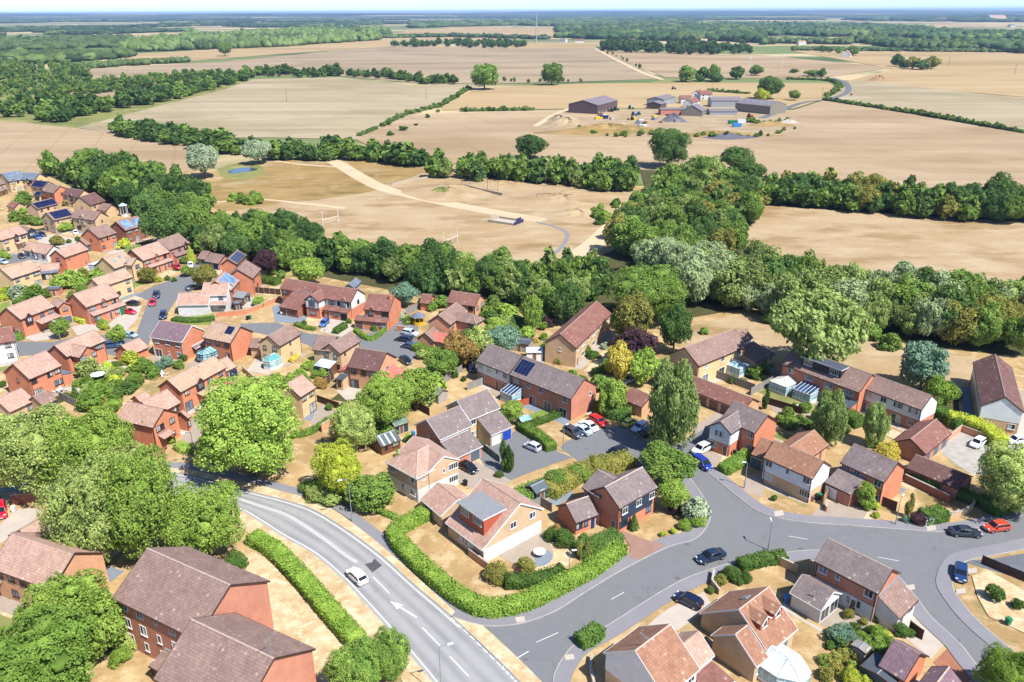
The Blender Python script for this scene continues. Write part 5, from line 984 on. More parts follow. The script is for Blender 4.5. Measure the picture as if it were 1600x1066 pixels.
def leaves(P, Nn, size, rg, hang=0.0, asp=1.0):
    n = len(P); Nn = Nn / (np.linalg.norm(Nn, axis=1, keepdims=True) + 1e-9); r = rg.normal(size=(n, 3))
    if hang: r = r * (1 - hang) + np.array([0, 0, -1.0]) * hang * 2
    t = r - Nn * (r * Nn).sum(1, keepdims=True); t /= np.linalg.norm(t, axis=1, keepdims=True) + 1e-9; b = np.cross(Nn, t)
    s = size * rg.uniform(0.55, 1.35, (n, 1)); t = t * s * asp * 0.5; b = b * s * 0.5; bend = Nn * s * 0.18
    V = np.stack([P - t - b * 0.6, P - t * 0.2 + b + bend, P + t + b * 0.5, P + t * 0.2 - b - bend], 1).reshape(-1, 3); return V, np.arange(n * 4).reshape(-1, 4)
def crown(seed, nl, nleaf, leaf, kind='round', core=0.55):
    """unit crown: x,y in -0.5..0.5, z in 0..1"""
    rg = np.random.default_rng(seed); z0 = {'shrub': 0.0, 'dome': 0.0, 'birch': 0.06, 'tall': 0.0, 'bushy': 0.0}.get(kind, 0.13)
    C, R = [], []
    for i in range(nl):
        if kind in ('cone', 'column'):
            z = (i + 0.5) / nl; rad = (0.5 * (1 - z) + 0.03) if kind == 'cone' else 0.34 * math.sin(math.pi * (0.12 + 0.8 * z)) + 0.05
            for a in range(4 if kind == 'cone' else 2): th = a * 1.57 + i * 0.9 + rg.uniform(-0.3, 0.3); C.append((rad * 0.6 * math.cos(th), rad * 0.6 * math.sin(th), 0.02 + 0.93 * z)); R.append(rad * 0.5 + 0.03)
        else:
            d = rg.normal(size=3); d /= np.linalg.norm(d); q = rg.uniform(0.25, 1) ** 0.5
            if kind in ('shrub', 'dome'): d[2] = abs(d[2]); c = np.array([d[0] * 0.34 * q, d[1] * 0.34 * q, 0.12 + d[2] * 0.62 * q]); r = rg.uniform(0.13, 0.22)
            else: c = np.array([d[0] * 0.37 * q, d[1] * 0.37 * q, (1 + z0) / 2 + d[2] * (1 - z0) * 0.39 * q]); r = rg.uniform(0.085, 0.185)
            if kind in ('round', 'shrub', 'dome', 'bushy', 'willow') and i < 4: c = np.array([rg.uniform(-0.13, 0.13), rg.uniform(-0.13, 0.13), (0.58 + rg.uniform(-0.1, 0.1)) if kind in ('round', 'willow') else 0.4]); r = rg.uniform(0.24, 0.29)
            C.append(tuple(c)); R.append(r)
    C, R = np.array(C), np.array(R); n = int(nleaf * 1.9)
    k = rg.choice(len(R), n, p=R ** 2 / (R ** 2).sum()); ns = 38; tuft = rg.normal(size=(len(R), ns, 3)); tuft /= np.linalg.norm(tuft, axis=2, keepdims=True); ti = rg.integers(0, ns, n)
    d = tuft[k, ti] + rg.normal(size=(n, 3)) * 0.2; d /= np.linalg.norm(d, axis=1, keepdims=True); tr = 0.86 + 0.3 * ((k * 7 + ti * 13) % 11) / 10
    sc = np.array([1, 1, 1.0 if kind not in ('birch',) else 1.3]); P = C[k] + d * (R[k] * tr)[:, None] * rg.uniform(0.86, 1.08, (n, 1)) * sc
    ins = np.zeros(n, bool)
    for j in range(len(R)): ins |= (np.linalg.norm((P - C[j]) / sc, axis=1) < R[j] * 0.86) & (k != j)
    keep = ~ins & (P[:, 2] > z0 * 0.6) & ((d[:, 2] > -0.75) | (rg.uniform(size=n) < 0.4)); P, d, k = P[keep][:nleaf], d[keep][:nleaf], k[keep][:nleaf]
    Nn = d * 0.7 + rg.normal(size=d.shape) * 0.5 + np.array([0, 0, 0.25]); hang = 0.75 if kind in ('birch', 'willow') else 0.0
    V, Q = leaves(P, Nn, leaf, rg, hang, 2.4 if hang else 1.25)
    cv = np.concatenate([IV * (R[j] * core) * sc * (1 + 0.12 * np.sin(7 * IV[:, [0]] + j)) + C[j] for j in range(len(R))]); ct = np.concatenate([IF + j * len(IV) for j in range(len(R))]) + len(V)
    return np.concatenate([V, cv]), Q, ct
def mkcrown(name, *a, **k):
    V, Q, T = crown(*a, **k); return npmesh(name, V, Q, ['leaf_mid'], tris=T)
def trunkmesh(seed, bark='bark', fork=True):
    rg = random.Random(seed); m = MB(); m.tube([(0, 0, -0.02), (0.005, 0, 0.12), (0.01, -0.01, 0.3), (0, 0, 0.55)], [0.04, 0.027, 0.022, 0.012], 7)
    for i in range(5): a = i * 1.26 + rg.uniform(-0.3, 0.3); z = rg.uniform(0.2, 0.4); m.tube([(0.01, 0, z), (0.13 * math.cos(a), 0.13 * math.sin(a), z + 0.16), (0.27 * math.cos(a), 0.27 * math.sin(a), z + rg.uniform(0.25, 0.4))], [0.015, 0.01, 0.004], 5)
    return m.mesh('trunk', bark)
CROWN = {}
for k_, sp in dict(oak=(('round', 40, 11000, 0.03), 4), oakhi=(('round', 60, 42000, 0.0155), 3), tall=(('tall', 34, 9000, 0.031), 2), birch=(('birch', 44, 16000, 0.02), 2), willow=(('willow', 44, 14000, 0.022), 3), bushy=(('bushy', 34, 8000, 0.034), 3), cone=(('cone', 9, 4500, 0.04), 1), column=(('column', 8, 2600, 0.055), 1), shrub=(('shrub', 14, 2600, 0.06), 3), shrubhi=(('shrub', 24, 9000, 0.03), 3), ball=(('dome', 5, 2600, 0.05), 1), lo=(('round', 16, 1500, 0.075), 3)).items():
    (kd, nl_, nf_, lf_), nv = sp; CROWN[k_] = [mkcrown('crown', 100 + 17 * i + len(k_), nl_, nf_, lf_, kd) for i in range(nv)]
TRUNKS = [trunkmesh(1), trunkmesh(2)]; TRUNK_PALE = trunkmesh(3, 'bark_pale')
def lomesh(i):   # small far tree: crown and trunk in one mesh
    V, Q, T = crown(300 + i, 15, 1300, 0.08, 'round'); return V, Q, T
def onepiece(i):
    V, Q, T = crown(300 + i, 26, 3000, 0.055, 'bushy'); rg = np.random.default_rng(i)
    t = np.linspace(0, 2 * math.pi, 7)[:-1]; tv = np.array([(r * math.cos(a), r * math.sin(a), z) for z, r in ((-0.02, 0.04), (0.4, 0.02)) for a in t]); tq = np.array([(j, (j + 1) % 6, 6 + (j + 1) % 6, 6 + j) for j in range(6)]) + len(V)
    VV = np.concatenate([V, tv]); QQ = np.concatenate([Q, tq]); mi = [0] * len(Q) + [1] * len(tq) + [0] * len(T); return npmesh('tree', VV, QQ, ['leaf_mid', 'bark'], mi, T)
ONE = [onepiece(i) for i in range(6)]
PLANTS = []
def tree(kind, mat, x, ytop, ybase, w, label, cat='tree', name='tree', parts=True, group=None, zmax=None):
    """x, ytop, ybase, w in picture pixels"""
    b = un(x, ybase); h = max(0.5, height_at(b, ytop)); wm = w * depth((b[0], b[1], h / 2)) / FOC
    if zmax: h = min(h, zmax)
    v = random.choice(CROWN[kind]); rz = random.uniform(0, 6.28)
    if not parts:
        o = link(name, random.choice(ONE) if kind in ('lo', 'oak') else v); o.location = tuple(b); o.rotation_euler = (0, 0, rz); o.scale = (wm, wm, h); setmat(o, mat); return tag(o, label, cat, group)
    r = thing(name, b, rz, label, cat, group); c = link('crown' if cat == 'tree' else 'foliage', v, r); c.scale = (wm, wm, h); setmat(c, mat)
    if cat == 'tree': t = link('trunk', TRUNK_PALE if kind == 'birch' else random.choice(TRUNKS), r); t.scale = (min(wm, h) * 1.0, min(wm, h) * 1.0, h)
    PLANTS.append((x, ybase, r)); return r
B_, Mi, D_, De, Li, Ol, Si, Sa, Pu, Bl, Go, He, Hd, Ru, Bi, Hm, Sb, Wi = ('leaf_' + q for q in ('bright', 'mid', 'dark', 'deep', 'lime', 'olive', 'silver', 'sage', 'purple', 'blue', 'gold', 'hedge', 'hedge_dark', 'rust', 'birch', 'hedge_mid', 'scrub', 'willow'))
CN = {B_: 'green', Mi: 'mid green', D_: 'dark green', Li: 'lime', Ol: 'olive', Hm: 'mid hedge green', Si: 'silver', Sa: 'pale green', Pu: 'purple', Bl: 'blue-green', Go: 'golden', He: 'bright green', Hd: 'deep green', Ru: 'russet', Bi: 'feathery', De: 'very dark', Sb: 'dull green', Wi: 'grey-green'}
for a in [
 ('oakhi', B_, 395, 597, 742, 182, 'largest bright green tree beside the curving main road'),
 ('oakhi', B_, 238, 705, 872, 150, 'largest spreading tree above the three storey flats'),
 ('oakhi', Sa, 160, 722, 880, 140, 'spreading tree behind the creeper house, left of the largest'),
 ('oakhi', B_, 330, 765, 870, 130, 'green tree between main road and flats roof, right of the largest olive tree'),
 ('oakhi', Sa, 70, 645, 775, 150, 'bushy green tree on the main road verge below the low annexes'),
 ('oakhi', B_, 150, 650, 770, 140, 'second bushy tree on the road verge, right of its pair'),
 ('oak', Sa, -5, 640, 780, 120, 'bushy roadside tree cut by the left edge'),
 ('oakhi', Sa, 205, 700, 800, 120, 'low roadside tree in front of the brick forecourt'),
 ('cone', Bl, 52, 642, 705, 62, 'blue-green conifer beside the low annexe'),
 ('oakhi', B_, 120, 908, 1010, 150, 'tree with pale leaves below the creeper house'),
 ('oak', B_, 165, 935, 1030, 90, 'green tree touching the corner of the flats'),
 ('oakhi', Hm, 70, 985, 1095, 220, 'wide yellow-green tree in the bottom left corner'),
 ('oakhi', Mi, 612, 987, 1062, 74, 'small round tree at the bottom edge beside the road, right one'),
 ('oakhi', Mi, 560, 1012, 1095, 100, 'small round tree at the bottom edge beside the road, left one'),
 ('oakhi', Li, 530, 695, 775, 80, 'bright yellow-green tree by the lamp post'),
 ('oakhi', Sa, 555, 632, 705, 82, 'leafy tree behind the brown garden shed'),
 ('oakhi', B_, 605, 590, 668, 92, 'green tree beside the curved garden wall'),
 ('oak', Mi, 585, 745, 790, 90, 'dark green bush tree beside the hipped roof house'),
 ('birch', Bi, 1047, 568, 700, 92, 'tall weeping birch in the car park'),
 ('tall', B_, 955, 592, 650, 48, 'slim green tree beside the red car'),
 ('oak', Go, 966, 536, 598, 48, 'yellow-leaved tree below the purple tree'),
 ('oak', B_, 1003, 546, 602, 54, 'light green tree right of the yellow-leaved tree'),
 ('oak', Pu, 990, 513, 572, 84, 'purple-leaved tree beside the long buff terrace'),
 ('oakhi', Mi, 1012, 415, 500, 138, 'largest round oak behind the long buff terrace'),
 ('oak', Ol, 988, 457, 540, 78, 'olive toned tree in front of the largest oak'),
 ('oak', D_, 1052, 472, 552, 58, 'dark round tree right of the olive toned tree'),
 ('willow', Sb, 1262, 448, 585, 165, 'huge pale willow behind the dark dormer terrace'),
 ('oak', Bl, 1437, 533, 612, 84, 'grey-green round tree behind the white boarded right terrace'),
 ('oak', He, 1464, 590, 640, 54, 'rounded green tree at the end of the white boarded right terrace'),
 ('birch', Bi, 1290, 612, 695, 60, 'weeping birch in the dark dormer terrace garden'),
 ('birch', Bi, 1361, 632, 698, 44, 'smaller weeping birch left of golden shrub'),
 ('oakhi', Sa, 1568, 700, 800, 130, 'large pale tree at the right edge above the parked cars'),
 ('oakhi', He, 1560, 1020, 1100, 90, 'feathery green tree in the bottom right corner'),
 ('oak', D_, 264, 318, 385, 78, 'large dark tree above the attached pair of brick houses'),
 ('oak', Ol, 322, 411, 452, 42, 'round olive tree beside the turning head'),
 ('oak', Pu, 418, 388, 432, 46, 'dark purple tree behind the tall brick gable'),
 ('oak', B_, 483, 400, 448, 55, 'light green tree behind the red-tiled house'),
 ('oak', Sa, 210, 382, 405, 34, 'tree between the silver solar house and attached pair'), ('oak', Ol, 232, 418, 442, 34, 'thin yellowing tree by the yellow gabled house'),
 ('oak', B_, 292, 415, 432, 20, 'small street tree on the turning head island'),
 ('oak', B_, 98, 497, 528, 32, 'round green tree in front of the bay window house'), ('oak', B_, 186, 508, 540, 30, 'small green tree beside the blue van'),
 ('oak', Sa, 722, 390, 450, 52, 'pale tall tree in the belt behind the upper brick house'), ('cone', De, 690, 388, 452, 46, 'dark spreading conifer in the belt behind the chimney house'), ('cone', De, 672, 400, 455, 40, 'dark conifer left of its taller twin in the belt'),
 ('oak', Bl, 632, 440, 480, 48, 'blue-green tree behind the timbered house gable'), ('oak', Bl, 785, 508, 562, 62, 'grey-green tree behind the white boarded terrace'),
 ('oak', B_, 832, 458, 518, 40, 'light green tree left of the long buff terrace'), ('oak', D_, 885, 440, 505, 60, 'dark dense tree behind the long buff terrace'),
 ('oak', Ru, 718, 520, 575, 62, 'brownish leafy tree right of the salmon garage'), ('oak', Sa, 755, 512, 565, 60, 'tree between the salmon garage and the white terrace'), ('oak', Mi, 690, 545, 590, 60, 'tree beside the parked cars and salmon extension'),
 ('oak', B_, 650, 575, 640, 74, 'pale green tree below the salmon extension'), ('oak', B_, 800, 625, 665, 40, 'small tree beside the lean-to conservatory of the brick terrace'),
 ('oak', Mi, 1040, 700, 752, 100, 'wide dark bush tree above the navy boarded house'), ('oak', B_, 1050, 748, 800, 50, 'green tree right of the navy boarded house'), ('shrub', Si, 1085, 768, 812, 48, 'silver leaved bush tree at the road bend'),
 ('oakhi', D_, 1042, 200, 262, 72, 'big solitary oak in front of the farm field'), ('oak', D_, 1148, 228, 270, 62, 'broad oak right of the solitary oak'), ('oak', De, 828, 210, 248, 58, 'dark oak at the hedge left of the solitary oak'),
 ('willow', Si, 322, 221, 278, 56, 'silver willow left of the pond'), ('willow', Si, 405, 216, 256, 50, 'silver willow above the pond'), ('oak', D_, 1560, 272, 335, 66, 'dark spreading oak at the right end of hedge'),
 ('oak', Mi, 757, 98, 140, 54, 'large round tree at the corner of far stubble field'), ('oak', Mi, 862, 97, 133, 42, 'round tree on the far hedge, right of its larger neighbour'), ('oak', D_, 1200, 118, 155, 46, 'dark oak behind the tan sided barn'), ('oak', Li, 1190, 138, 162, 26, 'light green tree by the tan sided barn'), ('oak', Mi, 1240, 140, 157, 20, 'lone small tree on the farm lane'),
 ('oak', Mi, 352, 65, 88, 26, 'lone tree on the far field hedge, upper left')]: tree(*a)
# far trees that read as individuals
def far(lst, label, group, mats):
    for (x, yt, yb, w) in lst: tree('lo', random.choice(mats), x, yt, yb, w, label, parts=False, group=group)
far([(1072, 103, 128, 32), (1112, 98, 127, 26), (1095, 102, 127, 26), (1150, 102, 124, 28), (1120, 110, 128, 24), (1270, 108, 119, 30), (1240, 107, 114, 18), (1285, 106, 120, 16), (1180, 100, 118, 26)], 'one of the trees along the lane behind the farm', 'trees behind the farm', [Mi, D_])
far([(1400, 82, 104, 22), (1425, 87, 108, 30), (1455, 85, 108, 26), (1440, 92, 109, 30), (1412, 92, 106, 20)], 'one of the clump of trees in the far right field', 'field clump', [Mi, Ol, D_])
far([(1285, 70, 82, 18), (1310, 73, 84, 12), (1332, 70, 87, 24), (1296, 72, 82, 16)], 'one of the trees beside the far white cottage', 'cottage trees', [Mi, D_])
def belt(poly, n, h0, h1, mats, label, group, kinds=('lo',), wr=(0.75, 1.05), name='tree', mind=3.5):
    """trees scattered inside a picture polygon of their bases"""
    w = np.array(g2(poly)); lo, hi = w.min(0), w.max(0); pts = []; k = 0
    def inside(p):
        c = False
        for i in range(len(w)):
            a, b = w[i], w[i - 1]
            if (a[1] > p[1]) != (b[1] > p[1]) and p[0] < (b[0] - a[0]) * (p[1] - a[1]) / (b[1] - a[1]) + a[0]: c = not c
        return c
    while len(pts) < n and k < n * 60:
        k += 1; p = lo + (hi - lo) * RG.uniform(size=2)
        if not inside(p) or any((p[0] - q[0]) ** 2 + (p[1] - q[1]) ** 2 < mind ** 2 for q in pts): continue
        pts.append(p)
    for p in pts:
        h = random.uniform(h0, h1); wm = h * random.uniform(*wr); BELT.append((h * wm / depth((p[0], p[1], 0)) ** 2, p, h, wm, random.choice(kinds), random.choice(mats), label, group, name))
BELT = []
def plant_belts(nmax):
    B2 = sorted(BELT, key=lambda q: -q[0]); rest = []
    for i, (_, p, h, wm, kd, mt, label, group, name) in enumerate(B2):
        if name == 'tree' and i >= nmax: rest.append((p, h, wm, mt)); continue
        o = link(name, random.choice(ONE) if kd == 'lo' else random.choice(CROWN[kd])); o.location = (p[0], p[1], -0.1); o.rotation_euler = (0, 0, random.uniform(0, 6.28)); o.scale = (wm, wm, h); setmat(o, mt)
        tag(o, label.replace('one of the ', 'one of the %s ' % CN[mt], 1), 'tree' if name == 'tree' else 'bush', group)
    P4 = [crown(700 + i, 14, 420, 0.13, 'bushy') for i in range(6)]; V, Q, T, mq, mt_, n = [], [], [], [], [], 0; mm = sorted({r[3] for r in rest})
    for p, h, wm, mt in rest:
        v, q, t = random.choice(P4); a = random.uniform(0, 6.28); c, s_ = math.cos(a), math.sin(a); V.append(np.column_stack([(v[:, 0] * c - v[:, 1] * s_) * wm + p[0], (v[:, 0] * s_ + v[:, 1] * c) * wm + p[1], v[:, 2] * h - 0.1])); Q.append(q + n); T.append(t + n); n += len(v); mq.append(np.full(len(q), mm.index(mt))); mt_.append(np.full(len(t), mm.index(mt)))
    if rest: tag(link('tree_belts', npmesh('tree_belts', np.concatenate(V), np.concatenate(Q), mm, np.concatenate(mq + mt_), np.concatenate(T))), kind='stuff')
mixd = [D_, De, D_, Mi, De]; mixm = [Mi, D_, Sb, Mi, Mi]
belt([(70, 272), (170, 270), (285, 298), (330, 312), (318, 350), (300, 385), (262, 372), (205, 335), (150, 305), (100, 285)], 95, 9, 15, mixd + [Mi, Mi], 'one of the trees of the dark wood behind the left estate', 'left estate wood', ('bushy', 'oak'))
belt([(300, 388), (340, 362), (420, 368), (520, 398), (620, 415), (740, 432), (830, 440), (800, 470), (720, 466), (640, 452), (560, 432), (470, 428), (400, 415), (330, 410)], 85, 8, 12, mixd + [Sb, Mi], 'one of the trees in the belt between left estate and playing field', 'playing field belt', ('bushy', 'oak', 'willow'))
belt([(790, 470), (850, 430), (930, 412), (958, 425), (940, 470), (905, 485), (850, 500)], 34, 5, 9, mixm, 'one of the bushy trees between playing field and long buff terrace', 'thicket behind the terrace', ('bushy',))
belt([(1000, 330), (1030, 300), (1080, 285), (1150, 290), (1192, 305), (1185, 345), (1150, 372), (1150, 420), (1100, 430), (1000, 425), (965, 405), (985, 360)], 105, 9, 15, mixm + [D_, Ol], 'one of the trees of the thick wood beside the playing field', 'thick wood', ('bushy', 'oak'))
belt([(668, 268), (760, 270), (850, 275), (985, 280), (985, 300), (925, 303), (890, 292), (800, 286), (668, 282)], 60, 9, 13, mixm + [Mi, Hd], 'one of the trees in the row above the playground', 'row above the playground', ('bushy', 'lo'))
belt([(925, 330), (960, 318), (978, 325), (960, 345), (935, 352)], 10, 3, 5, [Mi, B_, Hd], 'one of the round bushes on the playground mound', 'mound bushes', ('shrub',), (1, 1.3), 'bush')
belt([(1190, 300), (1330, 312), (1480, 328), (1620, 338), (1620, 352), (1480, 345), (1330, 332), (1195, 320)], 85, 9, 13, mixd + [Ol, Mi], 'one of the trees in the long row above the right field', 'row above the right field', ('bushy', 'oak'))
belt([(1090, 440), (1180, 440), (1270, 470), (1330, 490), (1400, 478), (1500, 490), (1620, 500), (1620, 560), (1540, 555), (1450, 540), (1380, 525), (1300, 520), (1190, 500), (1100, 480)], 72, 9, 15, [Sb, Sb, Mi, D_, Wi, Ol], 'one of the willows and scrub trees behind the right terraces', 'right scrub belt', ('bushy', 'willow', 'oak'))
belt([(1000, 430), (1060, 425), (1110, 435), (1100, 480), (1060, 480), (1075, 450)], 14, 10, 14, [Wi, Sb, Wi], 'one of the pale willows behind the largest oak', 'pale willows', ('willow',))
belt([(180, 205), (240, 208), (340, 225), (420, 238), (500, 240), (600, 245), (665, 255), (660, 262), (560, 252), (430, 252), (340, 240), (190, 215)], 130, 5, 12, mixd + [Mi], 'one of the trees in the hedge line above the pond', 'hedge line above the pond', ('lo',), (0.9, 1.4))
belt([(40, 190), (100, 192), (160, 178), (280, 155), (370, 130), (395, 126), (395, 118), (340, 122), (200, 162), (110, 168), (50, 178)], 150, 7, 16, mixd, 'one of the trees in the dark hedge line at upper left', 'upper left hedge line', ('lo',), (0.9, 1.4), mind=4)
belt([(60, 145), (150, 148), (280, 130), (340, 124), (330, 117), (200, 130), (100, 138)], 95, 6, 13, [Mi, D_, Mi], 'one of the trees in the second hedge line at upper left', 'second upper left hedge line', ('lo',), (0.9, 1.4), mind=4.5)
belt([(-60, 190), (50, 185), (110, 150), (150, 125), (110, 105), (-60, 100)], 260, 6, 15, [Mi, Sb, Mi, D_, D_], 'one of the trees in the open wood at the left edge', 'left edge wood', ('lo',), mind=8)
belt([(403, 119), (470, 121), (538, 120), (538, 115), (470, 114), (403, 114)], 46, 5, 15, [D_, Mi, De], 'one of the trees in the left half of the middle field hedge', 'middle field hedge', ('lo',), (0.9, 1.4), mind=4.5)
belt([(545, 120), (610, 124), (660, 131), (710, 133), (710, 128), (660, 126), (600, 118), (548, 115)], 60, 5, 12, [D_, Mi, De], 'one of the trees in the right half of the middle field hedge', 'middle field hedge right', ('lo',), (0.9, 1.4), mind=4.5)
belt([(600, 73), (700, 75), (820, 77), (820, 70), (760, 66), (650, 69)], 90, 9, 20, [D_, De], 'one of the dark trees in the small far wood', 'small far wood', ('lo',), (0.8, 1.3), mind=7)
belt([(936, 80), (1010, 84), (1100, 86), (1180, 88), (1170, 78), (1050, 74), (938, 72)], 130, 11, 22, [De, D_, De], 'one of the dark trees in the copse left of the phone mast', 'copse by the mast', ('lo',), (0.8, 1.3), mind=7)
belt([(775, 130), (840, 130), (925, 131), (925, 128), (840, 127), (775, 127)], 12, 3, 7, [Mi, D_], 'one of the hedge bushes below the far round trees', 'far hedge bushes', ('lo',), name='bush')
belt([(360, 320), (415, 322), (415, 312), (365, 310)], 6, 4, 6, [B_, Mi], 'one of the round bushes on the rough meadow', 'meadow bushes', ('shrub',), (1, 1.3), 'bush')
belt([(945, 84), (965, 90), (985, 100), (1000, 108), (1010, 114), (1000, 106), (960, 84)], 8, 3, 7, [Mi, D_], 'one of the small bushes along the far track', 'track bushes', ('lo',), name='bush')

for (pts, n_) in (([(1290, 157), (1350, 166), (1430, 178), (1500, 190), (1600, 208)], 150), ([(600, 196), (640, 178), (690, 166)], 45), ([(725, 174), (780, 173), (835, 172)], 36), ([(690, 165), (715, 150), (735, 138)], 60), ([(1230, 124), (1290, 126), (1308, 132), (1306, 142), (1292, 152)], 70), ([(1105, 143), (1140, 145), (1170, 147)], 24), ([(690, 172), (640, 200), (600, 215)], 6), ([(880, 196), (940, 212), (1000, 212), (1060, 208)], 14), ([(1080, 214), (1150, 214), (1200, 212), (1240, 200)], 16), ([(1165, 190), (1200, 195), (1230, 188)], 10)):
    w_ = catmull(g2(pts), 6)
    for i_ in range(n_): q_ = w_[int((i_ + 0.5) / n_ * (len(w_) - 1))] + RG.normal(0, 1.2, 2) + (w_[1] - w_[0]) * RG.uniform(-0.5, 0.5); h_ = random.uniform(1.8, 4.2); BELT.append((0, q_, h_, h_ * random.uniform(1.0, 1.8), 'lo', random.choice([D_, De, Mi, Mi, Sb]), '', '', 'tree'))
plant_belts(215)

belt2 = [([(560, 700), (575, 665), (605, 640), (650, 600), (690, 570), (730, 545), (760, 540), (745, 570), (700, 600), (660, 645), (620, 670), (590, 705)], 22, 2.5, 5.5, [B_, Mi, Hm, Sa, Sb], 'thicket bushes along the garden backs by the footpath', 'footpath thicket'),
 ([(760, 505), (830, 480), (860, 500), (835, 530), (790, 545), (755, 540)], 14, 3, 6, [Mi, Sb, B_, D_], 'thicket bushes behind the white boarded terrace', 'terrace thicket'),
 ([(90, 440), (160, 425), (175, 445), (150, 462), (95, 470)], 14, 1.6, 3.2, [B_, Hm, Mi, Li, Sa], 'garden bushes behind the green door house', 'green door gardens'),
 ([(125, 600), (190, 570), (235, 575), (260, 590), (215, 615), (180, 640), (130, 650)], 22, 1.6, 3.4, [B_, Hm, Mi, Li, Sa, Hd], 'garden bushes behind the forecourt house', 'forecourt gardens'),
 ([(15, 325), (60, 310), (70, 345), (30, 350)], 8, 1.6, 3.2, [Mi, Hm, B_], 'garden bushes below the second solar roof', 'solar roof gardens'),
 ([(5, 455), (60, 452), (75, 470), (20, 478)], 8, 1.6, 3.0, [B_, Hm, Li, Mi], 'garden bushes below the tan-roofed house', 'tan roof gardens'),
 ([(420, 600), (490, 575), (510, 600), (470, 612), (430, 620)], 9, 1.6, 3.0, [B_, Hm, Mi], 'garden bushes below the turquoise conservatory', 'conservatory gardens'),
 ([(1210, 640), (1260, 630), (1330, 650), (1340, 672), (1280, 690), (1225, 668)], 16, 1.4, 3.0, [Mi, Hd, Hm, Sb], 'garden bushes below the dark dormer terrace', 'dormer terrace gardens'),
 ([(1290, 985), (1340, 985), (1400, 1000), (1380, 1030), (1310, 1050), (1280, 1060)], 16, 1.2, 2.4, [Mi, Hd, Hm, Ol, B_], 'garden bushes behind the white ground floor house', 'ground floor gardens'),
 ([(860, 835), (905, 835), (935, 855), (965, 850), (970, 868), (930, 885), (895, 870)], 12, 1.2, 2.4, [Hd, Hm, Ru, Mi], 'bed bushes between the round patio and brick drive', 'patio bed'),
 ([(480, 760), (520, 750), (590, 775), (600, 795), (540, 800), (490, 785)], 12, 1.8, 3.2, [B_, Sa, Mi, Hm], 'roadside bushes round the yellow-green tree', 'roadside bushes'),
 ([(800, 530), (850, 520), (930, 550), (940, 600), (900, 610), (860, 560)], 8, 1.4, 2.6, [Mi, Hm, Hd], 'garden bushes in front of the long buff terrace', 'buff terrace gardens')]
BELT.clear()
for (pl, n_, a_, b_, ms, lb, gr) in belt2: belt(pl, n_, a_, b_, ms, 'one of the ' + lb, gr, ('shrubhi', 'shrub'), (1.1, 1.6), 'bush', mind=1.6)
plant_belts(400)

# hedges
def hedge(name, pts, width, height, mat, label, leaf=0.2, dens=2.8, curve=4, wob=0.12, group=None):
    w = catmull(g2(pts), curve) if len(pts) > 2 and curve else [np.array(p) for p in g2(pts)]; rg = np.random.default_rng(len(pts) * 7 + int(pts[0][0]))
    c0 = w[0]; w = [np.array(p) - c0 for p in w]; L, Rr = offset(w, width / 2), offset(w, -width / 2); V, Q, PV, PN = [], [], [], []
    for i in range(len(w)):
        b = len(V); hh = height * (1 + wob * math.sin(i * 1.7)); k = 0.86
        V += [(*(w[i] + (L[i] - w[i]) * k), -0.1), (*(w[i] + (L[i] - w[i]) * k), hh * 0.85), (*(w[i] + (L[i] - w[i]) * 0.6), hh * k * 1.06), (*(w[i] + (Rr[i] - w[i]) * 0.6), hh * k * 1.06), (*(w[i] + (Rr[i] - w[i]) * k), hh * 0.85), (*(w[i] + (Rr[i] - w[i]) * k), -0.1)]
        if i: Q += [(b - 6 + j, b + j, b + j + 1, b - 5 + j) for j in range(5)]
    Q += [(0, 1, 4, 5), (1, 2, 3, 4)]; e = len(V) - 6; Q += [(e + 5, e + 4, e + 1, e), (e + 4, e + 3, e + 2, e + 1)]
    for i in range(len(w) - 1):
        sl = float(np.linalg.norm(w[i + 1] - w[i])); t = (w[i + 1] - w[i]) / (sl + 1e-9); nn = np.array([-t[1], t[0]])
        for (area, s) in ((sl * height, 1), (sl * height, -1), (sl * width, 0)):
            n = max(1, int(area * dens / leaf ** 2 * 0.5)); a = rg.uniform(size=n); q = w[i] + (w[i + 1] - w[i]) * a[:, None]
            if s: z = rg.uniform(0, 1, n) * height * 0.97; P = np.column_stack([q + nn * s * (width / 2 + rg.normal(0, 0.06, n))[:, None], z]); Nv = np.tile(np.array([*(nn * s), 0.35]), (n, 1))
            else: P = np.column_stack([q + nn * (rg.uniform(-0.5, 0.5, n) * width)[:, None], height + rg.normal(0, 0.09, n)]); Nv = np.tile(np.array([0, 0, 1.0]), (n, 1))
            PV.append(P); PN.append(Nv + rg.normal(size=(n, 3)) * 0.55)
    for p_, s in ((w[0], -1), (w[-1], 1)):
        t = (w[1] - w[0]) if s < 0 else (w[-1] - w[-2]); t = t / np.linalg.norm(t) * s; nn = np.array([-t[1], t[0]]); n = int(width * height * dens / leaf ** 2 * 0.5) + 1
        PV.append(np.column_stack([p_ + nn * (rg.uniform(-0.5, 0.5, n) * width)[:, None] + t * 0.08, rg.uniform(0, height, n)])); PN.append(np.tile(np.array([*t, 0.3]), (n, 1)) + rg.normal(size=(n, 3)) * 0.5)
    LV, LQ = leaves(np.concatenate(PV), np.concatenate(PN), leaf, rg, 0, 1.2)
    o = link(name, npmesh(name, np.concatenate([np.array(V), LV]), np.concatenate([np.array(Q), LQ + len(V)]), [mat])); o.location = (c0[0], c0[1], 0); return tag(o, label, 'hedge', group)
hedge('hedge', [(668, 808), (640, 822), (617, 840), (640, 872), (690, 918), (735, 950), (770, 958), (820, 948), (870, 925), (925, 895), (970, 862)], 2.5, 1.8, He, 'long bright clipped hedge wrapping the dormer house corner')
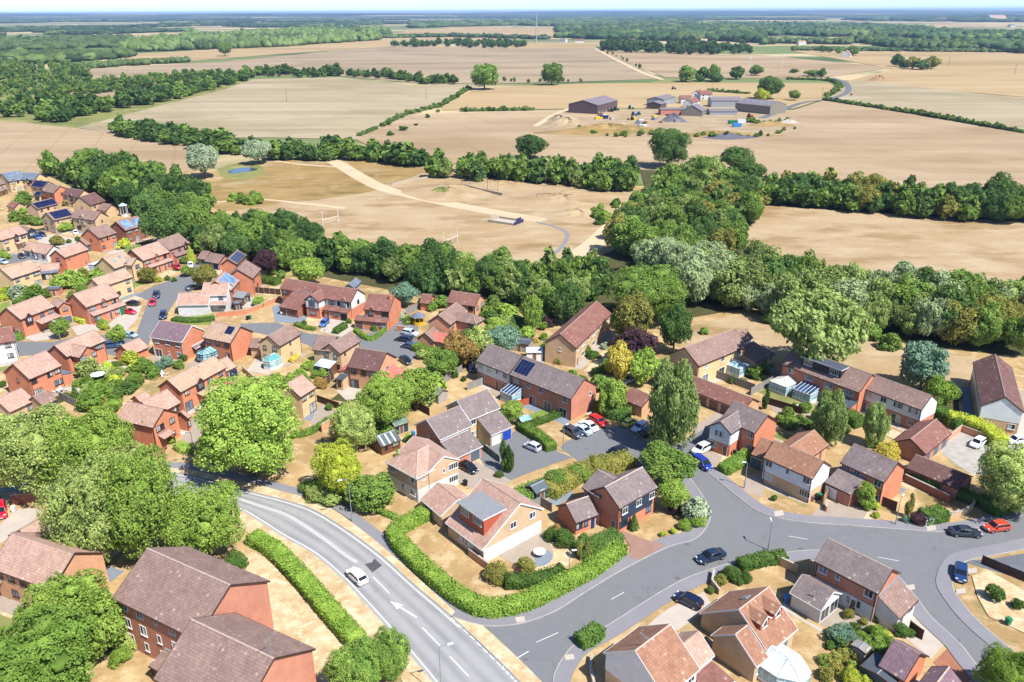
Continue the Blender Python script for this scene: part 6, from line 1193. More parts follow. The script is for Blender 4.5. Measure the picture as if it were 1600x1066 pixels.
hedge('hedge', [(790, 915), (840, 912), (880, 898)], 2.2, 1.5, Hd, 'inner hedge of the round patio garden'); hedge('hedge', [(905, 870), (935, 858), (965, 845)], 3.0, 1.8, Hd, 'thick shrub hedge between the patio and brick drive')
hedge('hedge', [(395, 845), (430, 866), (475, 912), (520, 965), (560, 1010)], 2.6, 1.6, He, 'long clipped hedge along the flats lawn')
hedge('hedge', [(590, 800), (605, 806), (620, 812)], 0.9, 0.8, Hm, 'low hedge stub left of the clipped corner hedge')
hedge('hedge', [(818, 672), (840, 686), (862, 705)], 2.2, 1.6, Hm, 'clipped bright hedge beside silver hatchback'); hedge('hedge', [(810, 672), (850, 660), (885, 645)], 1.2, 1.2, Hd, 'hedge at the foot of the brick terrace gardens')
hedge('hedge', [(935, 640), (960, 652), (985, 655)], 3.5, 2.2, Hd, 'dark green shrub hedge behind the red car'); hedge('hedge', [(1130, 740), (1150, 728), (1170, 715)], 2.4, 1.6, Hm, 'bright rounded hedge beside the white front gable house')
hedge('hedge', [(855, 775), (880, 760), (905, 745), (930, 738)], 4.0, 2.0, Ol, 'mixed shrub hedge behind the navy boarded house'); hedge('hedge', [(800, 790), (830, 775), (855, 768)], 3.5, 1.8, Mi, 'mixed shrub hedge between dormer house and cul-de-sac'); hedge('hedge', [(925, 738), (955, 735), (985, 728)], 4, 2.4, Ol, 'rounded shrub hedge beside the black estate car')
hedge('hedge', [(1480, 662), (1510, 668), (1540, 682), (1562, 700)], 3.0, 2.4, Li, 'yellow-green conifer hedge behind the concrete yard'); hedge('hedge', [(1462, 650), (1480, 660), (1500, 672)], 2.6, 2.2, Hd, 'green hedge left of the yellow-green conifer hedge')
hedge('hedge', [(1415, 745), (1450, 762), (1490, 775), (1525, 790)], 1.6, 1.8, Hd, 'ivy hedge along the long low garage'); hedge('hedge', [(1540, 800), (1570, 790), (1590, 770), (1610, 760)], 4.0, 2.2, Hd, 'dark green hedge on the bend at right edge')
hedge('hedge', [(1155, 890), (1190, 880), (1225, 876)], 2.0, 1.5, Hd, 'clipped hedge inside the curved wall by the road'); hedge('hedge', [(1440, 815), (1458, 812), (1472, 808)], 2.8, 1.8, Hd, 'rounded hedge beside the grey utility box')
hedge('hedge', [(272, 500), (300, 503), (335, 500)], 2.5, 0.8, Hd, 'low hedge below the white corner house'); hedge('hedge', [(462, 508), (478, 514), (492, 516)], 1.3, 0.8, Hm, 'low pale hedge in front of the timbered house'); hedge('hedge', [(524, 522), (540, 512)], 1.6, 1.4, Hd, 'clipped rectangular hedge beside the blue hatchback')
hedge('hedge', [(556, 518), (568, 528), (582, 532), (598, 520), (610, 510)], 1.2, 0.9, Hm, 'low hedge round the chimney house lawn'); hedge('hedge', [(648, 550), (665, 540), (672, 535)], 1.6, 1.6, Hm, 'bright green hedge left of the salmon garage'); hedge('hedge', [(650, 545), (670, 552), (688, 552)], 1.8, 1.4, Hm, 'bright green hedge in front of the salmon garage')
hedge('hedge', [(115, 500), (135, 506)], 1.8, 1.3, Li, 'lime hedge between the bay window house and green door house'); hedge('hedge', [(-5, 520), (15, 525), (32, 532)], 2.2, 1.5, Hm, 'rounded hedge at the left edge below the bay window house')
hedge('hedge', [(280, 700), (290, 706), (303, 704)], 2.0, 1.3, B_, 'shrub hedge beside the left lamp post'); hedge('hedge', [(405, 440), (425, 443), (435, 445)], 3.0, 1.8, Hd, 'clipped green hedge left of the red-tiled house')
hedge('hedge', [(-10, 1005), (8, 1012), (27, 1020)], 1.2, 0.8, Hm, 'small clipped hedge left of the pale tree'); hedge('hedge', [(1300, 645), (1330, 660), (1345, 668)], 3.5, 2.0, Hd, 'dark garden hedge between the two weeping birches')
hedge('hedge', [(905, 1010), (925, 1000), (935, 990)], 2.2, 1.6, Hd, 'rounded clipped hedge at the junction house corner'); hedge('hedge', [(455, 685), (480, 680), (500, 670), (512, 660)], 1.0, 1.2, Hm, 'ivy hedge on the curved garden wall')
for (pts, lab) in (([(1290, 157), (1350, 166), (1430, 178), (1500, 190), (1600, 208)], 'long field hedge running to the right edge'), ([(600, 196), (640, 178), (690, 166)], 'field hedge left of the farm, rising to the right'), ([(725, 174), (780, 173), (835, 172)], 'short field hedge right of rising hedge'), ([(690, 165), (715, 150), (735, 138)], 'field hedge up to the round tree'), ([(1230, 124), (1290, 126), (1308, 132), (1306, 142), (1292, 152)], 'hedge round the bend of the farm lane'), ([(1105, 143), (1140, 145), (1170, 147)], 'dark hedge behind the farmhouse'), ([(560, 213), (575, 207), (588, 201)], 'short hedge clump at the field corner')): hedge('field_hedge', pts, 2.6, 1.7, D_, lab, leaf=0.9, curve=3, wob=0.2)

# garden shrubs
def near_house(x, y):
    b = un(x, y); best = min(HOUSES, key=lambda q: (q.o.location.x - b[0]) ** 2 + (q.o.location.y - b[1]) ** 2); return best.short
SH = []
def S(kind, mat, *c):
    for i in range(0, len(c), 3): SH.append((kind, mat, c[i], c[i + 1], c[i + 2]))
S('shrubhi', Ol, 778, 905, 44, 820, 890, 34); S('shrubhi', Hd, 880, 850, 40, 862, 842, 30); S('column', Ol, 906, 875, 13, 917, 875, 12); S('shrubhi', Si, 932, 862, 18); S('ball', Hm, 937, 805 + 20, 1) ; S('shrubhi', Pu, 810, 895, 14, 1052, 800, 30); S('ball', Li, 1035, 838, 15, 1052, 833, 14); S('cone', Hd, 990, 828, 15)
S('shrubhi', He, 1090, 820, 30, 1070, 826, 24); S('column', Hd, 788, 735, 18, 796, 738, 16); S('shrubhi', Hd, 780, 745, 16); S('shrubhi', Hd, 1140, 905, 36, 1165, 908, 26); S('shrub', Ol, 1125, 912, 26, 1110, 925, 14); S('ball', Hd, 1552, 935, 38, 1590, 952, 26); S('shrubhi', Li, 1368, 775 + 33, 14); S('shrub', Hm, 1322, 775, 1)
S('tall', B_, 1350, 795, 34); S('ball', Li, 1368, 796, 18); S('column', Ol, 1418, 808, 14); S('shrubhi', Pu, 1434, 818, 30); S('shrub', Bl, 1414, 815, 16); S('ball', Hd, 1210, 782, 14); S('shrubhi', Go, 1388, 715, 40); S('ball', Li, 1368, 700, 20); S('column', De, 1195, 640, 12)
S('shrub', Mi, 1230, 650, 24, 1218, 660, 20, 1260, 640, 20, 1240, 665, 22); S('shrub', Hd, 1325, 640, 14, 1310, 650, 20); S('ball', Hd, 1330, 640, 15); S('shrubhi', Bl, 1312, 1000, 46, 1330, 1010, 36); S('shrubhi', He, 1372, 1000, 36, 1350, 1010, 30); S('shrubhi', Ol, 1368, 970, 20, 1325, 965, 22, 1350, 975, 16); S('shrubhi', Go, 1383, 1000, 26); S('shrubhi', Hd, 1405, 990, 30, 1420, 992, 20); S('shrubhi', Li, 1328, 1065, 40, 1350, 1070, 30); S('shrub', Ol, 1300, 1040, 34, 1290, 1060, 30, 1315, 1030, 26); S('shrubhi', Hd, 1110, 925, 16, 1155, 912, 18)
S('shrub', B_, 640, 690, 22, 600, 655, 30, 575, 660, 26); S('ball', Hm, 515, 640, 17, 535, 642, 20, 540, 650, 16); S('shrub', B_, 545, 650, 24); S('shrub', Ru, 528, 690, 22); S('shrubhi', Sa, 500, 780, 44, 560, 790, 50, 600, 785, 36); S('shrubhi', Mi, 480, 770, 30); S('shrub', B_, 625, 715, 20, 655, 690, 18); S('cone', Hd, 710, 590, 12); S('shrub', Hd, 725, 595, 12); S('ball', Li, 652, 638, 18)
S('shrub', Hd, 860, 545, 20, 885, 560, 20, 915, 555, 24, 925, 560, 18, 910, 600, 22); S('shrub', B_, 850, 530, 16); S('shrub', Go, 838, 535, 10); S('shrub', Pu, 855, 510, 24); S('ball', Hm, 850, 515, 20); S('shrub', Si, 945, 545, 16, 955, 555, 14); S('shrub', Mi, 935, 610, 40, 950, 580, 30); S('shrub', Ol, 975, 625, 36)
S('shrub', B_, 430, 610, 34, 455, 600, 26, 470, 590, 24, 480, 577, 22); S('shrub', Go, 458, 565, 14, 465, 560, 12); S('shrub', Ru, 500, 605, 26); S('shrub', B_, 505, 590, 24); S('shrub', Hd, 575, 600, 30, 590, 590, 26); S('shrub', Mi, 735, 540, 40, 680, 605, 40, 700, 585, 34); S('shrub', Sa, 620, 620, 50, 590, 640, 44, 660, 560, 24)
S('shrub', Li, 205, 568, 34, 215, 580, 26); S('shrub', Hm, 225, 580, 36, 240, 590, 30, 210, 600, 28, 190, 610, 24); S('shrub', Bl, 250, 578, 22, 262, 572, 26); S('ball', Hd, 287, 565, 18); S('shrub', Mi, 280, 575, 20); S('shrub', Sa, 140, 588, 44, 165, 590, 30, 125, 580, 22); S('shrub', Hm, 155, 628, 50, 170, 615, 30, 180, 632, 24, 140, 640, 44); S('ball', Hm, 178, 643, 20); S('shrub', Ol, 165, 632, 20); S('shrubhi', Li, 150, 672, 46); S('shrubhi', Hd, 195, 695, 40, 178, 700, 34); S('cone', Hd, 120, 628, 14); S('shrub', Sa, 135, 612, 20); S('ball', B_, 270, 692, 15); S('ball', Hd, 4, 605, 16); S('shrub', Si, 175, 600, 16, 200, 600, 14); S('shrub', Pu, 185, 610, 22)
S('shrub', B_, 118, 448, 40, 95, 452, 36, 155, 440, 36, 130, 435, 26, 110, 435, 20); S('shrub', Li, 102, 415, 30, 105, 405, 22); S('shrub', Ol, 130, 438, 26); S('shrub', Si, 30, 465, 32); S('shrub', Hm, 55, 468, 36, 35, 475, 18, 70, 465, 22); S('shrub', Li, 5, 470, 18, 10, 460, 20); S('shrub', B_, 98, 362, 24, 110, 360, 20, 5, 400, 16, 10, 405, 18); S('shrub', Mi, 62, 330, 24, 40, 318, 30, 30, 322, 22, 25, 345, 24, 45, 350, 24, 60, 352, 22); S('ball', Mi, 102, 322, 14); S('shrub', Li, 195, 388, 24); S('shrub', Ol, 90, 383, 24); S('shrub', Hd, 108, 380, 10, 122, 376, 10); S('shrub', Mi, 275, 405, 22, 290, 412, 18, 300, 410, 14); S('cone', Li, 300, 412, 14); S('shrub', Li, 248, 440, 14); S('shrub', Hd, 262, 438, 12, 272, 440, 10); S('shrub', B_, 180, 370, 20, 190, 362, 18); S('shrub', B_, 160, 510, 18); S('shrub', Li, 165, 515, 16, 160, 500, 12)
S('shrub', B_, 405, 478, 24); S('shrub', Hd, 475, 508, 12, 545, 505, 12, 585, 516, 14); S('shrub', Mi, 440, 435, 20, 425, 430, 16, 690, 480, 30, 675, 485, 24, 660, 478, 20); S('shrub', Si, 628, 500, 18); S('shrub', Mi, 640, 505, 20); S('shrub', Mi, 760, 500, 36, 770, 480, 30, 745, 520, 26); S('shrub', B_, 780, 490, 28)
S('shrubhi', B_, 22, 930, 22, 50, 955, 18, 35, 965, 20); S('shrubhi', Sa, 200, 1010, 50, 185, 980, 40, 130, 1040, 60); S('shrubhi', Go, 165, 1005, 36); S('shrubhi', He, 190, 1035, 40); S('shrubhi', Hd, 370, 885, 40); S('shrub', Mi, 840, 660, 16, 815, 625, 12); S('shrubhi', Hd, 900, 820, 20, 815, 805, 16); S('shrub', Si, 812, 800, 22); S('shrubhi', Mi, 870, 762, 46, 905, 750, 40); S('shrub', B_, 1060, 690, 16); S('shrub', Go, 808, 820, 14); S('shrub', Ru, 820, 830, 18, 870, 828, 16)
S('shrub', Mi, 1200, 505, 26, 1100, 522, 18, 1390, 545, 40, 1360, 530, 40); S('shrub', Hd, 1480, 610, 26, 1495, 625, 18); S('shrub', Mi, 1180, 590, 30, 1195, 582, 24, 1160, 600, 16); S('shrub', Hd, 1145, 598, 20)
SH = [q for q in SH if q[4] > 2]
cnt = {}
for (kd, mt, x, y, w) in SH: key = (kd in ('column', 'cone'), kd == 'ball', mt, near_house(x, y)); cnt.setdefault(key, []).append((x, y, w, kd))
ORD = ['leftmost', 'second from left', 'third from left', 'fourth from left', 'fifth from left', 'sixth from left', 'seventh from left', 'eighth from left']
for (up, ball, mt, sh), L_ in cnt.items():
    L_.sort()
    for i, (x, y, w, kd) in enumerate(L_):
        nm = 'conifer' if up else ('clipped round bush' if ball else 'leafy shrub'); lab = '%s %s near %s' % (CN[mt], nm, sh)
        if len(L_) > 1: lab = '%s of the %s %ss near %s' % (ORD[min(i, 7)], CN[mt], nm.replace('bush', 'bushe'), sh)
        b = un(x, y); dp = depth(b); wm = w * dp / FOC; h = wm * (2.2 if kd == 'cone' else 3.0 if kd == 'column' else 1.4 if kd == 'tall' else 0.85 if ball else 0.8)
        r = thing('conifer' if up else 'shrub', b, random.uniform(0, 6.28), lab, 'conifer' if up else 'shrub', 'garden shrubs')
        c = link('foliage', random.choice(CROWN[kd]), r); c.scale = (wm, wm, h); setmat(c, mt)
        s_ = link('stem', TRUNKS[0], r); s_.scale = (wm * 0.7, wm * 0.7, h * 0.8)

# distant woodland: masses nobody could count
def woodmass(name, poly, spacing, h0, h1, mat, zbase=0.0, maxn=2600, seed=1, gap=0.0, ps=260.0):
    """gap: share of the ground left open between patches of size ps"""
    w = np.array(g2(poly)); rg = np.random.default_rng(seed); lo, hi = w.min(0), w.max(0); ar = 0.0; ph = rg.uniform(0, 6, 8)
    for i in range(len(w)): a, b = w[i], w[i - 1]; ar += a[0] * b[1] - b[0] * a[1]
    n = int(min(maxn, abs(ar) / 2 / spacing ** 2)); P = []
    def nz(q, s): x, y = q[:, 0] / s, q[:, 1] / s / 1.6; return (np.sin(x + ph[0]) * np.sin(y + ph[1]) + 0.7 * np.sin(1.9 * x - y + ph[2]) + 0.6 * np.sin(2.3 * y + 0.6 * x + ph[3]) + 0.4 * np.sin(4.1 * x + ph[4]) * np.sin(3.7 * y + ph[5]))
    th = np.quantile(nz(lo + (hi - lo) * rg.uniform(size=(4000, 2)), ps), gap) if gap else -9
    while len(P) < n:
        q = lo + (hi - lo) * rg.uniform(size=(6000, 2)); c = np.zeros(len(q), bool)
        for i in range(len(w)):
            a, b = w[i], w[i - 1]; m = (a[1] > q[:, 1]) != (b[1] > q[:, 1]); xx = (b[0] - a[0]) * (q[:, 1] - a[1]) / (b[1] - a[1] + 1e-12) + a[0]; c ^= m & (q[:, 0] < xx)
        P += list(q[c & (nz(q, ps) > th)])
    P = np.array(P[:n]); sp = max(spacing, math.sqrt(abs(ar) * (1 - gap) / 2 / max(n, 1))); V, T, mi = [], [], []; mm = [mat] + [x for x in ('wood_far_a', 'wood_far_b', 'wood_far_c') if x != mat]; tone = nz(P, ps * 0.45)
    for i, p in enumerate(P):
        h = rg.uniform(h0, h1) * (1.25 if rg.uniform() < 0.08 else 1); r = sp * rg.uniform(0.5, 0.85); jit = 1 + rg.uniform(-0.35, 0.35, (len(IV), 1)); V.append(IV * np.array([r, r, h * 0.55]) * jit + np.array([p[0], p[1], zbase + h * 0.45])); T.append(IF + i * len(IV))
        t = tone[i] + rg.normal() * 0.35; mi.append(np.full(len(IF), 0 if t < 0.6 else (1 if t < 1.1 else 2)))
    o = link(name, npmesh(name, np.concatenate(V), np.zeros((0, 4), int), mm, np.concatenate(mi), tris=np.concatenate(T)))
    return tag(o, kind='stuff')

leafmat('wood_far_a', '455b36', '616f42'); leafmat('wood_far_b', '364b32', '4d5f3c'); leafmat('wood_far_c', '52693c', '717f48')
woodmass('woodland', [(190, 82), (260, 80), (430, 74), (590, 63), (612, 55), (600, 48), (480, 50), (300, 62), (200, 72)], 10, 10, 22, 'wood_far_c', seed=2, maxn=5000)
woodmass('woodland', [(-80, 105), (60, 100), (200, 90), (190, 72), (290, 60), (140, 60), (-80, 68)], 20, 8, 14, 'wood_far_a', seed=3, maxn=2200, gap=0.5, ps=150)
woodmass('woodland', [(-120, 58), (250, 55), (430, 46), (600, 40), (640, 36), (300, 38), (-120, 46)], 30, 9, 16, 'wood_far_b', seed=4, maxn=2600, gap=0.62, ps=330)
woodmass('woodland', [(640, 44), (800, 40), (960, 44), (1100, 48), (1100, 36), (800, 33), (640, 36)], 26, 10, 18, 'wood_far_a', seed=5, maxn=2600, gap=0.3, ps=260)
woodmass('woodland', [(870, 60), (960, 62), (1190, 68), (1190, 46), (960, 40), (870, 46)], 18, 12, 20, 'wood_far_b', seed=6, maxn=2600, gap=0.15, ps=160)
woodmass('woodland', [(1100, 58), (1210, 56), (1330, 60), (1470, 74), (1600, 84), (1750, 92), (1750, 60), (1560, 52), (1330, 40), (1100, 38)], 20, 10, 18, 'wood_far_b', seed=7, maxn=4200, gap=0.4, ps=240)
woodmass('woodland', [(1180, 72), (1215, 68), (1330, 70), (1330, 66), (1200, 66)], 14, 8, 14, 'wood_far_a', seed=8)
woodmass('woodland', [(1330, 66), (1400, 76), (1600, 80), (1700, 80), (1700, 74), (1450, 72), (1350, 62)], 12, 9, 16, 'wood_far_a', seed=9)
woodmass('woodland', [(-400, 40), (400, 37), (800, 33), (1300, 34), (2000, 44), (2000, 32), (1300, 27), (800, 26), (300, 29), (-400, 33)], 55, 12, 20, 'wood_far_b', seed=10, maxn=5000, gap=0.62, ps=900)
woodmass('tree_line', [(100, 110), (190, 104), (300, 97), (300, 95), (180, 100), (100, 106)], 7, 5, 8, 'wood_far_a', seed=11)
woodmass('tree_line', [(1240, 79), (1340, 80), (1560, 82), (1560, 80), (1340, 77.5), (1240, 76)], 9, 3, 6, 'wood_far_b', seed=12)
woodmass('tree_line', [(600, 60), (700, 58), (860, 62), (860, 60.5), (700, 56.5), (600, 58)], 14, 6, 11, 'wood_far_b', seed=13)
woodmass('woodland', [(-900, 31), (300, 28), (800, 25.5), (1300, 26), (2300, 31), (2300, 26), (1300, 23), (800, 23), (300, 25), (-900, 28)], 90, 14, 24, 'wood_far_b', seed=21, maxn=5000, gap=0.5, ps=1500)
def hills():
    rg = random.Random(5)
    for (y0, zz, amp, dep) in ((10500, 20, 18, 2500), (14000, 46, 20, 4000), (19000, 70, 18, 6000)):
        m = MB(); n = 90; X = [-16000 + 32000 * i / n for i in range(n + 1)]; ph = rg.uniform(0, 9)
        Z = [zz + amp * (math.sin(x / 2600 + ph) * 0.6 + math.sin(x / 1100 + ph * 2) * 0.3 + rg.uniform(-0.08, 0.08)) for x in X]
        for i in range(n):
            m.q((X[i], y0 - dep * 0.6, -5), (X[i + 1], y0 - dep * 0.6, -5), (X[i + 1], y0, Z[i + 1]), (X[i], y0, Z[i])); m.q((X[i], y0, Z[i]), (X[i + 1], y0, Z[i + 1]), (X[i + 1], y0 + dep, -5), (X[i], y0 + dep, -5))
        tag(link('hills', m.mesh('hills', 'far_hill', smooth=True)), kind='structure')
hills()

# ---------------------------------------------------------------- cars
def loft(m, st, close=True):
    """st: list of (x, [(y, z), ...]) half sections from bottom to top, mirrored"""
    R = []
    for x, sec in st: R.append([(x, y, z) for y, z in sec] + [(x, -y, z) for y, z in sec[::-1]])
    for a, b in zip(R, R[1:]):
        n = len(a)
        for k in range(n - 1): m.q(a[k], b[k], b[k + 1], a[k + 1])
        m.q(a[n - 1], b[n - 1], b[0], a[0])
    m.q(*R[0]); m.q(*R[-1][::-1])
CARK = {  # length, width, height, roof start/end (front..rear, from the nose), bonnet height, belt height, boot height
 'hatch': (4.1, 1.76, 1.47, 1.62, 3.55, 0.95, 4.02, 0.86, 0.92, 0.98), 'saloon': (4.75, 1.84, 1.44, 1.95, 3.35, 1.2, 4.15, 0.84, 0.92, 1.0),
 'suv': (4.5, 1.88, 1.66, 1.7, 4.0, 1.05, 4.42, 1.0, 1.06, 1.1), 'estate': (4.65, 1.82, 1.49, 1.85, 4.15, 1.1, 4.58, 0.86, 0.94, 1.0), 'mini': (3.55, 1.64, 1.48, 1.35, 3.1, 0.8, 3.48, 0.86, 0.92, 0.96), 'mpv': (4.6, 1.85, 1.72, 1.55, 4.1, 0.8, 4.52, 1.0, 1.02, 1.06)}
_car = {}
def carmesh(kind):
    if kind in _car: return _car[kind]
    L, Wd, Hh, r0, r1, c0, c1, hb, belt, bt = CARK[kind]; w = Wd / 2; X = lambda t: L / 2 - t
    def sec(k, zb, zt): return [(w * k * 0.86, zb), (w * k * 0.98, zb + 0.12), (w * k, zb + 0.32), (w * k * 0.97, zt - 0.12), (w * k * 0.88, zt)]
    m = MB(); loft(m, [(X(0.0), sec(0.72, 0.3, hb - 0.3)), (X(0.12), sec(0.86, 0.22, hb - 0.2)), (X(0.45), sec(0.97, 0.19, hb - 0.08)), (X(c0), sec(1, 0.19, hb + 0.02)), (X(r0), sec(1, 0.19, belt)), (X(r1), sec(1, 0.19, belt + 0.03)), (X(min(c1, L - 0.3)), sec(0.98, 0.2, bt)), (X(L - 0.1), sec(0.9, 0.25, bt - 0.06)), (X(L), sec(0.78, 0.32, bt - 0.25))])
    cb = [(c0, belt - 0.06, 0.86, 0.0), (r0, Hh - 0.05, 0.78, 1), (r0 + 0.35, Hh, 0.76, 1), ((r0 + r1) / 2 + 0.2, Hh - 0.01, 0.75, 1), (r1, Hh - 0.07, 0.73, 1), (c1, bt - 0.03, 0.8, 0)]
    st = []
    for (t, z, k, u) in cb: st.append((X(t), [(w * 0.9, belt - 0.1), (w * 0.885, belt - 0.02), (w * (k + 0.04) if u else w * 0.87, z - 0.06 if u else z - 0.01), (w * (k - 0.06) if u else w * 0.8, z)]))
    loft(m, st); body = m.mesh('body', 'white', smooth=False)
    wins = []
    def win(pts, nm):
        q = MB(); q.q(*pts); wins.append((nm, q.mesh(nm, 'car_glass')))
    e = 0.012; zt, wt = Hh - 0.13, w * 0.8 + e; wb = w * 0.9 + e
    def lerp(a, b, t): return tuple(a[i] + (b[i] - a[i]) * t for i in range(3))
    A0, A1 = (X(c0), w * 0.8, belt - 0.04), (X(r0), w * 0.72, Hh - 0.04); nrm = Vector((Hh - belt, 0, r0 - c0)).normalized() * 0.015
    f = [lerp(A0, A1, 0.08), lerp(A0, A1, 0.93)]; win([tuple(Vector((p[0], s * p[1] * 0.97, p[2])) + nrm) for p, s in ((f[0], 1), (f[0], -1), (f[1], -1), (f[1], 1))][::-1], 'windscreen')
    A0, A1 = (X(c1), w * 0.78, bt - 0.02), (X(r1), w * 0.69, Hh - 0.07); nrm = Vector((-(Hh - bt), 0, c1 - r1)).normalized() * 0.018; f = [lerp(A0, A1, 0.12), lerp(A0, A1, 0.92)]
    win([tuple(Vector((p[0], s * p[1] * 0.96, p[2])) + nrm) for p, s in ((f[0], 1), (f[0], -1), (f[1], -1), (f[1], 1))], 'rear_window')
    xm = (r0 + r1) / 2
    for s in (1, -1):
        for (a, b, ta, tb) in ((c0 + (r0 - c0) * 0.35, xm - 0.05, r0 + 0.08, xm - 0.05), (xm + 0.05, c1 - (c1 - r1) * 0.45, xm + 0.05, r1 - 0.02)):
            pts = [(X(a), s * wb, belt + 0.03), (X(b), s * wb, belt + 0.04), (X(tb), s * wt, zt), (X(ta), s * wt, zt)]; win(pts[::-1] if s > 0 else pts, 'side_window')
    wh = []; xr = (0.78, L - 0.82)
    t_ = MB(); r = 0.32 if kind != 'suv' else 0.35
    for y0, y1 in ((-0.11, 0.11),):
        for k in range(12):
            a, b = 2 * math.pi * k / 12, 2 * math.pi * (k + 1) / 12; ca, sa, cb_, sb = math.cos(a) * r, math.sin(a) * r, math.cos(b) * r, math.sin(b) * r
            t_.q((ca, y0, sa), (cb_, y0, sb), (cb_, y1, sb), (ca, y1, sa))
            for yy in (y0, y1): t_.q((ca, yy, sa), (cb_, yy, sb), (cb_ * 0.62, yy, sb * 0.62), (ca * 0.62, yy, sa * 0.62))
    tyre = t_.mesh('wheel', 'rubber'); t_ = MB()
    for yy in (-0.1, 0.1):
        for k in range(10): a, b = 2 * math.pi * k / 10, 2 * math.pi * (k + 1) / 10; t_.q((math.cos(a) * r * 0.63, yy, math.sin(a) * r * 0.63), (math.cos(b) * r * 0.63, yy, math.sin(b) * r * 0.63), (0, yy * 0.9, 0))
    rim = t_.mesh('rim', 'rim'); box = lambda a, mt, nm: (lambda q: (q.box(*a), q.mesh(nm, mt))[1])(MB())
    hl = box((-0.12, 0.05, -0.17, 0.17, -0.07, 0.07), 'lamp_glass', 'headlight'); tl = box((-0.04, 0.1, -0.14, 0.14, -0.09, 0.09), 'light_red', 'taillight'); pw = box((-0.02, 0.02, -0.26, 0.26, -0.055, 0.055), 'white', 'number_plate'); py = box((-0.02, 0.02, -0.26, 0.26, -0.055, 0.055), 'plate_yellow', 'number_plate'); mi = box((-0.07, 0.07, -0.09, 0.09, -0.06, 0.06), 'black', 'mirror')
    _car[kind] = (body, wins, tyre, rim, [(X(t), s * (w - 0.1), r) for t in xr for s in (1, -1)], hl, tl, pw, py, mi, (L, w, hb, bt, X(c0 + 0.35), belt)); return _car[kind]
def car(x, y, hx, hy, kind, color, label, group='cars'):
    a = un(x, y); b = un(x + hx * 6, y + hy * 6); ang = math.atan2(b[1] - a[1], b[0] - a[0])
    body, wins, tyre, rim, wp, hl, tl, pw, py, mi, (L, w, hb, bt, mx, belt) = carmesh(kind); r = thing('car', (a[0], a[1], 0.04), ang, label, 'car', group)
    bo = link('body', body, r); setmat(bo, paint('paint_' + color, color))
    for nm, me in wins: link(nm, me, r)
    for p in wp: o = link('wheel', tyre, r, Matrix.Translation(p)); link('rim', rim, o)
    for s in (1, -1):
        link('headlight', hl, r, TR(L / 2 - 0.13, s * (w - 0.36), hb - 0.2)); link('taillight', tl, r, TR(-L / 2 + 0.06, s * (w - 0.3), bt - 0.22)); o = link('mirror', mi, r, TR(mx, s * (w + 0.06), belt + 0.02)); setmat(o, 'black')
    link('number_plate', pw, r, TR(L / 2 + 0.015, 0, 0.42)); link('number_plate', py, r, TR(-L / 2 - 0.015, 0, 0.55)); return r
Wt, Bk, Nv, Gy, Sv, Rd, Bu_, Lb = 'e8eaec', '15171b', '15233f', '3f454d', 'b9bec3', 'b8141f', '2456a0', 'a9c0cc'
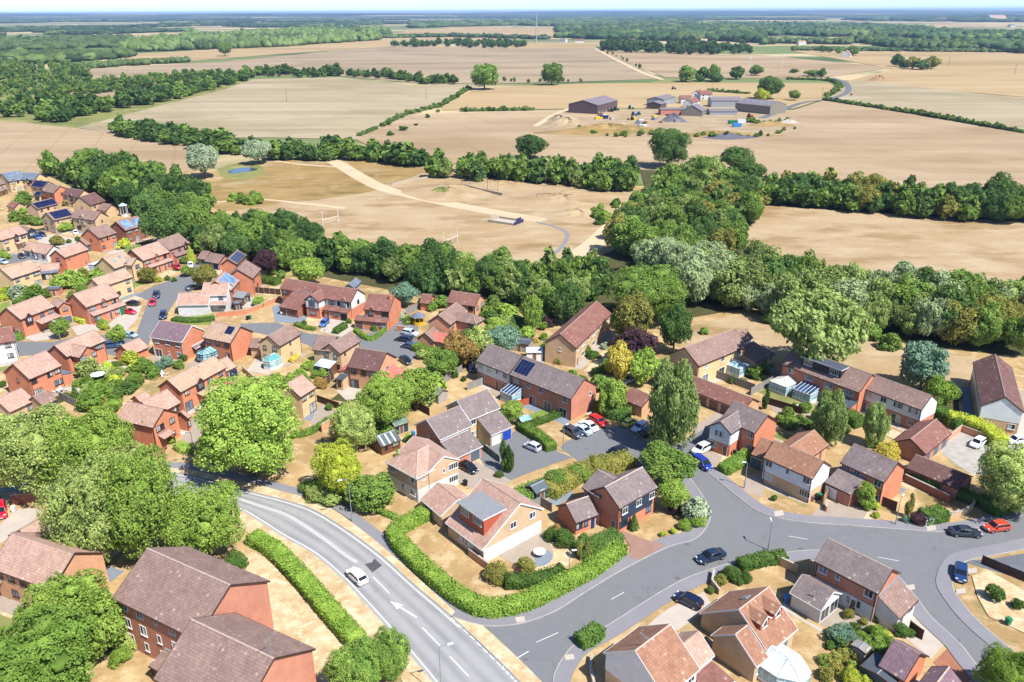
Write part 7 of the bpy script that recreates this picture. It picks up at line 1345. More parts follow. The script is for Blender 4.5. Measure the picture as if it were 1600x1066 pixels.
for q in [(558, 905, -0.65, -0.62, 'hatch', Wt, 'white hatchback driving along the main road'), (1110, 874, -1, 0.32, 'saloon', '1d2a3d', 'dark blue saloon driving on the estate road'), (1075, 943, -0.9, -0.42, 'hatch', '131a33', 'navy hatchback parked on the drive of the two dormer house'),
 (1507, 836, 1, 0.06, 'saloon', '2b323b', 'dark grey saloon parked on the right bend'), (1556, 828, -1, 0.12, 'hatch', 'b5462f', 'orange-red hatchback parked behind the dark grey saloon'), (1500, 900, -0.03, 1, 'hatch', '1c3560', 'blue hatchback parked nose down beside the dark fence'),
 (1527, 696, -0.75, 0.5, 'hatch', Wt, 'white hatchback in the concrete yard'), (1588, 692, -1, 0.1, 'hatch', 'dfe4ea', 'white car half hidden at the right edge'), (1096, 706, -0.85, 0.42, 'suv', 'c9cbc9', 'silver off-roader parked beside the white front gable'), (1096, 728, 0.75, 0.55, 'mpv', '1a2f86', 'blue people carrier parked at the kerb by the silver off-roader'),
 (935, 662, 0.75, 0.45, 'estate', 'c8202a', 'bright red estate car in the car park row'), (919, 669, -0.75, -0.42, 'saloon', Wt, 'white saloon between the red and pale blue cars'), (909, 675, -0.75, -0.4, 'saloon', Lb, 'pale blue saloon in the car park row'), (895, 680, 0.78, 0.45, 'suv', '3b424b', 'dark grey suv at the left end of the car park row'),
 (984, 664, 0.85, -0.42, 'mini', 'e3dc52', 'small yellow hatchback in the car park'), (1000, 671, -0.75, 0.42, 'hatch', 'a9bccb', 'light silver-blue hatchback right of the yellow car'), (1014, 679, 0.8, -0.4, 'hatch', Bk, 'black hatchback under the weeping birch'), (962, 711, -0.85, 0.3, 'estate', Bk, 'black estate car at the bottom of the car park'), (967, 726, -0.8, 0.45, 'hatch', '3a56b8', 'bright blue hatchback behind the black estate car'),
 (832, 702, -0.85, -0.38, 'mini', 'b7bccb', 'small silver hatchback beside the clipped bright hedge'), (732, 735, 0.8, 0.42, 'hatch', Bk, 'black hatchback outside the hipped roof house'), (983, 597, -0.85, 0.4, 'suv', '9fb3c4', 'silver suv in the bay behind the short garage'), (998, 592, 0.85, 0.25, 'hatch', Bk, 'black car behind the silver suv'),
 (507, 508, -0.55, 0.6, 'hatch', '2a5aa0', 'blue hatchback in front of the timbered house'), (449, 488, 0.75, -0.5, 'saloon', Wt, 'white saloon with black roof beside the red-tiled house'), (641, 524, 1, 0.2, 'suv', 'b6c3cf', 'silver suv at the back of the salmon garage row'), (631, 533, -1, -0.15, 'estate', '1b2740', 'navy estate car in the middle of the salmon garage row'), (639, 544, -1, -0.2, 'hatch', '37465f', 'blue-grey hatchback at the front of the salmon garage row'), (634, 567, 0.8, 0.55, 'hatch', '141a22', 'black car beside the salmon extension'),
 (277, 420, 1, 0.35, 'hatch', 'c01d2a', 'small red car by the attached pair of houses'), (298, 417, 0.05, 1, 'hatch', Wt, 'white hatchback by the green garage'), (303, 452, 1, -0.25, 'saloon', '46525c', 'dark car parked by the silver panel house'), (245, 464, -0.2, 1, 'suv', '27344a', 'dark blue suv parked on the left estate street'), (239, 476, -0.25, 1, 'hatch', 'b81a33', 'red hatchback behind the dark blue suv'), (206, 477, -1, -0.1, 'saloon', '23242c', 'black coupe on the drive of the green door house'), (201, 490, 1, 0.12, 'saloon', 'c3162c', 'red saloon on the drive of the green door house'), (256, 496, -0.25, 1, 'suv', '1c2848', 'navy suv parked at the kerb opposite the mauve roof'),
 (176, 543, 1, -0.1, 'suv', '2d4a6b', 'blue suv behind the small brick garage'), (203, 527, 1, 0.1, 'hatch', '8fa7b0', 'pale car behind the small green tree'), (59, 373, 0.8, 0.35, 'hatch', '3d62a0', 'blue hatchback beside the gablet house'), (66, 369, 0.8, 0.35, 'suv', '1b2340', 'navy suv beside the blue hatchback'), (119, 366, 0.3, 1, 'hatch', Wt, 'white car in the small parking court'), (34, 403, 0.6, 0.6, 'hatch', '20222a', 'black car beside the white bungalow'), (5, 412, 1, 0.2, 'hatch', 'a9b7c4', 'pale car at the left edge street'),
 (2, 803, 0.1, 1, 'mpv', 'd01430', 'red van cut by the left edge below the main road'), (1330, 149, 0, 1, 'suv', Bk, 'black vehicle on the far farm lane'), (738, 583 - 5, 0.2, 1, 'hatch', Nv, 'navy car at the end of the white boarded terrace')]: car(*q)

# ---------------------------------------------------------------- street furniture
def lamp(x, y, h, ang, label, arm=1.1):
    b = un(x, y); r = thing('street_lamp', (b[0], b[1], 0.1), ang, label, 'street lamp', 'street lamps'); m = MB(); m.tube([(0, 0, -0.1), (0, 0, 1.2)], [0.11, 0.11], 8); m.tube([(0, 0, 1.2), (0, 0, h)], [0.07, 0.05], 8); link('column', m.mesh('column', 'grey_metal'), r)
    m = MB(); m.beam((0, 0, h - 0.05), (arm, 0, h + 0.12), 0.07); link('arm', m.mesh('arm', 'grey_metal'), r)
    m = MB(); m.hexa([(arm - 0.1, -0.14, h + 0.02), (arm + 0.6, -0.12, h + 0.1), (arm + 0.6, 0.12, h + 0.1), (arm - 0.1, 0.14, h + 0.02), (arm - 0.1, -0.1, h + 0.16), (arm + 0.55, -0.09, h + 0.22), (arm + 0.55, 0.09, h + 0.22), (arm - 0.1, 0.1, h + 0.16)]); link('lamp_head', m.mesh('lamp_head', 'white'), r)
P_ = math.pi
lamp(550.3, 815.6, 8, P_ * 1.15, 'tall street lamp beside the hipped roof house'); lamp(308, 733, 7.5, P_ * 1.15, 'street lamp below the largest bright green tree'); lamp(690, 1092, 8, 0.2, 'street lamp at the bottom edge of the main road'); lamp(1399, 820, 5, P_ * 0.25, 'street lamp beside the orange gable house fence', 0.5); lamp(1163, 763, 5, P_ * 1.0, 'street lamp in front of the white boarded front house', 0.4)
lamp(889, 906, 5, 0.0, 'street lamp standing in the long bright hedge', 0.4); lamp(1200, 860, 5, P_ * 0.5, 'street lamp beside the clipped hedge and road', 0.4); lamp(880, 706, 5.5, 0.3, 'street lamp at the car park corner', 0.4); lamp(95, 532, 5, P_ * 1.0, 'street lamp by the bay window house tree', 0.4)
def panel_fence(pts, h, mat, label, cap=None, z=0.0):
    w = [np.array(p) for p in g2(pts)]; r = thing('garden_fence', (w[0][0], w[0][1], z), 0, label, 'fence', 'garden fences'); pm = {}
    for a, b in zip(w, w[1:]):
        L = float(np.linalg.norm(b - a)); n = max(1, round(L / 1.83)); ang = math.atan2(b[1] - a[1], b[0] - a[0]); pl = L / n; m = MB(); m.box(0.06, pl - 0.06, -0.025, 0.025, 0.05, h - 0.05)
        for k in range(int(h / 0.3)): m.box(0.06, pl - 0.06, -0.04, -0.026, 0.1 + k * 0.3, 0.13 + k * 0.3)
        m.box(0.05, pl - 0.05, -0.05, 0.05, h - 0.049, h); me = m.mesh('fence_panel', mat); m = MB(); m.box(-0.055, 0.055, -0.055, 0.055, -0.1, h + 0.08); pe = m.mesh('fence_post', cap or mat)
        for i in range(n + 1):
            q = (a - w[0]) + (b - a) * i / n; link('fence_post', pe, r, TR(q[0], q[1], 0, ang))
            if i < n: link('fence_panel', me, r, TR(q[0], q[1], 0, ang))
def wall(pts, h, mat, label, t=0.24, curve=0):
    w = catmull(g2(pts), 4) if curve else [np.array(p) for p in g2(pts)]; c = w[0]; r = thing('garden_wall', (c[0], c[1], 0), 0, label, 'wall', 'garden walls'); m, k = MB(), MB(); L, R = offset(w, t / 2), offset(w, -t / 2); L2, R2 = offset(w, t / 2 + 0.04), offset(w, -t / 2 - 0.04)
    for mb, A, B, z0, z1 in ((m, L, R, -0.1, h), (k, L2, R2, h + 0.002, h + 0.08)):
        for i in range(len(w) - 1):
            p = [A[i] - c, A[i + 1] - c, B[i + 1] - c, B[i] - c]; mb.hexa([(*q, z0) for q in p[::-1]] + [(*q, z1) for q in p[::-1]])
    link('brickwork', m.mesh('brickwork', mat), r); link('coping', k.mesh('coping', 'stone'), r)
for q in [([(740, 691), (781, 723)], 1.4, 'felt_green', 'dark green panel fence beside the cul-de-sac drive', 'concrete'), ([(730, 610), (774, 594)], 1.7, 'wood_grey', 'grey rail fence below the white boarded terrace', 'stone'), ([(643, 634), (671, 650)], 1.8, 'wood_dark', 'dark brown fence behind the dark garage house', None), ([(607, 659), (643, 634)], 1.8, 'wood', 'tan fence behind the green roofed shed', None), ([(784, 642), (842, 628)], 1.5, 'tilehang', 'red-brown fence in the brick terrace garden', None),
 ([(379, 456), (439, 461)], 1.8, 'wood_dark', 'brown fence with concrete posts left of the red-tiled house', 'stone'), ([(1110, 587), (1178, 612)], 1.8, 'wood_grey', 'grey fence behind the garage row', None), ([(1163, 572), (1217, 590)], 1.8, 'wood_grey', 'grey fence right of the buff terrace conservatory', None), ([(1173, 618), (1206, 600)], 1.8, 'wood_grey', 'grey fence joining the garage row and red terrace gardens', 'stone'), ([(1200, 632), (1252, 648)], 1.6, 'wood_dark', 'dark rail fence below the white garden table', None),
 ([(1376, 790), (1399, 799)], 1.8, 'wood_dark', 'dark brown gate fence beside the orange gable house', None), ([(1533, 881), (1612, 914)], 1.5, 'clad_dark', 'black panel fence at the right edge', None), ([(94, 624), (122, 638)], 1.8, 'wood_grey', 'grey fence beside the maroon door annexe', None), ([(686, 604), (722, 581)], 1.8, 'wood_grey', 'weathered fence below the white boarded terrace trees', None), ([(635, 492), (655, 483)], 1.8, 'wood_grey', 'grey fence behind the yellow summerhouse', 'stone'), ([(607, 508), (619, 500)], 1.8, 'wood_grey', 'short grey fence beside the chimney house', 'stone'), ([(511, 602), (522, 592)], 1.8, 'wood_dark', 'short dark fence left of the salmon extension house', 'stone'), ([(496, 628), (530, 640)], 1.6, 'wood_dark', 'dark fence behind the clipped balls', None), ([(1285, 790), (1294, 775)], 1.8, 'wood', 'short tan fence between white boarded front and garage', None), ([(820, 800), (845, 790), (862, 800)], 1.7, 'wood_grey', 'grey fence behind the dormer house', None), ([(440, 455), (460, 462)], 1.7, 'wood_grey', 'pale fence behind the timbered house', None), ([(1420, 985), (1440, 1000)], 1.6, 'wood_dark', 'dark fence behind the dark tiled garage', None)]: panel_fence(q[0], q[1], q[2], q[3], q[4])
for q in [([(339, 495), (384, 491), (439, 469)], 1.2, 'brick_orange', 'orange brick wall below the white corner house garden'), ([(1480, 690), (1501, 674), (1553, 694)], 1.3, 'brick_pink', 'brick wall round the concrete yard'), ([(1412, 752), (1450, 770), (1482, 786)], 1.4, 'brick_dark', 'long ivy grown brick wall below the long low garage'), ([(1478, 812), (1500, 808), (1518, 798), (1523, 786)], 1.2, 'brick_buff', 'curved buff garden wall above the parked saloon'), ([(733, 868), (765, 892), (800, 912)], 1.2, 'brick_pink', 'brick garden wall inside the corner hedge'), ([(503, 676), (533, 656), (562, 637)], 1.7, 'brick_pink', 'curved brick wall beside the path to the clipped balls'), ([(1115, 898), (1112, 915), (1124, 930)], 1.0, 'brick_buff', 'curved low wall beside the two dormer house drive'), ([(1212, 880), (1228, 888), (1246, 896)], 1.4, 'brick_buff', 'pale topped wall left of white ground floor house'), ([(380, 580), (400, 598), (410, 600), (430, 588)], 1.2, 'brick_buff', 'low wall round the turquoise conservatory garden'), ([(620, 517), (645, 520)], 1.4, 'brick_orange', 'brick wall behind the silver suv'), ([(925, 1030), (922, 1050), (928, 1075)], 0.9, 'brick_buff', 'low kerb wall in front of the junction house'), ([(1290, 150 + 640), (1290, 800)], 1.0, 'brick_dark', 'short brick wall beside the white garage door')]: wall(*q)
wall([(20, 788), (60, 784), (95, 782)], 1.8, 'brick_dark', 'brick wall between main road and the creeper house yard')
def shed(x, y, ang, L, d, he, wallm, roofm, label, name='shed', spec='/d', pitch=28, ridge='lead', **k):
    h = House(name, label, label, name.replace('_', ' ')); HOUSES.pop(); return h.vol('f', at=(x, y, ang, L, d), he=he, pitch=pitch, wall=wallm, roof=roofm, trim=k.get('trim', 'wood_dark'), F=spec, ridge=ridge, frame=k.get('frame', 'brown_frame'), ov=0.15, og=0.1)
v = shed(603, 700, 38, 4.2, 2.2, 2.0, 'timber_brown', 'felt_grey', 'brown timber shed with white striped roof', spec='/sV')
for k_ in range(3):
    m = MB(); f_ = -1.5 + k_ * 1.2; m.q((f_, -v.d, v.he + 0.02), (f_ + 0.3, -v.d, v.he + 0.02), (f_ + 0.3, 0, v.hr + 0.02), (f_, 0, v.hr + 0.02)); v.h.part('roof_strip', m, 'white', M4=v.M)
shed(621, 672, 38, 3.2, 1.8, 2.0, 'clad_navy', 'felt_green', 'dark shed with green felt roof above the striped shed'); shed(684, 625, -40, 3.4, 1.5, 2.1, 'timber_grey', 'felt_green', 'beige shed with pale green roof beside the grey fence'); shed(839, 776, 40, 3, 1.5, 1.9, 'clad_navy', 'felt_grey', 'small blue-grey shed behind the navy boarded house'); shed(818, 664, 30, 2.4, 1.2, 1.5, 'cons_glass', 'cons_glass', 'small glass greenhouse in the brick terrace garden', 'greenhouse', spec=''); shed(1376, 1066, 40, 3.5, 2, 2.2, 'clad_navy', 'flat_dark', 'blue-grey shed at the bottom edge beside lime shrubs', pitch=8); shed(1342, 1028, 40, 1.6, 1.0, 1.9, 'timber_grey', 'wood_grey', 'tiny grey topped garden store among shrubs', pitch=12); shed(815, 545, -20, 5, 2, 2.2, 'timber_grey', 'flat_dark', 'grey shed behind the white boarded terrace end', pitch=12); shed(88, 460, 10, 3.2, 1.6, 2.1, 'brick_red', 'felt_grey', 'small brick shed between tan roof and green door houses', pitch=10); shed(372, 482, 20, 2.4, 1.3, 1.9, 'clad_navy', 'flat_dark', 'slate blue shed beside the white corner house', pitch=10); shed(385, 470, 20, 2.4, 1.3, 1.9, 'clad_navy', 'flat_dark', 'second slate blue shed nearer the brown fence', pitch=10); shed(835, 560, 0, 4, 1.6, 2.2, 'white', 'cons_white', 'white framed conservatory annexe beside the long buff terrace', 'summerhouse', pitch=24)
def octo(x, y, r, h, wallm, roofm, label):
    b = un(x, y); t = thing('summerhouse', b, 0.3, label, 'summerhouse'); m = MB(); m.lathe([(r, -0.1), (r, 0.9)], 8); link('lower_wall', m.mesh('lower_wall', wallm), t); m = MB(); m.lathe([(r * 1.25, h), (0.05, h + r * 0.7)], 8); m.lathe([(0.05, h - 0.08), (r * 1.25, h - 0.08), (r * 1.25, h)], 8); link('roof', m.mesh('roof', roofm), t)
    for k in range(8): a = 2 * P_ * k / 8; m = MB(); m.beam((r * math.cos(a), r * math.sin(a), 0.9), (r * math.cos(a), r * math.sin(a), h), 0.12); link('post', m.mesh('post', wallm), t)
octo(654, 506, 1.6, 2.2, 'yellow', 'roof_slate', 'yellow octagonal summerhouse with slate roof'); octo(195, 338, 1.4, 4.5, 'white', 'cons_white', 'white garden turret behind the silver solar house')
def parasol(x, y, r, mat, label):
    b = un(x, y); t = thing('parasol', b, 0.4, label, 'parasol', 'garden parasols'); m = MB(); m.lathe([(r, 2.1), (0.04, 2.6)], 8); m.lathe([(0.04, 2.52), (r, 2.06), (r, 2.1)], 8); link('canopy', m.mesh('canopy', mat), t); m = MB(); m.tube([(0, 0, 0), (0, 0, 2.55)], [0.03, 0.03]); link('pole', m.mesh('pole', 'white'), t); m = MB(); m.lathe([(0.3, 0), (0.3, 0.1), (0.02, 0.12)], 8); link('base', m.mesh('base', 'concrete'), t)
parasol(155, 598, 1.6, 'white', 'open white parasol in the patio house garden'); parasol(582, 618, 0.9, 'white', 'small white parasol on the salmon extension patio')
def table(x, y, r, label, chairs=0, z=0.03):
    b = un(x, y); t = thing('garden_table', (b[0], b[1], z), 0.3, label, 'table', 'garden tables'); m = MB(); m.lathe([(0.02, 0.68), (r, 0.68), (r, 0.74), (0.02, 0.74)], 16); link('table_top', m.mesh('table_top', 'white'), t); m = MB(); m.tube([(0, 0, 0), (0, 0, 0.68)], [0.1, 0.08]); link('pedestal', m.mesh('pedestal', 'white'), t)
    for k in range(chairs):
        a = k * 2 * P_ / chairs + 0.4; c = thing('garden_chair', (b[0] + (r + 0.5) * math.cos(a), b[1] + (r + 0.5) * math.sin(a), z), a, '%s white chair of the %s' % (['nearest right', 'far right', 'far left', 'near left'][k], ' '.join(label.split()[:11])), 'chair', 'garden chairs')
        m = MB(); m.box(-0.22, 0.22, -0.22, 0.22, 0.4, 0.45); link('seat', m.mesh('seat', 'white'), c); m = MB(); m.box(0.19, 0.23, -0.22, 0.22, 0.45, 0.9); link('backrest', m.mesh('backrest', 'white'), c)
        for sx in (-0.19, 0.19):
            for sy in (-0.19, 0.19): m = MB(); m.box(sx - 0.02, sx + 0.02, sy - 0.02, sy + 0.02, 0, 0.4); link('leg', m.mesh('leg', 'white'), c)
table(843, 868, 0.95, 'round white garden table on the circular patio', z=0.05); table(94, 613, 0.7, 'white table set on the patio house terrace', 4); table(254, 588, 0.6, 'white table set in the long tan-roofed house garden', 4); table(1247, 640, 0.8, 'white table below the lean-to conservatory of dark dormer terrace', 3); table(570, 620, 0.6, 'white table on the salmon extension patio', 3)
def bins(lst):
    for (x, y, mat, lab) in lst:
        b = un(x, y); t = thing('wheelie_bin', (b[0], b[1], 0.03), random.uniform(0, 1), lab, 'bin', 'wheelie bins'); m = MB(); m.hexa([(-0.24, -0.27, 0.05), (0.24, -0.27, 0.05), (0.24, 0.27, 0.05), (-0.24, 0.27, 0.05), (-0.29, -0.34, 0.98), (0.29, -0.34, 0.98), (0.29, 0.34, 0.98), (-0.29, 0.34, 0.98)]); link('body', m.mesh('body', mat), t); m = MB(); m.hexa([(-0.31, -0.37, 0.985), (0.31, -0.37, 0.985), (0.31, 0.36, 0.985), (-0.31, 0.36, 0.985), (-0.3, -0.34, 1.05), (0.3, -0.34, 1.05), (0.3, 0.34, 1.08), (-0.3, 0.34, 1.08)]); link('lid', m.mesh('lid', mat), t)
        for s in (-0.22, 0.22): m = MB(); m.tube([(s - 0.04, 0.3, 0.1), (s + 0.04, 0.3, 0.1)], [0.1, 0.1], 8); link('wheel', m.mesh('wheel', 'rubber'), t)
bins([(1268, 783, 'brown_door', 'brown wheelie bin beside white boarded front gable'), (1275, 781, 'black', 'black wheelie bin beside white boarded front gable'), (1280, 780, 'green_door', 'green wheelie bin beside white boarded front gable'), (743, 706, 'brown_door', 'brown wheelie bin by the dark garage door'), (748, 709, 'brown_door', 'second brown wheelie bin by the green fence'), (727, 759, 'black', 'black wheelie bin outside the hipped roof house'), (387, 500, 'black', 'black wheelie bin by the orange brick wall'), (391, 499, 'green_door', 'green wheelie bin by the orange brick wall'), (1574, 976, 'green_door', 'green wheelie bin on the right verge lawn'), (1148, 712, 'black', 'black wheelie bin by the white front gable house'), (1228, 940, 'skyblue', 'pale blue water butt beside white extension'), (646, 682, 'skyblue', 'blue bin at the dark garage house gable'), (22, 800, 'white', 'white bin by the brick wall at left edge')])
def cabinet(x, y, label):
    b = un(x, y); t = thing('utility_cabinet', (b[0], b[1], 0.1), 0.1, label, 'cabinet'); m = MB(); m.box(-0.7, 0.7, -0.3, 0.3, 0, 1.3); link('body', m.mesh('body', 'grey_metal'), t); m = MB(); m.box(-0.75, 0.75, -0.34, 0.34, 1.3, 1.36); link('lid', m.mesh('lid', 'grey_metal'), t)
    for s in (-0.34, 0.34): m = MB(); m.box(s - 0.31, s + 0.31, -0.32, -0.301, 0.08, 1.22); link('door', m.mesh('door', 'lamp_glass'), t)
cabinet(1450, 820, 'grey utility cabinet beside the purple shrub')
def sign(x, y, ang, w, label):
    b = un(x, y); t = thing('street_sign', (b[0], b[1], 0.05), ang, label, 'sign', 'street name signs'); m = MB(); m.box(-w / 2, w / 2, -0.02, 0.02, 0.55, 0.85); link('plate', m.mesh('plate', 'white'), t)
    for s in (-1, 1): m = MB(); m.box(s * w * 0.4 - 0.04, s * w * 0.4 + 0.04, 0.025, 0.09, -0.1, 0.8); link('post', m.mesh('post', 'black'), t)
sign(788, 962, 0.12, 1.3, 'white street name plate at the foot of the corner hedge'); sign(920, 651, 0.5, 1.2, 'white street name plate behind the red estate car')
# ---------------------------------------------------------------- park things
def goal(x0, y0, x1, y1, h, label):
    a, b = un(x0, y0), un(x1, y1); t = thing('goal_posts', a, math.atan2(b[1] - a[1], b[0] - a[0]), label, 'goal posts', 'rugby goals'); L = float(np.linalg.norm(b - a)); 
    for xx in (0, L): m = MB(); m.tube([(xx, 0, -0.1), (xx, 0, h)], [0.11, 0.08], 8); link('upright', m.mesh('upright', 'white'), t)
    m = MB(); m.tube([(0, 0, 2.6), (L, 0, 2.6)], [0.09, 0.09], 8); link('crossbar', m.mesh('crossbar', 'white'), t)
    for xx in (0, L): m = MB(); m.beam((xx, 0, 2.5), (xx, 1.8, 0), 0.08); link('stay', m.mesh('stay', 'white'), t)
    m = MB(); m.beam((0, 1.8, 0.05), (L, 1.8, 0.05), 0.08); link('ground_bar', m.mesh('ground_bar', 'white'), t)
goal(505, 354, 529, 348, 6, 'white goal posts left of the playing field'); goal(694, 388, 715, 380, 6, 'white goal posts at the near edge of the playing field')
def court():
    a, b = un(764, 347), un(803, 353); t = thing('ball_court', a, math.atan2(b[1] - a[1], b[0] - a[0]), 'small ball court with blue end wall on the playing field', 'ball court'); L = float(np.linalg.norm(b - a)); Wc = 7
    m = MB(); m.box(0, L, 0, Wc, 0.02, 0.06); link('surface', m.mesh('surface', 'pale_pave'), t)
    for xx, mt in ((0, 'stone'), (L, 'navy')):
        for k in range(4): m = MB(); m.box(xx - 0.06, xx + 0.06, k * Wc / 4 + 0.04, (k + 1) * Wc / 4 - 0.04, 0, 2.4 if k in (1, 2) else 1.4); link('panel', m.mesh('panel', mt), t)
    for yy in (0, Wc):
        for k in range(4): m = MB(); m.box(k * L / 4 + 0.05, (k + 1) * L / 4 - 0.05, yy - 0.05, yy + 0.05, 0, 0.9); link('panel', m.mesh('panel', 'stone'), t)
court()
def frame_play(x, y, w, h, label, mat='wood_dark'):
    b = un(x, y); t = thing('play_frame', (b[0], b[1], 0.0), random.uniform(-0.3, 0.3), label, 'play frame', 'playground frames'); m = MB(); m.beam((-w / 2, 0, h), (w / 2, 0, h), 0.14); link('beam', m.mesh('beam', mat), t)
    for s in (-1, 1): m = MB(); m.beam((s * w / 2, 0, -0.2), (s * w / 2, 0, h), 0.14); link('post', m.mesh('post', mat), t)
    for s in (-0.2, 0.2): m = MB(); m.beam((s * w, 0, h), (s * w, 0, 0.8), 0.05); link('rope', m.mesh('rope', 'black'), t)
for q in [(861, 291, 5, 4, 'swing frame on the playground mound'), (853, 312, 8, 2.6, 'long climbing frame below the swings'), (770, 298, 5, 5, 'tall pole frame at the playground wall'), (888, 312, 4, 2.2, 'low frame at the right of the playground'), (728, 290, 4, 5, 'white pole frame by the grass mound')]: frame_play(*q)
wall([(612, 290), (640, 283), (668, 279)], 0.9, 'stone', 'low stone edge on the left of the playground'); wall([(725, 292), (755, 300), (785, 306)], 1.2, 'stone', 'low retaining wall in the playground')
def pole(x, y, h, label, kind):
    b = un(x, y); t = thing('phone_mast' if kind else 'utility_pole', (b[0], b[1], 0), 0, label, 'mast' if kind else 'pole', 'masts' if kind else 'field poles'); m = MB(); s = max(0.18, depth(b) / 4200); m.tube([(0, 0, -0.3), (0, 0, h)], [s, s * 0.7], 6); link('pole', m.mesh('pole', 'lamp_glass' if kind else 'bark'), t)
    if kind == 1:
        for k in range(3): a = k * 2.09; m = MB(); c, q = math.cos(a) * s * 4, math.sin(a) * s * 4; m.box(c - s * 1.2, c + s * 1.2, q - s * 1.2, q + s * 1.2, h - 4, h + 0.3); m.beam((0, 0, h - 2), (c, q, h - 2), s); link('antenna', m.mesh('antenna', 'lamp_glass'), t)
    elif kind == 2:
        for k in range(3): m = MB(); a = k * 2.09; m.beam((math.cos(a) * 3, math.sin(a) * 3, 0), (math.cos(a) * 1.2, math.sin(a) * 1.2, h), 0.9); link('lattice_leg', m.mesh('lattice_leg', 'grey_metal'), t)
        for k in range(8): m = MB(); z = h * (k + 1) / 8; m.lathe([(2.6 - k * 0.18, z - 0.4), (2.6 - k * 0.18, z)], 6); link('brace', m.mesh('brace', 'grey_metal'), t)
    else: m = MB(); m.beam((-1, 0, h - 0.8), (1, 0, h - 0.8), 0.2); link('crossarm', m.mesh('crossarm', 'bark'), t)
pole(1169, 120, 24, 'white phone mast behind the farm barns', 1); pole(1221, 112, 22, 'second phone mast right of the white one', 1); pole(838, 68, 75, 'tall lattice tower on the skyline', 2); pole(1284, 152, 9, 'wooden pole by the lane hedge', 0); pole(1112, 142, 9, 'wooden pole behind the farmhouse', 0); pole(448, 158, 9, 'wooden pole in the stubble field', 0); pole(1482, 102, 12, 'wooden pole in the far right field', 0); pole(1585, 116, 12, 'wooden pole at the far right', 0); pole(666, 155, 9, 'wooden pole near the rising field hedge', 0)
def tractor(x, y, ang, color, label):
    b = un(x, y); t = thing('tractor', (b[0], b[1], 0.1), ang, label, 'tractor', 'farm machines'); m = MB(); m.box(0, 2.6, -0.5, 0.5, 0.9, 1.9); m.box(2.6, 2.9, -0.4, 0.4, 0.8, 1.7); o = link('bonnet', m.mesh('bonnet', 'white'), t); setmat(o, paint('paint_' + color, color)); m = MB(); m.hexa([(-1.4, -0.8, 1.0), (0.2, -0.8, 1.0), (0.2, 0.8, 1.0), (-1.4, 0.8, 1.0), (-1.2, -0.7, 3.0), (0, -0.7, 3.0), (0, 0.7, 3.0), (-1.2, 0.7, 3.0)]); link('cab', m.mesh('cab', 'car_glass'), t)
    m = MB(); m.box(-1.3, 0.1, -0.75, 0.75, 3.0, 3.15); o = link('cab_roof', m.mesh('cab_roof', 'white'), t); setmat(o, paint('paint_' + color, color))
    for xx, r in ((-0.8, 0.95), (2.1, 0.6)):
        for s in (-1, 1): m = MB(); m.tube([(xx, s * 0.75, r), (xx, s * 1.2, r)], [r, r], 12); link('wheel', m.mesh('wheel', 'rubber'), t)
for q in [(962, 173, 0.4, '1f6b3a', 'green tractor beside the largest barn'), (955, 175, 2.4, '8fa3a0', 'grey tractor left of the green tractor'), (990, 181, 0.2, '2f6fae', 'blue tractor in the farm yard'), (986, 188, 2.8, 'e0a020', 'yellow loader in the farm yard'), (998, 180, 1.2, 'dfe4e6', 'white trailer tractor right of the blue tractor'), (985, 170, 0.1, '7fb0b8', 'pale blue machine at the back of the yard'), (1171, 184, 0.3, 'c01a2a', 'red machine beside the tan sided barn'), (1052, 140, 0.0, '20252b', 'dark machine on the track above the farm')]: tractor(*q)
def skip(x, y, mat, label):
    b = un(x, y); t = thing('skip', (b[0], b[1], 0.1), 0.1, label, 'skip', 'farm containers'); m = MB(); w = 3.2; m.hexa([(-w * 0.8, -1.2, 0.1), (w * 0.8, -1.2, 0.1), (w * 0.8, 1.2, 0.1), (-w * 0.8, 1.2, 0.1), (-w, -1.4, 2.4), (w, -1.4, 2.4), (w, 1.4, 2.4), (-w, 1.4, 2.4)]); link('body', m.mesh('body', mat), t); m = MB(); m.box(-w - 0.05, w + 0.05, -1.45, 1.45, 2.401, 2.55); link('rim', m.mesh('rim', mat), t)
skip(1151, 199, 'skyblue', 'blue skip in front of the farm'); skip(1158, 193, 'lamp_glass', 'white container behind the blue skip'); skip(1144, 194, 'green_door', 'green container left of the white one'); skip(944, 186, 'navy', 'dark blue container in front of the largest barn')
def heap(x, y, w, h, mat, label):
    o = bump('spoil_heap', x, y, w, w * depth(un(x, y)) / FOC * 0.3, h, mat, 0.05, None)
    return tag(o, label, 'heap', 'farm heaps')
heap(1051, 190, 44, 5, 'gravel_dark', 'dark gravel heap in the farm yard'); heap(1372, 126, 40, 5, 'soil', 'brown earth heap beside the far lane'); heap(1232, 192, 34, 2.4, 'stone', 'grey rubble heap right of the farm'); heap(1135, 213, 110, 1.8, 'gravel_dark', 'long dark heap along the front of the farm')
def farhouse(x, y, ang, L, d, he, roof, label):
    h = House('far_house', label, label, 'house', 'far houses'); HOUSES.pop(); h.vol('f', at=(x, y, ang, L, d), he=he, pitch=35, wall='render_white', roof=roof, trim='white')
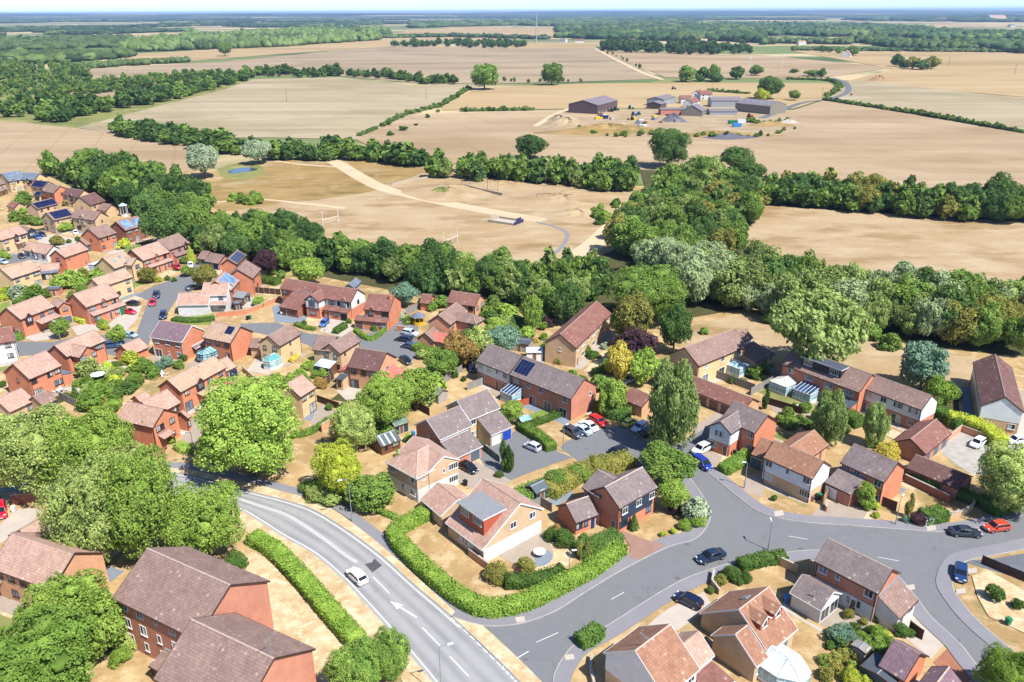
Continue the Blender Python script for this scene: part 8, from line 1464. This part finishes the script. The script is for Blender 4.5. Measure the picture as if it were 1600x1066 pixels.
for i_, (x, y, s_) in enumerate([(118, 42, 14), (150, 44, 12), (170, 42, 14), (205, 41, 16), (322, 40, 14), (52, 60, 16), (645, 41, 16), (886, 31, 26), (1307, 24, 30), (1470, 33, 40), (1505, 30, 30), (1555, 33, 90), (905, 67, 14), (880, 66, 12), (1252, 70, 12), (990, 66, 12), (1580, 42, 20), (1100, 66, 10)]): farhouse(x, y, (i_ * 37) % 60 - 30, s_ * 1.6, s_ * 0.5, 5 if s_ < 30 else 9, ['roof_red', 'roof_grey', 'roof_tan'][i_ % 3], '%s distant white building along the wooded horizon' % ['first', 'second', 'third', 'fourth', 'fifth', 'sixth', 'seventh', 'eighth', 'ninth', 'tenth', 'eleventh', 'twelfth', 'thirteenth', 'fourteenth', 'fifteenth', 'sixteenth', 'seventeenth', 'eighteenth'][i_])
for k_ in range(22):
    b_ = un(random.uniform(935, 1060), random.uniform(180, 198)); t_ = thing('farm_clutter', (b_[0], b_[1], 0.12), random.uniform(0, 3), 'one of the crates and pallets scattered round the farm yard', 'crate', 'farm yard clutter'); w_, d_, h_ = random.uniform(1, 3), random.uniform(1, 2), random.uniform(0.8, 2.2); mt_ = random.choice(['lamp_glass', 'wood', 'skyblue', 'grey_metal', 'wood_dark', 'stone', 'yellow'])
    m_ = MB(); m_.box(-w_, w_, -d_, d_, 0.15, h_); link('load', m_.mesh('load', mt_), t_); m_ = MB(); m_.box(-w_ - 0.1, w_ + 0.1, -d_ - 0.1, d_ + 0.1, -0.05, 0.149); link('base', m_.mesh('base', 'wood'), t_)

# ---------------------------------------------------------------- summer haze
def haze():
    m = MB(); m.box(-26000, 26000, -300, 27500, -12, 104); me = bpy.data.meshes.new('haze'); me.from_pydata([(x, y, z) for z in (-12, 104) for y in (-300, 27500) for x in (-26000, 26000)], [], [(0, 2, 3, 1), (4, 5, 7, 6), (0, 1, 5, 4), (2, 6, 7, 3), (0, 4, 6, 2), (1, 3, 7, 5)])
    g = G('haze'); v = g.n('VolumePrincipled', None, Density=HAZE); v.inputs['Color'].default_value = (0.46, 0.66, 1.0, 1); v.inputs['Anisotropy'].default_value = 0.2
    g.t.links.new(v.outputs[0], g.out.inputs['Volume']); me.materials.append(g.m); o = link('haze', me); tag(o, kind='stuff')
HAZE = 0.00006
haze()
